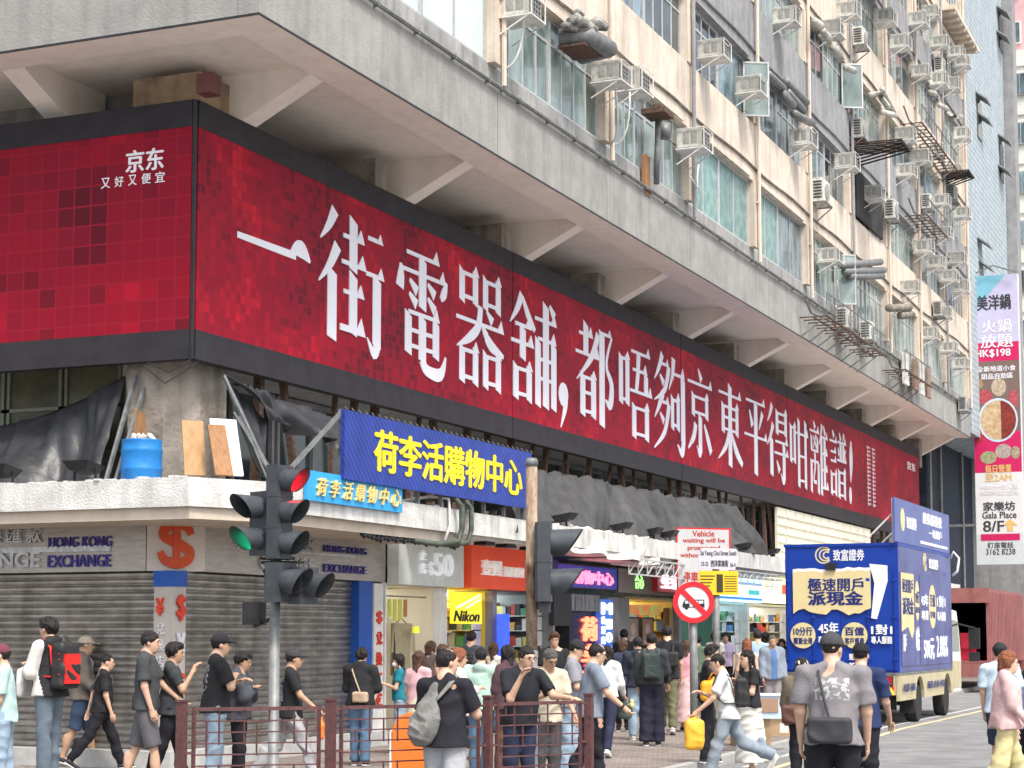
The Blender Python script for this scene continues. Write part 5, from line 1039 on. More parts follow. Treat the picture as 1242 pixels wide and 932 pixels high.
b = B(); T_(b,'火鍋',.22,.85,388,404,.02); T_(b,'放題',.18,.88,406,422,.02); T_(b,'HK$198',.06,.82,424,434,.03); T_(b,'全新地道小食',.1,.92,444,451,.03); T_(b,'甜品自助區',.18,.86,453,460,.03); T_(b,'9:30PM後入座',.12,.9,588,594,.02); T_(b,'無限時任飲任食',.1,.92,595,601,.02); part('white_lettering', b, M['print'], HB)
b = B(); T_(b,'每日營業',.22,.78,564,574,.03); T_(b,'至2AM',.22,.78,575,584,.03); b.prism([(u0+HW*.66,hz(645)),(u0+HW*.78,hz(645)),(u0+HW*.78,hz(638)),(u0+HW*.88,hz(638)),(u0+HW*.72,hz(630)),(u0+HW*.56,hz(638)),(u0+HW*.66,hz(638))], lambda u,v,d: hf(u,v,d), .015,.02); part('gold_lettering', b, flat('print gold', (.75,.5,.18)), HB)
b = B(); b.prism([(u0+HW*.1,hz(656)),(u0+HW*.92,hz(656)),(u0+HW*.92,hz(648)),(u0+HW*.1,hz(648))], lambda u,v,d: hf(u,v,d), .015,.018); part('red_pill', b, flat('sign crimson', (.60,.02,.12)), HB)
cz_ = hz(510); cu = u0+HW*.52
rs = random.Random(9)
def disc(b, cx, cz, rx, rz, d0, d1, n=20, a0=0, a1=6.2832): b.prism([(cx+rx*math.cos(a), cz+rz*math.sin(a)) for a in np.linspace(a0,a1,n+1)[:-1 if a1-a0 > 6 else None]], lambda u,v,d: hf(u,v,d), d0, d1)
b = B(); disc(b, cu, cz_, HW*.42, HW*.48, .011,.016); part('pot_rim', b, flat('pale steel print', (.55,.68,.78)), HB)
b = B(); disc(b, cu-.01, cz_, HW*.37, HW*.43, .0165,.019, 16, 1.4, 4.9); part('pot_broth', b, mat('pale broth print', (.62,.48,.30), (.45,.28,.15), .5, scale=6), HB)
b = B(); disc(b, cu+.02, cz_, HW*.37, HW*.43, .0165,.0185, 16, -1.5, 1.7); part('pot_broth', b, mat('red broth print', (.30,.05,.03), (.15,.02,.02), .5, scale=6), HB)
for (x,y,rx,rz_,c_) in ((.25,481,.2,.16,(.55,.10,.12)),(.55,470,.2,.2,(.62,.5,.36)),(.85,485,.14,.2,(.55,.12,.14)),(.3,555,.22,.14,(.45,.45,.25)),(.62,548,.22,.16,(.55,.45,.4)),(.1,530,.1,.14,(.5,.05,.06)),(.88,550,.12,.14,(.5,.42,.3)),(.12,465,.12,.1,(.5,.33,.18))):
    b = B(); disc(b, u0+HW*min(.87,max(.13,x)), hz(y), HW*rx*.8, HW*rz_, .0105,.0135, 12); part('dish_print', b, mat('dish print %.2f' % x, c_, tuple(v*.5 for v in c_), .5, scale=9), HB)
b = B(); b.box(u0-1.2,u0,HY-.2,HY-.1,zt-1.0,zt-.9); b.box(u0-1.2,u0,HY-.2,HY-.1,zb+1.5,zb+1.6); b.bar((u0,HY-.2,zt),( (u0+u1)/2,HY-.2,zt+.35),.05); b.bar(((u0+u1)/2,HY-.2,zt+.35),(u1,HY-.2,zt),.05); part('bracket', b, M['steel'], HB)
# ---------------------------------------------------------------- buildings beyond
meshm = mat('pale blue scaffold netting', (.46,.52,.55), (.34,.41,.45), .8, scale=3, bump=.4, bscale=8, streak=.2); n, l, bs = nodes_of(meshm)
wv = n.new('ShaderNodeTexWave'); wv.bands_direction = 'Z'; wv.inputs['Scale'].default_value = 1.3; wv.inputs['Distortion'].default_value = 1.5; tc = [x for x in n if x.type == 'TEX_COORD'][0]; l.new(tc.outputs['Object'], wv.inputs['Vector'])
mx = n.new('ShaderNodeMix'); mx.data_type = 'RGBA'; mx.blend_type = 'MULTIPLY'; mx.inputs[0].default_value = .25; src = bs.inputs['Base Color'].links[0].from_socket; l.new(src, mx.inputs[6]); l.new(wv.outputs['Color'], mx.inputs[7]); l.new(mx.outputs[2], bs.inputs['Base Color'])
NB = thing('netted_building', 'neighbour tower wrapped in pale blue scaffold netting behind the cream block', 'building', (-16, 80, 0))
NY1 = onX(1219, 200, XF)[1]
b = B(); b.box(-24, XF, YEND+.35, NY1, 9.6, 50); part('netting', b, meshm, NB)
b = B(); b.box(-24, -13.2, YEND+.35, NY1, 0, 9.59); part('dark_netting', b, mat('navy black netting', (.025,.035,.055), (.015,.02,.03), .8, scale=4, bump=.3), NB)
b = B()
for y in (YEND+.6, YEND+2.9, YEND+8): b.tube([(-13.1,y,0.1),(-13.1,y,9.6)], .06, 6)
part('scaffold_pole', b, M['steel'], NB)
for i, (x, y_) in enumerate([(1211,20),(1211,50),(1186,125),(1188,150),(1213,175),(1213,212),(1188,300),(1190,328)]):
    p = onX(x, y_, XF); b = B(); b.add([(XF,p[1]-.6,p[2]+.35),(XF,p[1]+.6,p[2]+.35),(XF+.45,p[1]+.6,p[2]),(XF+.45,p[1]-.6,p[2]),(XF,p[1]-.6,p[2]+.28),(XF,p[1]+.6,p[2]+.28),(XF+.45,p[1]+.6,p[2]-.06),(XF+.45,p[1]-.6,p[2]-.06)], [(0,1,2,3),(7,6,5,4),(0,4,5,1),(1,5,6,2),(2,6,7,3),(3,7,4,0)]); part('hood', b, M['greypanel'], NB)
for i, (x, y_) in enumerate([(1213,35),(1187,140),(1214,193)]):
    p = onX(x, y_, XF); b = B(); b.box(XF,XF+.05,p[1]-.5,p[1]+.5,p[2]-1.0,p[2]+.6); part('window', b, M['glassd'], NB)
b = B(); b.box(-24, -11.0, NY1+.1, NY1+1.2, 0, 50); part('end_wall', b, M['greypanel'], NB)
FBX = onY(1217, 300, 112)[0]
PB = thing('apartment_tower', 'cream tower with a pink tiled upper part at the far end of the street', 'building', (FBX+8, 112, 0))
zp = onY(1225, 62, 112)[2]
cr = mat('pale tiled wall', (.78,.77,.68), (.68,.68,.60), .7, scale=2, bump=.2, streak=.15); pk = mat('pink tiled wall', (.72,.42,.42), (.62,.35,.36), .7, scale=2, bump=.2)
b = B(); b.box(FBX, FBX+22, 112, 130, 0, zp); 
for z in np.arange(3, zp, 3.0): b.box(FBX-.05, FBX+22.05, 111.9, 112, z, z+.25)
part('lower_wall', b, cr, PB)
b = B(); b.box(FBX-3, FBX+22, 114, 130, zp+.01, 62); part('upper_wall', b, pk, PB)
for z in np.arange(4.2, zp-2, 3.0):
    for i in range(4):
        x = FBX+.6+i*2.3; b = B(); b.box(x-.05, x+1.25, 111.84, 111.99, z, z+1.35); w_ = part('window', b, M['alu'], PB); b = B(); b.box(x, x+.57, 111.82, 111.835, z+.06, z+1.29); b.box(x+.63, x+1.2, 111.82, 111.835, z+.06, z+1.29); part('pane', b, M['glassb'] if (i+int(z)) % 3 else M['glassd'], w_)
for z in np.arange(zp+1, 56, 3.0):
    for i in range(4):
        x = FBX-.6+i*2.6; b = B(); b.box(x-.08, x+1.7, 113.84, 113.99, z, z+1.4); w_ = part('window', b, M['white'], PB); b = B(); b.box(x, x+.78, 113.82, 113.835, z+.08, z+1.32); b.box(x+.84, x+1.62, 113.82, 113.835, z+.08, z+1.32); part('pane', b, M['glassb'], w_)
# low street stuff at the far right
LW = thing('shop_building', 'low shopfront building with a cream restaurant sign at the far right', 'building', (-5, 95, 0))
lx = onY(1166,700,95)[0]
b = B(); b.box(lx, lx+14, 95, 99, 0, onY(1200,690,95)[2]); part('wall', b, M['greypanel'], LW)
b = B(); x0 = onY(1208,700,94)[0]; z0 = onY(1208,728,94.5)[2]; z1 = onY(1208,699,94.5)[2]; b.box(x0, x0+9, 94.3, 94.9, z0, z1); part('sign_box', b, flat('cream sign face', (.85,.8,.65), .5, .4), LW)
b = B(); f3 = FY(94.29); text_into(b, '大快活', f3, onY(1217,710,94.3)[0], onY(1245,710,94.3)[0], onY(1220,716,94.3)[2], onY(1220,706,94.3)[2], .0, .02, .05); part('sign_lettering', b, flat('orange brown print', (.7,.12,.03)), LW)
b = B(); b.box(x0+.3, x0+9, 94.6, 94.95, 0, z0-.1); part('red_shopfront', b, flat('brick red cladding', (.5,.14,.1)), LW)
for i in range(3): b = B(); b.box(x0+.8+i*1.6, x0+2.1+i*1.6, 94.5, 94.59, 1.3 if i else .2, z0-.9); part('window', b, mat('mint shop window', (.4,.6,.5), (.3,.5,.45), .3, emit=.4), LW)
b = B(); b.box(lx+.4, x0-.2, 94.5,94.95, 0, z0-1.0); part('grey_shutter', b, M['shutter'], LW)
b = B(); b.add([(lx,94.9,onY(1180,690,95)[2]),(x0,94.9,onY(1180,690,95)[2]),(x0,92.5,onY(1180,712,93)[2]),(lx,92.5,onY(1180,712,93)[2])], [(0,1,2,3)]); part('awning', b, mat('ribbed grey awning', (.2,.2,.2), (.12,.12,.12), .7, scale=3), LW)
for i, (u, lab) in enumerate(((.3,'left'),(2.6,'right'))):
    b = B(); b.bar((lx+u,94.8,onY(1180,690,95)[2]),(lx+u-.7,92.6,onY(1180,712,93)[2]-.0),.12); part('awning_stay', b, M['white'], LW)
# ---------------------------------------------------------------- cardboard pile on the pavement beside the truck
CB = [((915,905),.55,.4,.45,'closed brown carton on the ground below the clear plastic box'),((948,893),.5,.4,.4,'brown carton right of the clear plastic box'),((938,872),.6,.4,.4,'brown carton with a white label at the back of the pile'),((912,880),.4,.35,.35,'small open carton leaning on the back of the pile')]
for i, ((x,y), w_, d_, h, lab) in enumerate(CB):
    p = onZ_ = None
    d0 = ray(x, y); t_ = (.12-CZ)/d0[2]; p = Vector((d0[0]*t_, d0[1]*t_, .12)); t = thing('cardboard_box', lab, 'box', p, 0, 'cartons piled beside the blue truck')
    a = YAW+[.15,-.2,.05,.5][i]; f = Fr(p, a); z0 = 0 if i < 2 else .38
    b = B(); b.prism([(-w_/2,z0),(w_/2,z0),(w_/2,z0+h),(-w_/2,z0+h)], lambda u,v,d: f(u,v,d), -d_, 0); part('carton', b, M['card'], t)
    b = B(); b.prism([(-w_/2,z0+h+.002),(w_/2,z0+h+.002),(w_/2+.02,z0+h+.008),(-w_/2,z0+h+.008)], lambda u,v,d: f(u,v,d), -d_/2+.01, .1); part('flap', b, M['card'], t)
    b = B(); b.prism([(-.03,z0+.05),(.12,z0+.05),(.12,z0+.22),(-.03,z0+.22)], lambda u,v,d: f(u,v,d), .001,.004); part('label_sticker', b, M['white'], t)
d0 = ray(936, 872); t_ = (.57-CZ)/d0[2]; p = Vector((d0[0]*t_, d0[1]*t_, .57)); f = Fr(p, YAW-.1); t = thing('plastic_box', 'clear bluish plastic storage box on top of a brown carton', 'box', p)
b = B(); b.prism([(-.22,0),(.22,0),(.26,.34),(-.26,.34)], lambda u,v,d: f(u,v,d), -.4, 0); part('bin', b, mat('cloudy clear plastic', (.55,.65,.72), (.48,.58,.66), .25, scale=3), t)
b = B(); b.prism([(-.28,.34),(.28,.34),(.28,.37),(-.28,.37)], lambda u,v,d: f(u,v,d), -.43, .03); part('rim', b, M['white'], t)
b = B(); b.prism([(-.2,.1),(.1,.1),(.1,.3),(-.2,.3)], lambda u,v,d: f(u,v,d), .001,.02); part('print', b, flat('brown print', (.35,.22,.15)), t)
# ---------------------------------------------------------------- air conditioners on the facade
def make_ac():
    t = thing('air_conditioner', 'x', 'air conditioner', (0,0,0))
    b = B(); b.box(0,.62,-.33,.33,.06,.50); part('casing', b, M['acbody'], t)
    b = B(); b.box(.621,.63,-.29,.29,.10,.46)
    part('coil', b, mat('air conditioner dark coil', (.07,.075,.08), (.03,.035,.04), .6, scale=10), t)
    b = B()
    for i in range(5): b.box(.631,.645,-.29+.13*i,-.275+.13*i,.10,.46)
    for i in range(4): b.box(.631,.642,-.29,.29,.12+.1*i,.14+.1*i)
    for i in range(2): b.box(.16+.2*i,.31+.2*i,-.338,-.331,.14,.44)
    part('grille', b, mat('air conditioner grille', (.35,.35,.33), (.22,.22,.21), .6, scale=6), t)
    b = B(); b.box(-.02,.70,-.38,.38,0,.03); b.bar((0,-.36,-.35),(.62,-.36,0),.025); b.bar((0,.36,-.35),(.62,.36,0),.025)
    for x, y in ((.68,-.36),(.68,.36)): b.box(x,x+.02,y-.01,y+.01,.03,.52)
    b.box(0,.7,-.37,-.355,.50,.515); b.box(0,.7,.355,.37,.50,.515); b.box(.685,.7,-.37,.37,.50,.515)
    part('bracket', b, M['white'], t)
    return t
def make_split():
    t = thing('air_conditioner', 'x', 'air conditioner', (0,0,0))
    b = B(); b.box(.08,.42,-.42,.42,.05,.72); part('casing', b, M['acbody'], t)
    b = B(); b.lathe([(.25,.0),(.25,.02),(.03,.03),(.02,.035)], (.42,.05,.38), 16, 'x'); 
    part('fan_grille', b, mat('air conditioner grille', (.35,.35,.33)), t)
    b = B()
    for i in range(6): b.box(.12,.38,-.43,-.421,.14+.09*i,.19+.09*i)
    part('side_louvre', b, mat('air conditioner dark coil', (.07,.075,.08)), t)
    b = B(); b.box(0,.5,-.45,-.4,0,.04); b.box(0,.5,.4,.45,0,.04); b.box(.46,.5,-.4,.4,0,.04); b.bar((0,-.42,-.35),(.48,-.42,0),.03); b.bar((0,.42,-.35),(.48,.42,0),.03); part('bracket', b, M['steel'], t)
    return t
AW = [(633,14),(742,92),(768,104),(843,173),(867,62),(912,105),(975,168),(1008,309),(1093,50),(1075,20),(1099,162),(1118,188),(1121,298),(1135,315),(1152,332),(1166,345),(1128,402),(1115,22),(1160,60),(1168,72),(1118,84),(1139,95),(1145,376),(1166,437),(1152,418),(1028,196),(1060,233),(1130,12),(1142,240),(1168,255),(1140,48),(1100,205),(1155,100),(1135,180),(1158,205),(1168,160),(1105,345),(1162,310),(1145,280),(955,20),(1030,12),(1010,35)]
AS = [(1047,48),(1143,80),(1000,238),(1046,160),(1028,390),(1056,404),(1142,375),(1085,258),(1113,450),(1122,455),(1104,440),(1172,490),(1158,235),(1128,245)]
rowname = ['lowest','second','third','fourth','fifth','sixth','seventh']
pw_ = make_ac(); ps_ = make_split(); kw = kidmap(pw_); ks = kidmap(ps_); first = {'w':pw_,'s':ps_}; pts = []
for kind, lst in (('w',AW),('s',AS)):
    for (x, y) in lst:
        p = onX(x, y, XF-.0); p2 = onX(x, y+9, XF+.3); pts.append((kind, p2[1], p2[2]-.05, x, y))
pts.sort(key=lambda q: (q[2]//2.95, q[1])); cnt = {}
ordn = ['first','second','third','fourth','fifth','sixth','seventh','eighth','ninth','tenth','eleventh','twelfth','thirteenth','fourteenth','fifteenth']
for kind, y, z, x_, y_ in pts:
    row = max(0, min(6, int((z-10.2)//2.95))); cnt[row] = cnt.get(row, 0)+1
    o = first.get(kind)
    if o: first[kind] = None
    else: o = copy_tree(pw_ if kind == 'w' else ps_, None, kw if kind == 'w' else ks)
    o.location = (XF+.0, y, z); sc_ = random.uniform(.74,.92); o.scale = (.85, sc_, sc_); o['group'] = 'air conditioners on the cream block'
    o['label'] = '%s on the %s window row, %s from the near end' % ('boxy window air conditioner' if kind == 'w' else 'tall outdoor air conditioner unit', rowname[row], (ordn[cnt[row]-1] if cnt[row] < 16 else ['sixteenth','seventeenth','eighteenth','nineteenth','twentieth','twenty first','twenty second'][min(6, cnt[row]-16)]))
# drain hoses hanging from some units
rs = random.Random(13); 
for i, (x0,y0,x1,y1) in enumerate(((637,5,612,83),(747,108,744,172),(764,112,746,175),(838,215,850,200),(1015,340,1016,370),(1062,360,1060,395))):
    b = B(); a = Vector(onX(x0,y0,XF+.4)); c = Vector(onX(x1,y1,XF+.06)); b.tube([a+(c-a)*t_+Vector((.05*math.sin(t_*5),0,-.35*math.sin(t_*3.14))) for t_ in np.linspace(0,1,9)], .018, 5)
    single('hose', b, M['white'], ['white hose looping from the nearest air conditioner','white hose under the second air conditioner','curved white hose right of the straight one','white hose by the teal window','pale hose by the open green casement','pale hose looping over the far windows'][i], 'hose', smooth=True)
# stove pipe and rags at the nearest row
p = onX(693,45,XF+.1); t = thing('duct', 'rusty tin duct with rags stuffed over the nearest windows', 'duct', (XF,p[1],p[2]-.3))
b = B(); b.tube([(XF,p[1]-.3,p[2]-.1),(XF+.5,p[1]-.2,p[2]-.1),(XF+.6,p[1]+.5,p[2]-.12),(XF,p[1]+.7,p[2]-.1)], .17, 10); part('pipe', b, M['steel'], t, smooth=True)
b = B(); b.box(XF,XF+.5,p[1]-.4,p[1]+.4,p[2]-.3,p[2]-.26); part('shelf', b, M['rust'], t)
b = B(); rs = random.Random(77)
for i in range(12): 
    c_ = (XF+rs.uniform(.2,.6), p[1]+rs.uniform(-.55,.3), p[2]+rs.uniform(-.05,.25)); r_ = rs.uniform(.09,.2); n_ = 7
    b.tube([(c_[0]-r_,c_[1]-r_*.5,c_[2]),(c_[0]-r_*.3,c_[1],c_[2]+.05),(c_[0]+r_*.6,c_[1]+r_*.7,c_[2]-.03)], [r_*.3,r_*.75,r_*.35], 7)
part('rags', b, mat('grey rag cloth', (.42,.41,.38), (.12,.12,.11), .9, scale=9, bump=.5), t, smooth=True)
p = onX(800,140,XF+.3); t = thing('duct', 'rusty box duct dropping beside the fourth window of the lowest row', 'duct', (XF,p[1],p[2]-1.5))
b = B(); b.box(XF+.02,XF+.5,p[1]-.3,p[1]+.3,p[2]-.02,p[2]+.08); b.box(XF+.2,XF+.35,p[1]-.1,p[1]+.05,p[2]+.08,p[2]+.2); part('hood', b, M['rust'], t)
b = B(); b.tube([(XF+.2,p[1]+.2,p[2]),(XF+.16,p[1]+.2,p[2]-1.3)], .06, 8); b.tube([(XF+.2,p[1]+.6,p[2]-.3),(XF+.2,p[1]+.6,p[2]+.0)], .12, 10); part('pipe', b, M['steel'], t, smooth=True)
b = B(); b.box(XF-.06,XF+.02,p[1]-.05,p[1]+.25,p[2]-1.55,p[2]-.75); part('board', b, M['wood'], t)
def ducts(pts_, r, lab, m=None):
    t = thing('duct', lab, 'duct', (XF, onX(*pts_[0][0],XF)[1], onX(*pts_[0][0],XF)[2]))
    for seg_ in pts_:
        b = B(); b.tube([onX(x,y,XF+dd) for (x,y),dd in zip(seg_, [.15,.45,.45,.15][:len(seg_)] if len(seg_) > 2 else [.35,.35])], r, 9); part('pipe', b, m or M['steel'], t, smooth=True)
    return t
ducts([[(931,90),(950,108)],[(944,103),(952,116),(962,128)],[(953,99),(978,125)],[(955,112),(975,135)],[(963,138),(985,150)]], .10, 'bundle of thick grey ducts under the second grey wall band')
ducts([[(988,26),(996,32)],[(998,38),(1006,48)],[(1010,58),(1018,66)],[(1026,82),(1036,86)]], .10, 'row of cream cowls over the third window row', M['acbody'])
ducts([[(1054,116),(1070,114),(1068,118),(1085,140)],[(1070,108),(1084,138)],[(1069,136),(1086,140)]], .09, 'cream pipe bent into a square hook on the cream wall', M['acbody'])
ducts([[(1020,322),(1068,318)],[(1024,330),(1072,328)],[(1030,336),(1070,335)]], .10, 'stack of long grey ducts sticking out over the lowest row')
ducts([[(1078,374),(1103,373)],[(1092,383),(1105,382)]], .12, 'short dark duct further along the lowest row', M['dirtcon'])
ducts([[(1128,112),(1134,114)],[(1140,128),(1148,132)],[(1150,138),(1158,142),(1166,142)]], .09, 'cream cowls near the far end of the block', M['acbody'])
# tin awnings
def awning(x0,y0,x1,y1,dz,out,lab):
    a = onX(x0,y0,XF); c = onX(x1,y1,XF+out); t = thing('awning', lab, 'awning', (XF,(a[1]+c[1])/2,c[2])); ya, yb = a[1], c[1]; z1 = a[2]; z0 = z1-dz
    b = B(); n_ = 12
    for i in range(n_):
        u0 = ya+(yb-ya)*i/n_; u1 = ya+(yb-ya)*(i+1)/n_; h = .03*(i%2); b.add([(XF,u0,z1+h),(XF,u1,z1+h),(XF+out,u1,z0+h),(XF+out,u0,z0+h),(XF,u0,z1+h-.02),(XF,u1,z1+h-.02),(XF+out,u1,z0+h-.02),(XF+out,u0,z0+h-.02)], [(0,1,2,3),(7,6,5,4),(0,4,5,1),(1,5,6,2),(2,6,7,3),(3,7,4,0)])
    part('sheet', b, M['rust'], t); b = B()
    for i in range(5): y = ya+(yb-ya)*i/4; b.bar((XF,y,z0-.3),(XF+out,y,z0-.02),.04)
    b.bar((XF+out,ya,z0-.02),(XF+out,yb,z0-.02),.04); part('strut', b, M['black'], t); return t
awning(1042,188,1095,235,.02,1.5,'wide rusty tin awning over the dark balcony windows')
awning(1148,218,1176,245,.02,1.0,'small rusty tin awning at the far end of the block')
awning(1060,-12,1090,8,.02,1.0,'tin awning at the top edge above the fifth air conditioners')
b = B(); pa = onX(1040,235,XF+.1); pb = onX(1072,300,XF+.1); b.box(XF+.02,XF+.08,pa[1],pb[1],SILL[1]+.05,HEAD[1]); o = single('balcony_enclosure', b, M['dark'], 'dark cluttered enclosure under the wide rusty awning', 'enclosure')
# unit racks with railings on the fascia at the far end
def rack(x0,y0,x1,y1,lab,dep=.7,items=5):
    a = onX(x0,y0,XF+dep); c = onX(x1,y1,XF+dep); z = (a[2]+c[2])/2; t = thing('unit_rack', lab, 'rack', (XF,(a[1]+c[1])/2,z)); b = B(); n_ = int((c[1]-a[1])/.45)
    for i in range(n_+1): y = a[1]+i*.45; b.bar((XF,y,z),(XF+dep,y,z),.03)
    b.bar((XF+dep,a[1],z),(XF+dep,c[1],z),.04); b.bar((XF+dep*.5,a[1],z),(XF+dep*.5,c[1],z),.04); part('deck', b, M['rust'], t)
    b = B(); b.bar((XF+dep,a[1],z+.6),(XF+dep,c[1],z+.6),.03)
    for i in range(0,n_+1,2): y = a[1]+i*.45; b.bar((XF+dep,y,z),(XF+dep,y,z+.6),.025); b.bar((XF,y,z-.5),(XF+dep,y,z),.03)
    b.tube([(XF+.2,a[1]-.4,z+.5),(XF+.3,a[1],z+.1),(XF+.5,(a[1]+c[1])/2,z+.15),(XF+.3,c[1],z+.05)], .03, 5); part('railing', b, M['steel'], t); return t
rack(1003,378,1058,425,'rusty steel rack of outdoor units on the far fascia'); rack(1060,420,1075,436,'small empty rack on the fascia right of the long rusty rack'); rack(1098,448,1130,470,'narrow rack with pale panels on the far fascia'); rack(1118,152,1162,205,'long railing rack below the fourth window row'); rack(1124,262,1150,288,'dark railing rack under the far second row')
for i, (x, y) in enumerate(((1112,452),(1119,458),(1127,462),(1100,445))):
    p = onX(x, y, XF+.6); b = B(); b.box(XF+.52,XF+.6,p[1]-.35,p[1]+.35,p[2]-.55,p[2]+.4); single('loose_board', b, M['white'] if i % 2 else mat('brown panel', (.3,.2,.15), None, .7), ['pale','brown','white','far left brown'][i]+' panel standing on the narrow rack', 'board')
# ================================================================ PEOPLE (bodies grown as one surface from a distance field)
def nets(f, org, h):
    ins = f < 0
    nx, ny, nz = f.shape
    c = ins[:-1,:-1,:-1].astype(np.int8).copy()
    for dx, dy, dz in ((1,0,0),(0,1,0),(1,1,0),(0,0,1),(1,0,1),(0,1,1),(1,1,1)): c += ins[dx:nx-1+dx, dy:ny-1+dy, dz:nz-1+dz]
    act = (c > 0) & (c < 8); I = np.argwhere(act)
    if len(I) == 0: return np.zeros((0,3)), []
    idx = -np.ones(act.shape, int); idx[act] = np.arange(len(I))
    S = np.zeros((len(I),3)); N = np.zeros(len(I))
    cn = [(0,0,0),(1,0,0),(0,1,0),(1,1,0),(0,0,1),(1,0,1),(0,1,1),(1,1,1)]
    V = [f[I[:,0]+a, I[:,1]+b_, I[:,2]+c_] for a, b_, c_ in cn]
    for i, j in ((0,1),(2,3),(4,5),(6,7),(0,2),(1,3),(4,6),(5,7),(0,4),(1,5),(2,6),(3,7)):
        a, b_ = V[i], V[j]; m = (a < 0) != (b_ < 0); t = np.where(m, a/np.where(m, a-b_, 1), 0)
        pa = np.array(cn[i], float); pb = np.array(cn[j], float)
        S += np.where(m[:,None], pa+(pb-pa)*t[:,None], 0); N += m
    P = (I+S/N[:,None])*h+org; Q = []
    for ax in range(3):
        o = [0,0,0]; o[ax] = 1
        a = ins[:nx-o[0], :ny-o[1], :nz-o[2]]; b_ = ins[o[0]:, o[1]:, o[2]:]; e = np.argwhere(a != b_)
        u, v = (ax+1) % 3, (ax+2) % 3
        ok = (e[:,u] > 0) & (e[:,v] > 0) & (e[:,u] < act.shape[u]) & (e[:,v] < act.shape[v]); e = e[ok]
        s = a[e[:,0], e[:,1], e[:,2]]
        def cell(du, dv): q = e.copy(); q[:,u] -= du; q[:,v] -= dv; return idx[q[:,0], q[:,1], q[:,2]]
        q = np.stack([cell(1,1), cell(0,1), cell(0,0), cell(1,0)], 1); q[~s] = q[~s][:, ::-1]; Q.append(q)
    Q = np.concatenate(Q); Q = Q[(Q >= 0).all(1)]
    return P, Q
class Field:
    def __init__(s, lo, hi, h):
        s.h = h; s.lo = np.array(lo, float)-2*h; n = np.ceil((np.array(hi)-s.lo)/h).astype(int)+3
        s.ax = [s.lo[i]+np.arange(n[i])*h for i in range(3)]; s.f = np.full(tuple(n), .5)
    def sub(s, lo, hi):
        sl = []
        for i in range(3):
            a = max(0, int((lo[i]-s.lo[i])/s.h)-1); b_ = min(len(s.ax[i]), int((hi[i]-s.lo[i])/s.h)+3)
            if b_ <= a: return None, None
            sl.append(slice(a, b_))
        sl = tuple(sl); g = np.stack(np.meshgrid(*[s.ax[i][sl[i]] for i in range(3)], indexing='ij'), -1); return sl, g
    def blend(s, sl, d, k, cut=None):
        if cut is not None: d = np.maximum(d, cut)
        o = s.f[sl]; hh = np.maximum(k-np.abs(o-d), 0)/k; s.f[sl] = np.minimum(o, d)-hh*hh*k*.25
    def cone(s, a, b_, r1, r2, k=.03, cut=None, flat=None):
        a = np.array(a, float); b_ = np.array(b_, float); m = max(r1, r2)+k+s.h*2
        sl, g = s.sub(np.minimum(a, b_)-m, np.maximum(a, b_)+m)
        if sl is None: return
        ab = b_-a; L2 = ab@ab+1e-9; t = np.clip(((g-a)@ab)/L2, 0, 1); q = g-a-t[...,None]*ab
        if flat is not None:                    # flat=(axis vector, factor>1) squashes the section
            ax = np.array(flat[0], float); ax /= np.linalg.norm(ax); qa = q@ax; q = q+ax*(qa*(flat[1]-1))[...,None]
        d = np.sqrt((q*q).sum(-1))-(r1+(r2-r1)*t); s.blend(sl, d, k, None if cut is None else cut(g))
    def ell(s, c, r, k=.03, Rm=None, cut=None):
        c = np.array(c, float); r = np.array(r, float); m = r.max()+k+s.h*2; sl, g = s.sub(c-m, c+m)
        if sl is None: return
        q = g-c
        if Rm is not None: q = q@Rm
        k0 = np.sqrt(((q/r)**2).sum(-1)); k1 = np.sqrt(((q/(r*r))**2).sum(-1))+1e-9
        d = k0*(k0-1)/k1; s.blend(sl, d, k, None if cut is None else cut(g))
    def box(s, c, r, k=.02, Rm=None, rd=.03):
        c = np.array(c, float); r = np.array(r, float); m = np.linalg.norm(r)+k+s.h*2; sl, g = s.sub(c-m, c+m)
        if sl is None: return
        q = g-c
        if Rm is not None: q = q@Rm
        q = np.abs(q)-(r-rd); d = np.sqrt((np.maximum(q,0)**2).sum(-1))+np.minimum(q.max(-1),0)-rd; s.blend(sl, d, k)
    def carve(s, c, r, Rm=None, k=.01):
        c = np.array(c, float); r = np.array(r, float); m = r.max()+s.h*2; sl, g = s.sub(c-m, c+m)
        if sl is None: return
        q = g-c
        if Rm is not None: q = q@Rm
        k0 = np.sqrt(((q/r)**2).sum(-1)); k1 = np.sqrt(((q/(r*r))**2).sum(-1))+1e-9; d = -k0*(k0-1)/k1
        o = s.f[sl]; hh = np.maximum(k-np.abs(o-d),0)/k; s.f[sl] = np.maximum(o, d)+hh*hh*k*.25
    def wrinkle(s, amp, seed, fz=26, fx=18):
        rs = np.random.RandomState(seed); X, Y, Z = np.meshgrid(*s.ax, indexing='ij'); near = np.abs(s.f) < .05; n = np.zeros(near.sum()); x, y, z = X[near], Y[near], Z[near]
        wx = x+.03*np.sin(z*14+seed); wz = z+.04*np.sin(x*11+y*9+seed)
        for i in range(6):
            a = rs.uniform(0, 6.28); q = rs.uniform(.5, 1.5); n += np.sin(q*(fx*(wx*math.cos(a)+y*math.sin(a))+fz*wz*rs.uniform(-1,1))+rs.uniform(0,6))
        s.f[near] += amp*(np.abs(n)/2.2-.5)
    def mesh(s): return nets(s.f, s.lo, s.h)
def rotm(yaw, pitch, roll=0):
    return (Matrix.Rotation(yaw,3,'Z') @ Matrix.Rotation(pitch,3,'X') @ Matrix.Rotation(roll,3,'Y'))
def cloth(name, c1, rough=.85, amt=.82): return mat('cloth '+name, c1, tuple(v*amt for v in c1), rough, scale=14, bump=.25, bscale=90, spec=.2)
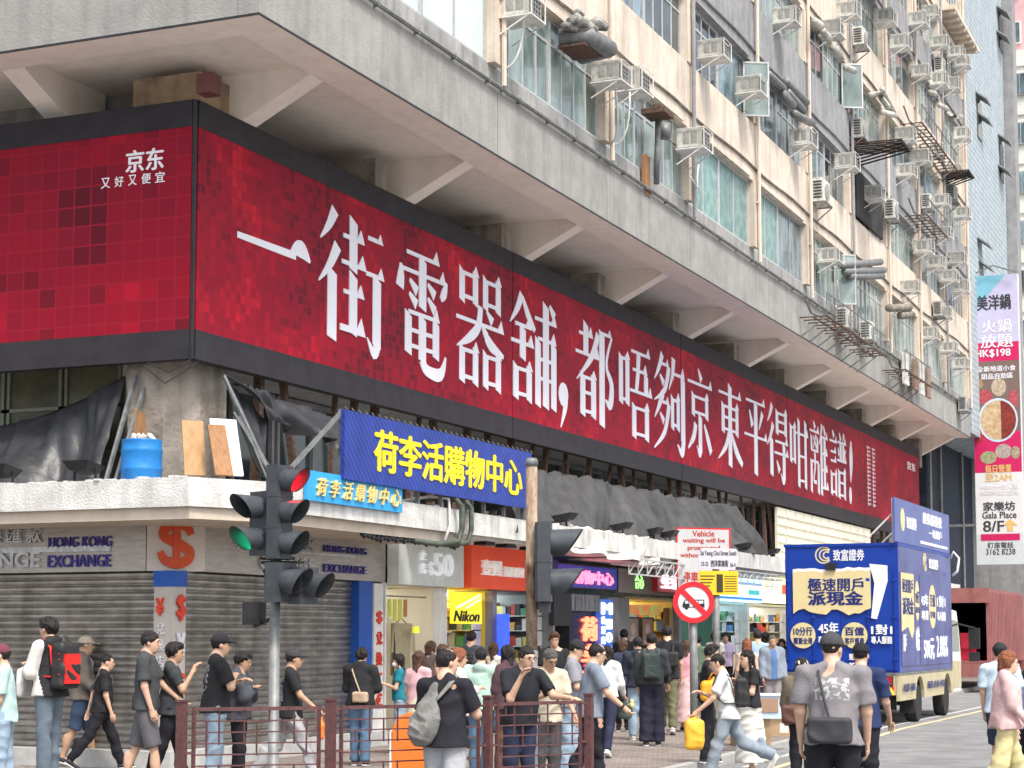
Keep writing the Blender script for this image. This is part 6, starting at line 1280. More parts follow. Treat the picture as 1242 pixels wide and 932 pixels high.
SK = [mat('warm light skin', (.62,.40,.28), (.54,.33,.23), .5, scale=20), mat('tan skin', (.50,.31,.20), (.43,.26,.17), .5, scale=20), mat('pale skin', (.68,.47,.36), (.6,.40,.30), .5, scale=20)]
HAIRM = {'black': mat('black hair', (.022,.018,.017), (.010,.008,.008), .45, scale=60, bump=.5, bscale=60, stretch=(1,1,.2)), 'brown': mat('dark brown hair', (.10,.05,.032), (.05,.026,.017), .45, scale=60, bump=.5, bscale=60, stretch=(1,1,.2)),
 'grey': mat('greying hair', (.16,.155,.15), (.05,.048,.045), .5, scale=60, bump=.5, bscale=60), 'auburn': mat('auburn hair', (.30,.11,.05), (.18,.06,.03), .45, scale=60, bump=.5, bscale=60)}
EYE = flat('eye dark', (.02,.015,.012), .2); LIP = flat('lip tone', (.42,.18,.15), .5); SOLE = flat('shoe sole white', (.6,.6,.58), .6)
def npobj(name, P, Q, mats, parent, extra=None, smooth=True, label=None):
    vs = [tuple(p) for p in P]; fs = [tuple(int(i) for i in q) for q in Q]; mi = [0]*len(fs)
    if extra:
        for b, m_ in extra: k = len(vs); vs += b.v; fs += [tuple(i+k for i in f) for f in b.f]; mi += [m_]*len(b.f)
    me = bpy.data.meshes.new(name); me.from_pydata(vs, [], fs)
    for m_ in mats: me.materials.append(m_)
    me.polygons.foreach_set('material_index', mi); me.polygons.foreach_set('use_smooth', [smooth]*len(fs)); me.update()
    o = bpy.data.objects.new(name, me); COL.objects.link(o); o.parent = parent
    if label: o['label'] = label
    return o
def lobe(b, c, r, Rm=None, n=8, m=5):
    vs = []; fs = []
    for j in range(m+1):
        for i in range(n):
            a = 2*math.pi*i/n; e = math.pi*j/m-math.pi/2; v = Vector((r[0]*math.cos(e)*math.cos(a), r[1]*math.cos(e)*math.sin(a), r[2]*math.sin(e)))
            if Rm is not None: v = Rm @ v
            vs.append(tuple(Vector(c)+v))
    for j in range(m):
        for i in range(n): fs.append((j*n+i, j*n+(i+1)%n, (j+1)*n+(i+1)%n, (j+1)*n+i))
    b.add(vs, fs)
ARM = {'hang':(4,6,14,8), 'fwd':(26,8,24,10), 'back':(-24,8,10,0), 'hold':(14,8,92,38), 'mouth':(30,8,118,32), 'rail':(38,14,48,-8), 'cross':(24,10,88,72), 'carry':(10,10,36,6), 'phone':(26,8,100,40), 'out':(8,22,30,0), 'hip':(-12,24,60,40)}
PN = [0]
def person(x, top, s, face, label, shirt=('tee','charcoal',(.06,.06,.065)), pants=('long','black',(.025,.025,.03)), hair=('short','black'), arms=('hang','hang'), legs=(0,0,0,0), lean=2, head=(0,-4), skin=0, build=1., shoes=(.03,.03,.035), cap=None, glasses=False, mask=False, female=False, print_=None, strap=None, watch=False, face_on=None, H=None, open_=None):
    PN[0] += 1; seed = PN[0]
    zg = 0.12 if s < 139 and not (x > 1180) else 0.0
    if x > 1180: zg = 0.0
    Ht = (CZ-zg+(771-top)/s) if H is None else H
    k_ = Ht/1.72; base = onD(x, s, zg); sg = math.sin; R_ = R
    root = thing('person', label, 'person', base, YAW-R(face), 'people on the pavement and crossing'); root.scale = (k_, k_, k_)
    h = max(.0105, min(.026, 1.55/s/k_))
    bw = build*(.93 if female else 1.)
    # ---- skeleton
    hip = np.array([0,0,.92]); tl, kl, tr, kr = legs
    def leg(sx, t, kn):
        a = hip+np.array([sx*.088*bw, 0, -.03]); t = R(t); kn = R(kn); b_ = a+.42*np.array([0, sg(t), -math.cos(t)]); c = b_+.42*np.array([sx*.01, sg(t-kn), -math.cos(t-kn)]); fa = t-kn
        up = max(0, fa*-1); d = np.array([0, math.cos(up*.9), -sg(up*.9)]) if fa < 0 else np.array([0, math.cos(.25*fa), sg(.25*fa)]); return a, b_, c, d
    LL = leg(-1, tl, kl); LR = leg(1, tr, kr)
    zmin = min(L_[2][2]+min(0, L_[3][2]*.15) for L_ in (LL, LR))-.075; dz = -zmin
    hip = hip+[0,0,dz]; LL = tuple(p+[0,0,dz] if i < 3 else p for i, p in enumerate(LL)); LR = tuple(p+[0,0,dz] if i < 3 else p for i, p in enumerate(LR))
    ln = R(lean)
    def up(px, py, pz): pz -= .92; y = py*math.cos(ln)+pz*sg(ln); z = -py*sg(ln)+pz*math.cos(ln); return hip+np.array([px, y, z])
    sh_w = .185*bw*(.92 if female else 1)
    chest = up(0,.0,1.25); belly = up(0,.01,1.06); pelv = up(0,0,.93); neck = up(0,-.012,1.42)
    A = {}
    for sx, nm in ((-1, arms[0]), (1, arms[1])):
        f_, ab, el, inn = [R(v) for v in (ARM[nm] if isinstance(nm, str) else nm)]
        S_ = up(sx*sh_w, -.015, 1.378); u = np.array([sx*sg(ab), math.cos(ab)*sg(f_), -math.cos(ab)*math.cos(f_)]); E_ = S_+.285*u
        g_ = f_+el; hx = sg(g_); v = np.array([sx*sg(ab)*.5-sx*sg(inn)*abs(hx), hx*math.cos(inn), -math.cos(g_)]); v /= np.linalg.norm(v); W_ = E_+.25*v; A[sx] = (S_, E_, W_, v)
    HR = rotm(R(head[0]), R(head[1])+(-ln*.3)); hc = up(0,.022,1.572)
    HM = np.array(HR)
    hp = lambda p: hc+HM@np.array(p, float)
    skinm = SK[skin]
    # ---- body, one surface
    lo = np.minimum.reduce([pelv-.3, hc-.15, A[-1][2]-.15, A[1][2]-.15, LL[2]-.2, LR[2]-.2, LL[1]-.1, LR[1]-.1]); hi = np.maximum.reduce([pelv+.3, hc+.2, A[-1][2]+.15, A[1][2]+.15, LL[2]+.25, LR[2]+.25])
    lo[2] = -.01
    F_ = Field(lo, hi, h)
    F_.ell(chest, (.155*bw,.105*build,.19)); F_.ell(belly, (.135*bw,.10*build,.16), .05); F_.ell(pelv, (.155*bw,.105*build,.12), .05)
    F_.cone(up(-sh_w*.8,-.015,1.37), up(sh_w*.8,-.015,1.37), .055, .055, .05); F_.cone(up(0,-.02,1.36), hp((0,-.02,-.05)), .066, .056, .03); F_.cone(up(-.12,-.02,1.385), up(0,-.025,1.44), .042, .05, .04); F_.cone(up(.12,-.02,1.385), up(0,-.025,1.44), .042, .05, .04)
    for L_ in (LL, LR): F_.cone(L_[0], L_[1], .078*bw, .052, .03); F_.cone(L_[1], L_[2], .05, .034, .02); F_.ell(L_[1]*.45+L_[2]*.55+[0,-.02,.03], (.042,.05,.11), .03); F_.cone(L_[2]+[0,0,-.02], L_[2]+L_[3]*.14+[0,0,-.04], .036, .028, .02)
    for sx in (-1,1):
        S_, E_, W_, v = A[sx]; F_.cone(S_, E_, .048*bw, .038*bw, .03); F_.cone(E_, W_, .039*bw, .026, .02); sd = np.cross(v, [0,1,0]) if abs(v[1]) < .8 else np.cross(v, [0,0,1]); F_.cone(W_+v*.02, W_+v*.075, .034, .036, .012, flat=(sd, 2.0) if abs(v[1]) < .8 else ([0,0,1], 2.0))
    T = HM
    F_.ell(hp((0,-.012,.028)), (.074,.092,.092), .02, T); F_.ell(hp((0,.028,-.03)), (.06,.062,.082), .03, T); F_.ell(hp((0,.055,-.092)), (.028,.024,.02), .03, T)
    if h < .019:
        F_.cone(hp((0,.088,.012)), hp((0,.112,-.026)), .009, .014, .012); F_.cone(hp((-.032,.078,.03)), hp((.032,.078,.03)), .014, .014, .012)
        for sx in (-1,1): F_.ell(hp((sx*.03,.095,.008)), (.016,.012,.011), .01, T) if False else F_.carve(hp((sx*.031,.098,.009)), (.017,.012,.012), T); F_.ell(hp((sx*.074,-.008,-.008)), (.011,.02,.03), .008, T)
        F_.ell(hp((0,.085,-.055)), (.024,.012,.014), .012, T)
    P, Q = F_.mesh(); ex = []
    fb_ = B()
    for sx in (-1,1):
        S_, E_, W_, v = A[sx]; side_ = np.cross(v, [0,0,1]); side_ = side_/(np.linalg.norm(side_)+1e-6) if abs(v[2]) < .9 else np.array([0,1.,0]); thumb_d = side_ if sx*side_[0] < 0 or abs(v[2]) >= .9 else -side_
        cr = np.cross(v, side_); cr = cr if cr[0]*sx < 0 else -cr; pal = W_+v*.085
        for fi, (o_, L_) in enumerate(((-.028,.062),(-.010,.074),(.009,.070),(.027,.055))):
            p0 = pal+side_*o_*1.0; p1 = p0+v*L_*.5+cr*.006; p2 = p1+v*L_*.36+cr*L_*.35; p3 = p2+v*L_*.12+cr*L_*.3; fb_.tube([p0-v*.02,p1,p2,p3], [.0095,.0088,.008,.006], 6)
        p0 = W_+v*.03+thumb_d*.026; fb_.tube([p0, p0+v*.028+thumb_d*.02, p0+v*.055+thumb_d*.022+cr*.012], [.012,.0105,.008], 6)
    ex.append((fb_, 0))
    if s > 52 and 60 < (face % 360) < 300:
        eb = B(); lb = B(); hb = B()
        for sx in (-1,1): lobe(eb, hp((sx*.031,.087,.010)), (.012,.006,.0055), Matrix(T.tolist())); lobe(hb, hp((sx*.032,.091,.028)), (.017,.006,.0035), Matrix(T.tolist()))
        lobe(lb, hp((0,.095,-.056)), (.020,.007,.0055), Matrix(T.tolist())); ex += [(eb,1),(hb,2),(lb,3)]
    npobj('body', P, Q, [skinm, EYE, HAIRM[hair[1]], LIP], root, ex)
    # ---- trousers
    kind, pc, pcol = pants
    if kind != 'none':
        F_ = Field(np.minimum.reduce([pelv-.3, LL[2]-.15, LR[2]-.15]), np.maximum.reduce([pelv+.3, LL[2]+.15, LR[2]+.15]), h)
        F_.ell(pelv+[0,0,-.0], (.172*bw,.125*build,.13), .04)
        for L_ in (LL, LR):
            if kind == 'shorts': K = L_[1]+(L_[2]-L_[1])*.08; F_.cone(L_[0], K, .10*bw, .092, .04, cut=lambda g, K=K, d=(K-L_[0])/np.linalg.norm(K-L_[0]): (g-K)@d)
            elif kind == 'skirt': pass
            else:
                w_ = {'long':(.098,.078,.062),'jeans':(.102,.082,.076),'wide':(.10,.098,.105)}[kind]; K = L_[1]; F_.ell(L_[1]*.45+L_[2]*.55+[0,-.02,.03], (.058,.068,.14), .04); C = L_[2]+[0,0,-.005]
                F_.cone(L_[0], K, w_[0]*bw, w_[1], .04); F_.cone(K, C, w_[1], w_[2], .03, cut=lambda g, C=C, d=(C-K)/np.linalg.norm(C-K): (g-C)@d-.01)
        if kind == 'skirt': m_ = (LL[2]+LR[2])/2+[0,0,.08]; F_.cone(pelv, m_, .15, .24, .04, cut=lambda g: m_[2]-g[...,2])
        F_.wrinkle(.013, seed*3+1, 26, 12); P, Q = F_.mesh(); npobj('skirt' if kind == 'skirt' else 'shorts' if kind == 'shorts' else 'trousers', P, Q, [cloth(pc, pcol)], root)
    # ---- shirt
    kind, sc_, scol = shirt; long_ = kind in ('long','jacket','hoodie','varsity'); loose = {'tee':.018,'long':.02,'jacket':.034,'hoodie':.036,'varsity':.034,'tank':.01}[kind]; hem = .84 if kind != 'long' else .9
    if female and kind == 'tee': hem = .9
    F_ = Field(np.minimum.reduce([pelv-.32, A[-1][2]-.15, A[1][2]-.15]), np.maximum.reduce([up(0,0,1.6)+[.35,.2,0], A[-1][2]+.15, A[1][2]+.15]), h); hz_ = hem+dz
    cut = lambda g: hz_-g[...,2]-.02*g[...,1]
    F_.ell(chest, (.155*bw+loose,.105*build+loose,.20), .05); F_.cone(up(0,.0,1.15), up(0,-.0,hem-.02), .132*bw+loose*1.3, .180*bw+loose*1.5, .06, cut=cut, flat=([0,1,0], 1.28/build**.5)); F_.ell(belly, (.14*bw+loose,.11*build+loose,.18), .05, cut=cut)
    if kind != 'tank':
        F_.cone(up(-sh_w*.8,-.015,1.37), up(sh_w*.8,-.015,1.37), .058+loose*.6, .058+loose*.6, .04)
        for sx in (-1,1): F_.cone(up(sx*.13,-.02,1.385), up(sx*.04,-.03,1.425), .056+loose*.4, .054+loose*.3, .03)
    for sx in (-1,1):
        S_, E_, W_, v = A[sx]
        if kind == 'tank': continue
        if long_: F_.cone(S_, E_, .056*bw+loose*.8, .05*bw+loose*.7, .04); C = E_+(W_-E_)*.96; d = (C-E_)/np.linalg.norm(C-E_); F_.cone(E_, C, .048*bw+loose*.8, .040+loose*.5, .03, cut=lambda g, C=C, d=d: (g-C)@d)
        else: C = S_+(E_-S_)*(.80 if not female else .6); d = (C-S_)/np.linalg.norm(C-S_); F_.cone(S_, C, .054*bw+loose*.7, .058*bw+loose*.9, .03, cut=lambda g, C=C, d=d: (g-C)@d)
    if kind == 'hoodie': F_.ell(up(0,-.09,1.42), (.12,.07,.08), .04)
    if kind in ('jacket','varsity'): F_.cone(up(-.05,-.03,1.45), up(.05,-.03,1.45), .055, .055, .03)
    F_.wrinkle(.013 if not long_ else .015, seed*7+2, 20, 13); P, Q = F_.mesh()
    mats_ = [cloth(sc_, scol)]; fm = None
    if kind == 'varsity': mats_.append(cloth('white leather sleeve', (.72,.70,.66)))
    o = npobj('jacket' if kind in ('jacket','varsity') else 'blouse' if (female and kind == 'long') else 'hoodie' if kind == 'hoodie' else 'shirt', P, Q, mats_, root)
    if kind == 'varsity' or open_:
        cen = np.array([P[list(q)].mean(0) for q in Q])
        if kind == 'varsity': mi = [1 if abs(c_[0]) > sh_w*1.02 else 0 for c_ in cen]
        else: mats_.append(cloth(*open_)); o.data.materials.append(mats_[-1]); mi = [1 if (abs(c_[0]) < .065 and c_[1] > .05) else 0 for c_ in cen]
        o.data.polygons.foreach_set('material_index', mi)
    if print_:
        me_ = cloth(sc_, scol).copy(); n, l, bs = nodes_of(me_); me_.name = 'printed '+sc_
        tc = [x_ for x_ in n if x_.type == 'TEX_COORD'][0]; sp = n.new('ShaderNodeSeparateXYZ'); l.new(tc.outputs['Object'], sp.inputs[0])
        def mm(op, a, b_):
            q_ = n.new('ShaderNodeMath'); q_.operation = op
            for i, v_ in enumerate((a, b_)):
                if isinstance(v_, (int, float)): q_.inputs[i].default_value = v_
                else: l.new(v_, q_.inputs[i])
            return q_.outputs[0]
        zc_, zh, xh, sgn, pcol_ = print_; ax_ = mm('ABSOLUTE', sp.outputs[0], 0); az = mm('ABSOLUTE', mm('SUBTRACT', sp.outputs[2], zc_+dz), 0)
        inside = mm('MULTIPLY', mm('LESS_THAN', ax_, xh), mm('LESS_THAN', az, zh)); inside = mm('MULTIPLY', inside, mm('LESS_THAN' if sgn < 0 else 'GREATER_THAN', sp.outputs[1], .0))
        nz = n.new('ShaderNodeTexNoise'); nz.inputs['Scale'].default_value = 26; nz.inputs['Detail'].default_value = 6; l.new(tc.outputs['Object'], nz.inputs['Vector'])
        msk = mm('MULTIPLY', inside, mm('GREATER_THAN', nz.outputs['Fac'], .52)); mx = n.new('ShaderNodeMix'); mx.data_type = 'RGBA'; l.new(msk, mx.inputs[0]); src = bs.inputs['Base Color'].links[0].from_socket; l.new(src, mx.inputs[6]); mx.inputs[7].default_value = (*pcol_, 1); l.new(mx.outputs[2], bs.inputs['Base Color'])
        o.data.materials[0] = me_
    # ---- shoes
    for L_ in (LL, LR):
        F_ = Field(L_[2]-.2, L_[2]+.28, min(h, .016)); a = L_[2]+[0,0,-.035]; e_ = a+L_[3]*.15+[0,0,-.012]; F_.cone(a+L_[3]*-.03, a, .040, .042, .02); F_.cone(a, e_, .043, .032, .02); P, Q = F_.mesh()
        sb = B(); dn = Vector((0, L_[3][2], -L_[3][1])); hv = Vector(a)+dn*.030; f2_ = Vector(L_[3]); 
        ring = [(-.035,-.06),(.035,-.06),(.045,.02),(.048,.12),(.03,.19),(-.03,.19),(-.048,.12),(-.045,.02)]
        sb.add([hv+Vector((u,0,0))+f2_*v_ for u, v_ in ring]+[hv+dn*.02+Vector((u,0,0))+f2_*v_ for u, v_ in ring], [tuple(range(7,-1,-1)), tuple(range(8,16))]+[(i,(i+1)%8,8+(i+1)%8,8+i) for i in range(8)])
        npobj('shoe', P, Q, [flat('shoe %.2f %.2f %.2f' % shoes, shoes, .6), SOLE], root, [(sb, 1)])
    # ---- hair
    st, hcn = hair; F_ = Field(hc-[.22,.30,.55], hc+[.22,.25,.22], min(h, .013)); iv = T.T
    q_ = lambda g: (g-hc)@T
    if st != 'none':
        def keep(g):
            q = q_(g); d = np.maximum(-(q[...,2]*.74-q[...,1]*.67+.012), -(q[...,2]+.075))
            if st == 'bald': d = np.maximum(d, .062-np.sqrt(q[...,0]**2+(q[...,1]-.03)**2+(q[...,2]-.125)**2))
            return d
        th = {'short':.010,'buzz':.003,'thick':.020,'bald':.008,'long':.018,'bob':.022}[st]
        F_.ell(hp((0,-.014,.030)), (.074+th,.092+th,.092+th), .015, T, cut=keep)
        if st == 'thick': F_.ell(hp((0,.055,.098)), (.06,.045,.03), .03, T)
        if st in ('long','bob'):
            z_ = -.24 if st == 'long' else -.07; F_.cone(hp((0,-.055,.02)), hp((0,-.085,z_)), .085, .065, .03, flat=([0,1,0], 1.7)); 
            for sx in (-1,1): F_.cone(hp((sx*.075,-.02,.03)), hp((sx*.082,.0,z_*.6)), .026, .02, .02)
        F_.wrinkle(.004 if st in ('buzz','bald') else .008 if st == 'short' else .014, seed+50, 45, 70); P, Q = F_.mesh(); npobj('hair', P, Q, [HAIRM[hcn]], root)
    if cap:
        F_ = Field(hc-.2, hc+.28, min(h, .013)); F_.ell(hp((0,-.012,.034)), (.092,.108,.104), .01, T, cut=lambda g: -(q_(g)[...,2]-.028-.12*q_(g)[...,1]*0)); F_.ell(hp((0,.125,.04)), (.072,.07,.010), .02, Matrix(T.tolist()) and T, cut=lambda g: -(q_(g)[...,1]-.05)); P, Q = F_.mesh(); npobj('cap', P, Q, [cloth('cap %.2f %.2f' % (cap[0],cap[2]), cap)], root)
    if glasses:
        b = B()
        for sx in (-1,1): b.tube([hp((sx*.031+.024*math.cos(a), .107, .008+.018*math.sin(a))) for a in np.linspace(0,6.283,11)], .0022, 4, False); b.tube([hp((sx*.056,.105,.012)), hp((sx*.076,.0,.008))], .0022, 4)
        b.tube([hp((-.008,.108,.012)), hp((.008,.108,.012))], .0022, 4); npobj('glasses', b.v, b.f, [M['black']], root)
    if mask:
        F_ = Field(hc-.15, hc+.16, min(h,.012)); F_.ell(hp((0,.05,-.05)), (.062,.062,.05), .01, T, cut=lambda g: -(q_(g)[...,1]-.035)); P, Q = F_.mesh(); npobj('face_mask', P, Q, [flat('mask white', (.72,.75,.77))], root)
    if watch: b = B(); S_,E_,W_,v = A[watch]; b.tube([W_-v*.03, W_-v*.005], .034, 10); npobj('watch', b.v, b.f, [M['black']], root)
    root['_'] = 0; del root['_']
    return dict(root=root, up=up, A=A, k=k_, base=base, face=face, dz=dz, h=h, bw=bw, build=build, HR=HR, hc=hc)
def carried(pn, name, label, cat, c, lo, hi, build_, mats_, parts=()):
    """a bag in the carrier's own frame; stands as its own thing"""
    root = pn['root']; Mx = Matrix.Translation(root.location) @ Matrix.Rotation(root.rotation_euler.z, 4, 'Z') @ Matrix.Scale(pn['k'], 4)
    t = thing(name, label, cat, Mx @ Vector(c), root.rotation_euler.z); t.scale = (pn['k'],)*3; c = np.array(c, float)
    F_ = Field(np.array(lo), np.array(hi), max(.008, pn['h']*.85)); build_(F_); P, Q = F_.mesh(); npobj('bag_body', np.array(P)-c, Q, [mats_[0]], t)
    for nm, b, m_ in parts: npobj(nm, [np.array(v)-c for v in b.v], b.f, [m_], t, smooth=nm in ('strap','handle','charm'))
    return t
def strap_pts(pn, sx, r=.02, low=1.0):
    up = pn['up']; bw = pn['bw']; bd = pn['build']; yb = -.125*bd-.02; yf = .135*bd
    return [up(sx*.10,yb,low+.02), up(sx*.12,yb-.01,1.2), up(sx*.11,yb+.02,1.36), up(sx*.105,-.04,1.455), up(sx*.11,.06,1.42), up(sx*.125,yf-.01,1.3), up(sx*.15*bw,yf-.02,1.15), up(sx*.17*bw,.02,low+.02), up(sx*.12,yb,low)]
def flatstrap(b, pts_, w_=.035, t=.01, up_=(1,0,0)):
    pts_ = [Vector(p) for p in pts_]; vs = []; fs = []; sd = Vector(up_)
    for i, p in enumerate(pts_):
        d = (pts_[min(i+1,len(pts_)-1)]-pts_[max(i-1,0)]).normalized(); s_ = (sd-d*sd.dot(d)); s_ = s_.normalized()*w_/2 if s_.length > 1e-3 else Vector((0,0,w_/2)); n_ = d.cross(s_).normalized()*t/2
        vs += [p-s_-n_, p+s_-n_, p+s_+n_, p-s_+n_]
    for i in range(len(pts_)-1):
        for k in range(4): fs.append((4*i+k, 4*i+(k+1)%4, 4*i+4+(k+1)%4, 4*i+4+k))
    b.add(vs, fs)
def backpack(pn, label, m, m2=None, sz=(.14,.085,.21), zc=1.16, one=None):
    up = pn['up']; yb = -.115*pn['build']-.03-sz[1]; c = up(0,yb,zc); Rm = None; b = B(); 
    for sx in ((-1,1) if one is None else (one,)): flatstrap(b, strap_pts(pn, sx, low=zc-.12), .045, .014)
    b2 = B(); b2.box(c[0]-sz[0]*.72,c[0]+sz[0]*.72,c[1]-sz[1]-.026,c[1]-sz[1]+.012,c[2]-sz[2]*.78,c[2]+sz[2]*.5)
    for z in (-.1,.06,.12): b2.box(c[0]-sz[0]-.004,c[0]+sz[0]+.004,c[1]-sz[1]*.6,c[1]-sz[1]*.5,c[2]+z,c[2]+z+.014)
    def bf(F_): F_.box(c, sz, .02, None, .045); F_.box(c+[0,-sz[1]*.8,-.07], (sz[0]*.8,.045,.1), .02, None, .03); F_.cone(c+[0,0,sz[2]*.8], c+[0,.02,sz[2]*1.1], sz[0]*.6, sz[0]*.3, .04, flat=([0,1,0],1.8)); F_.wrinkle(.010, 91)
    return carried(pn, 'backpack', label, 'backpack', up(0,yb,zc-sz[2]), c-.35, c+.35, bf, [m], [('strap', b, m2 or m), ('pocket', b2, m2 or m)])
def sling(pn, label, m, c0, sz, sx=1, soft=None):
    """cross-body strap over shoulder sx to a bag at c0 (x, y, z in body space)"""
    up = pn['up']; c = up(*c0); b = B(); yb = -.128*pn['build']-.025; yf = .14*pn['build']
    flatstrap(b, [c+[0,0,sz[2]*.8], up((c0[0]*.5+sx*.05),yb if c0[1] < 0 else yf,(c0[2]+1.42)/2), up(sx*.10,yb*.75 if c0[1] < 0 else yf*.75,1.37), up(sx*.11,-.02,1.455), up(sx*.07,yf*.75 if c0[1] < 0 else yb*.75,1.36), up(0,yf if c0[1] < 0 else yb,1.2), up(-sx*.14,yf*.7 if c0[1] < 0 else yb*.7,1.05), c+[-sx*.02 if abs(c0[0]) < .1 else 0,0,sz[2]*.3]], .045 if sz[2] > .18 else .022, .010)
    def bf(F_):
        if soft: Rm = np.array(Matrix.Rotation(soft,3,'Y')); F_.ell(c+[0,0,-.05], (sz[0],sz[1],sz[2]*.8), .05, Rm); F_.cone(c, c+[sx*.10,.02,sz[2]*1.15], sz[0]*.75, .035, .06, flat=([0,1,0],1.6)); F_.box(c+[-sx*.02,-sz[1]*.75,-.09], (sz[0]*.62,.04,.08), .02, Rm, .03); F_.wrinkle(.016, 17, 30, 20)
        else: F_.box(c, sz, .02, None, min(sz)*.6); F_.wrinkle(.008, 17)
    return carried(pn, 'shoulder_bag', label, 'bag', up(c0[0],c0[1],c0[2]-sz[2]), c-.4, c+.4, bf, [m], [('strap', b, m)])
def handbag(pn, sx, label, m, sz, drop=.12, name='shopping_bag', cat='bag', charm=None, tilt=0, at=None):
    S_, E_, W_, v = pn['A'][sx]; g = W_+v*.08 if at is None else pn['up'](*at); c = g+np.array([0,0,-drop-sz[2]]); b = B()
    for o_ in (-.02,.02): b.tube([c+[0,-sz[1]*.5,sz[2]*.85+o_*0], g+[o_*.5,-.02,-.01], g+[o_*.5,.02,-.01], c+[0,sz[1]*.5,sz[2]*.85]], .008, 5)
    pr = [('handle', b, m)]
    if charm is not None: b3 = B(); lobe(b3, c+[sx*sz[0]*1.1,-sz[1]*.6,sz[2]*.7], (.04,.04,.05)); lobe(b3, c+[sx*sz[0]*1.1,-sz[1]*.6,sz[2]*.7+.06], (.03,.03,.03)); pr.append(('charm', b3, charm))
    Rm = np.array(Matrix.Rotation(tilt,3,'Y'))
    def bf(F_): F_.box(c, sz, .02, Rm, min(sz)*.7); F_.cone(c+[0,0,sz[2]*.5], c+[0,0,sz[2]+drop*.5], min(sz)*.9, .02, .05); F_.wrinkle(.008, 33)
    return carried(pn, name, label, cat, c+[0,0,-sz[2]], c-.45, c+.45, bf, [m], pr)
WALK = (26,6,-22,18); WALK2 = (-22,20,26,6); WS = (14,4,-12,10); WS2 = (-12,10,14,4); ST = (3,2,-3,2); ST2 = (-2,0,5,6)
BLK = ('tee','soft black',(.025,.025,.028)); CH_ = ('tee','charcoal wash',(.065,.068,.072))
JE = ('jeans','mid blue denim',(.10,.17,.26)); LJ = ('jeans','pale blue denim',(.30,.40,.50)); BT = ('long','black trouser',(.02,.02,.026)); GT = ('long','grey trouser',(.32,.32,.34)); NT = ('long','navy trouser',(.03,.035,.07))
P = person
# left group in front of the shutters
P(6,783,118,262,'person in a loose pale teal shirt at the left picture edge', ('tee','pale teal',(.45,.62,.60)), LJ, ('short','black'), ('hang','hang'), ST, skin=0, watch=-1, cap=(.16,.05,.07), build=1.05)
a = P(62,750,100,300,'tall person in a black and white varsity jacket with a red backpack', ('varsity','black wool',(.03,.03,.032)), ('jeans','slate denim',(.14,.18,.22)), ('thick','black'), ('hold','hang'), ST2, head=(0,2))
backpack(a, 'red and black backpack worn over the varsity jacket', mat('black nylon', (.03,.03,.03), None, .5), mat('red nylon', (.70,.03,.02), (.55,.02,.02), .45, scale=12), (.155,.085,.25), 1.17)
handbag(a, -1, 'white plastic bag with a red mark held by the person in the varsity jacket', mat('white bag plastic', (.75,.74,.70), (.7,.68,.66), .5, scale=4), (.10,.05,.16), .05)
P(101,773,92,78,'older person in a beige cap and open grey shirt over a white tee', ('jacket','grey brown cotton',(.17,.15,.13)), ('shorts','dark denim',(.05,.08,.14)), ('buzz','grey'), ('hang','carry'), WS, skin=1, cap=(.55,.46,.35), open_=('white cotton',(.7,.7,.72)), shoes=(.04,.04,.05))
a = P(125,789,95,72,'buzz cut person in a black tee striding right with a grey waist bag', BLK, BT, ('buzz','black'), ('back','hang'), (24,4,-26,12), lean=4)
sling(a, 'grey waist bag at the hip of the striding person in black', mat('grey nylon', (.18,.18,.19), None, .7), (-.16,-.08,.93), (.09,.07,.08), 1)
P(178,767,110,88,'person in a charcoal tee and grey shorts walking right', CH_, ('shorts','ash grey cotton',(.13,.13,.14)), ('short','black'), ('fwd','hang'), WS2, skin=0)
P(208,781,108,80,'person in a dark tee lifting a hand to the mouth beside the corner pillar', ('tee','smoke black',(.05,.055,.06)), BT, ('thick','black'), ('hang','mouth'), WS, skin=1)
P(263,770,112,70,'person in a black cap and printed black tee behind the railing with folded arms', BLK, LJ, ('short','black'), ('hold','cross'), ST, cap=(.03,.03,.035), print_=(1.2,.16,.09,-1,(.35,.35,.37)), build=1.08)
P(291,791,108,95,'curly haired person in a dark grey jacket with folded arms', ('jacket','slate jersey',(.07,.075,.09)), BT, ('thick','black'), ('cross','cross'), ST2, skin=1, head=(0,-14))
a = P(353,783,105,84,'person in a black cap and printed tee carrying an orange bag', BLK, ('long','light grey jogger',(.40,.40,.42)), ('short','black'), ('hang','fwd'), WALK2, cap=(.05,.05,.055), print_=(1.22,.17,.1,-1,(.4,.42,.46)), skin=1)
handbag(a, 1, 'small orange carrier bag held by the person in the black cap', mat('bright orange bag', (.85,.20,.03), None, .5), (.09,.05,.10), .13)
a = P(438,787,92,15,'person in a black hooded jacket and jeans standing by the blue post', ('jacket','black cotton',(.025,.025,.028)), JE, ('thick','black'), ('hold','hold'), ST, build=1.02)
sling(a, 'beige shoulder bag hanging behind the person in the black jacket', mat('beige leather', (.45,.34,.24), (.38,.28,.19), .5, scale=10), (.06,-.19,.97), (.12,.05,.08), -1)
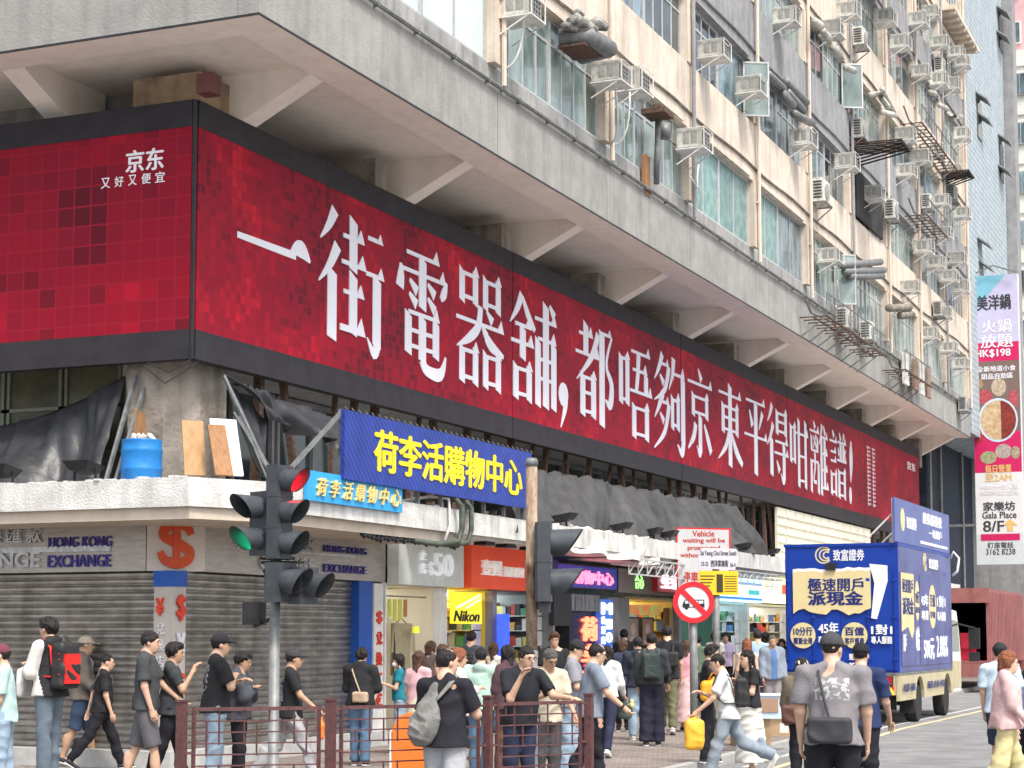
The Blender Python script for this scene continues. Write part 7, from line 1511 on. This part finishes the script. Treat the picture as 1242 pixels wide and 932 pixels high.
# middle crowd
P(486,794,84,270,'person in a teal polo wearing a white mask beside the clothes stall', ('tee','teal',(.02,.20,.26)), LJ, ('long','black'), ('hold','hold'), ST, female=True, mask=True)
P(507,791,92,20,'long haired person in a pink top behind the orange barrier', ('tee','dusty pink',(.62,.38,.40)), ('skirt','cream cotton',(.6,.55,.42)), ('long','brown'), ('hang','hang'), ST, female=True)
P(517,775,66,10,'dark haired person facing the clothes stall', ('jacket','dark plum',(.06,.04,.05)), BT, ('short','black'), ('hang','hang'), ST)
P(521,779,76,30,'brown haired person behind the pink top', ('jacket','dark taupe',(.12,.10,.09)), JE, ('bob','brown'), ('hang','hang'), ST, female=True)
P(571,766,72,15,'tall dark haired person in a slate shirt in front of the camera stall', ('tee','slate blue',(.07,.08,.10)), BT, ('short','black'), ('hang','hang'), ST)
P(553,788,105,70,'auburn haired person in profile behind the man with the sling bag', ('jacket','white cotton jacket',(.65,.62,.62)), JE, ('bob','auburn'), ('hold','hold'), ST, female=True)
P(583,787,98,12,'person in a mint green hoodie seen from behind', ('hoodie','mint green',(.42,.60,.50)), JE, ('short','black'), ('hang','hang'), ST)
P(598,781,70,25,'person with brown hair and a white top in front of the blue strip light', ('tee','off white cotton',(.68,.66,.62)), JE, ('long','brown'), ('hang','hang'), ST, female=True)
P(617,784,98,330,'long haired person in a dark plum jacket left of the man with glasses', ('jacket','dark plum knit',(.09,.05,.06)), ('wide','brown corduroy',(.13,.07,.05)), ('long','black'), ('hang','hang'), ST, female=True)
P(630,783,122,150,'person with glasses in a black tee leaning on the railing, hand at mouth', ('tee','ink black',(.022,.024,.03)), NT, ('short','black'), ('rail','mouth'), ST, lean=12, glasses=True, head=(8,-6), build=1.08)
a = P(663,787,114,160,'grey haired person with glasses in a cream tee looking down', ('tee','cream cotton',(.62,.56,.46)), ('long','dark grey trouser',(.08,.08,.085)), ('short','grey'), ('carry','hold'), ST, skin=1, lean=8, glasses=True, head=(10,-26))
sling(a, 'black backpack slung on one shoulder of the person in the cream tee', mat('black nylon', (.03,.03,.03)), (.17,-.02,1.12), (.10,.10,.19), 1)
P(672,768,74,175,'person facing the viewer in a black tee behind the cream tee', BLK, BT, ('thick','brown'), ('hang','hang'), ST, glasses=True)
P(652,786,66,185,'person half hidden by the rusty pole', ('tee','pale rose',(.55,.35,.35)), BT, ('thick','black'), ('hang','hang'), ST)
a = P(691,777,100,95,'person in a black cap and grey tee looking down to the right', ('tee','ash grey',(.27,.27,.30)), LJ, ('short','black'), ('hold','hold'), ST, cap=(.03,.035,.04), head=(0,-18), lean=6)
a = P(714,781,112,80,'balding person with glasses in a blue grey tee walking right', ('tee','blue grey',(.22,.26,.32)), BT, ('bald','black'), ('hang','fwd'), WS, glasses=True, lean=7, head=(0,-12), build=1.05, watch=1)
a = P(736,784,86,20,'dark haired person in a white blouse and navy trousers', ('long','white satin',(.74,.73,.72)), NT, ('long','black'), ('hang','carry'), (6,4,-12,16), female=True, shoes=(.7,.7,.7))
handbag(a, 1, 'dark green translucent bag with a yellow charm held by the white blouse', mat('dark green film', (.10,.13,.11), (.05,.07,.06), .25, scale=5), (.11,.08,.13), .06, charm=flat('pale yellow toy', (.8,.7,.25)))
P(755,777,68,8,'shoulder length haired person in navy near the amber stall', ('jacket','navy cotton',(.04,.05,.09)), BT, ('bob','brown'), ('hang','hang'), ST, female=True)
P(757,764,58,0,'dark haired head before the amber stall shelves', BLK, BT, ('short','black'), ('hang','hang'), ST)
P(774,774,74,350,'person in a dark cap and navy hoodie wearing pale jeans', ('hoodie','deep navy',(.035,.04,.06)), LJ, ('short','black'), ('hold','hold'), ST, cap=(.03,.03,.035), shoes=(.65,.65,.65))
a = P(790,768,78,5,'person in charcoal with a dark green backpack seen from behind', ('long','charcoal knit',(.055,.06,.07)), ('wide','midnight trouser',(.03,.03,.05)), ('short','black'), ('hang','carry'), ST2, shoes=(.04,.04,.04))
backpack(a, 'dark green backpack of the person in charcoal', mat('dark green nylon', (.05,.07,.06), (.035,.05,.045), .6, scale=10), None, (.14,.08,.20), 1.18)
a = P(809,760,70,8,'tall person in a black tee and olive trousers', BLK, ('long','olive canvas',(.14,.14,.08)), ('short','black'), ('hang','hang'), WS, shoes=(.5,.48,.45))
sling(a, 'small dark sling bag of the tall person in olive trousers', mat('black nylon', (.03,.03,.03)), (.10,-.18,1.15), (.09,.05,.12), 1)
P(798,775,58,5,'dark haired person beyond the green backpack', BLK, BT, ('short','brown'), ('hang','hang'), ST)
P(832,778,68,12,'long haired person in a pink dress', ('tee','rose pink',(.70,.32,.38)), ('skirt','pale pink',(.66,.45,.45)), ('long','brown'), ('hang','hang'), ST, female=True)
P(825,790,56,300,'dark haired person deeper in the street left of the round sign', BLK, BT, ('short','black'), ('hang','hang'), ST)
a = P(857,783,90,95,'person in a black tee with an orange tote on the shoulder', BLK, BT, ('thick','black'), ('hang','hold'), ST, female=True, lean=5)
handbag(a, 1, 'large orange tote bag hanging from the shoulder of the person in black', mat('marigold tote', (.85,.38,.03), (.78,.32,.02), .5, scale=5), (.10,.20,.15), .12, at=(.24,.06,1.30), tilt=.0)
a = P(881,789,104,275,'person in a white polo with a black backpack striding left', ('tee','white pique',(.66,.68,.67)), ('jeans','grey blue denim',(.27,.32,.37)), ('short','black'), ('fwd','hold'), (20,6,-30,38), lean=9, head=(0,-14), shoes=(.55,.53,.48))
backpack(a, 'black backpack with a small red patch on the white polo', mat('black nylon', (.03,.03,.03)), None, (.12,.08,.19), 1.15)
handbag(a, -1, 'full yellow plastic bag carried by the person in the white polo', mat('yellow bag plastic', (.85,.50,.06), (.78,.42,.04), .4, scale=6), (.09,.13,.20), .06)
P(909,790,98,250,'person in a black top and long white skirt', ('tee','black rib',(.025,.025,.028)), ('skirt','ivory pleats',(.70,.68,.62)), ('long','black'), ('hold','hip'), ST, female=True)
P(906,776,66,5,'auburn long haired person in a sleeveless top', ('tank','rust top',(.10,.06,.05)), BT, ('long','auburn'), ('hang','hang'), ST, female=True, skin=2)
P(919,765,60,10,'person in a light blue office shirt facing the print stall', ('long','light blue cotton',(.36,.50,.70)), NT, ('short','black'), ('hang','hang'), ST)
P(928,768,55,15,'dark haired person beside the light blue shirt', BLK, BT, ('bob','black'), ('hang','hang'), ST, female=True)
P(936,771,63,170,'person in a plaid shirt and grey shorts facing the viewer', ('jacket','blue grey plaid',(.24,.28,.34)), ('shorts','stone grey cotton',(.30,.28,.28)), ('buzz','grey'), ('hang','hang'), ST, open_=('blue print tee',(.10,.18,.35)), skin=1)
P(948,776,55,185,'dark haired person in grey beside the plaid shirt', ('tee','pale grey cotton',(.4,.4,.42)), BT, ('long','black'), ('hold','hang'), ST, female=True)
P(867,766,52,20,'person in white deep in the cyan stall doorway', ('tee','plain white',(.6,.6,.58)), BT, ('bob','brown'), ('hang','hang'), ST, female=True)
# foreground
a = P(540,777,140,28,'person in a black tee with a large grey sling bag seen from behind', ('tee','deep black',(.022,.022,.028)), ('wide','pale grey chino',(.38,.39,.41)), ('bald','black'), ('hang','cross'), ST, build=1.10, head=(-30,0), H=1.70)
sling(a, 'large grey canvas sling bag across the back of the foreground person', mat('grey canvas', (.22,.215,.20), (.16,.155,.145), .85, scale=9, bump=.3), (-.09,-.21,1.08), (.14,.09,.25), 1, soft=.35)
a = P(972,800,112,12,'person in a cream hat and olive brown jacket with a plush charm bag', ('jacket','olive brown cotton',(.17,.14,.10)), BT, ('bob','black'), ('hold','hold'), ST, female=True, cap=(.72,.68,.58), build=1.1)
sling(a, 'brown leather bag with a white plush charm beside the olive jacket', mat('maroon brown leather', (.12,.05,.04), None, .5), (-.12,-.18,.98), (.14,.07,.12), 1)
P(1043,782,126,22,'person in a black cap and navy tee partly hidden behind the grey tee', ('tee','navy blue',(.025,.04,.11)), BT, ('buzz','black'), ('hang','carry'), ST, cap=(.02,.02,.022), build=1.05)
a = P(1009,770,147,12,'broad person in a grey tee with white back print and dark cap in the foreground', ('tee','warm grey',(.23,.215,.225)), BT, ('buzz','black'), ('hang','hang'), ST, build=1.2, cap=(.06,.06,.065), head=(-25,-4), print_=(1.27,.085,.13,-1,(.42,.43,.42)))
sling(a, 'small dark crossbody bag low on the back of the grey tee', mat('dark grey nylon', (.045,.043,.05), None, .6), (-.02,-.21,.95), (.17,.05,.10), -1)
a = P(1066,800,118,30,'companion carrying a black shoulder bag beside the navy tee', BLK, BT, ('short','black'), ('hang','carry'), ST) if False else None
P(1218,792,114,98,'person with short auburn hair in a pale pink jacket and yellow trousers', ('jacket','blush pink cotton',(.72,.48,.47)), ('wide','butter yellow cotton',(.72,.62,.32)), ('bob','auburn'), ('hang','carry'), WS, female=True, build=1.12, skin=2)
P(1212,777,96,20,'person in a dark cap and light blue tee walking away behind the pink jacket', ('tee','light blue tee',(.55,.66,.76)), ('shorts','navy shorts',(.04,.05,.09)), ('short','black'), ('hang','hang'), (18,4,-38,34), cap=(.03,.03,.04), shoes=(.6,.58,.52))
P(1243,812,90,60,'person in denim blue cut off by the right picture edge', ('tee','denim blue cotton',(.16,.26,.40)), BT, ('short','black'), ('hang','hang'), ST)
# passers by filling the crowd between the poles
for i, (x, tp, s, fc, sh, hr, lab) in enumerate([(640,778,60,10,('tee','muted olive',(.2,.2,.14)),('short','black'),'person in muted olive beyond the man with glasses'),(700,776,58,340,('tee','wine red cotton',(.3,.04,.06)),('short','black'),'person in wine red behind the black cap'),(722,772,56,12,('jacket','grey marl',(.2,.2,.22)),('bob','black'),'person in grey marl in front of the neon entrance'),(745,770,52,5,('tee','sand cotton',(.45,.38,.28)),('short','brown'),'person in sand beige near the pillar sign'),(540,770,58,350,('tee','pale denim shirt',(.3,.38,.5)),('short','black'),'person in pale denim at the camera stall counter'),(610,772,56,15,('jacket','black denim',(.04,.04,.05)),('short','black'),'person in black denim near the blue strip light'),(846,772,54,10,('tee','dull green',(.15,.22,.16)),('short','black'),'person in dull green under the round sign'),(880,768,50,190,('tee','lilac cotton',(.45,.38,.55)),('bob','black'),'person in lilac coming toward the viewer'),(770,770,50,4,('tee','clay cotton',(.4,.2,.14)),('short','black'),'person in clay brown by the amber stall'),(783,764,48,8,('tee','bone white',(.6,.58,.5)),('short','brown'),'person in bone white beyond the navy hoodie'),(535,783,82,60,('tee','peach cotton',(.6,.38,.3)),('long','brown'),'person in peach left of the man with the sling bag'),(567,790,88,330,('tee','ivory cotton',(.6,.58,.52)),('bob','black'),'person in ivory beside the mint hoodie')]):
    P(x, tp, s, fc, lab, sh, BT if i % 2 else JE, hr, ('hang','hang'), ST, female=hr[0] in ('bob','long'))
for o in list(bpy.data.meshes):
    if o.users == 0: bpy.data.meshes.remove(o)
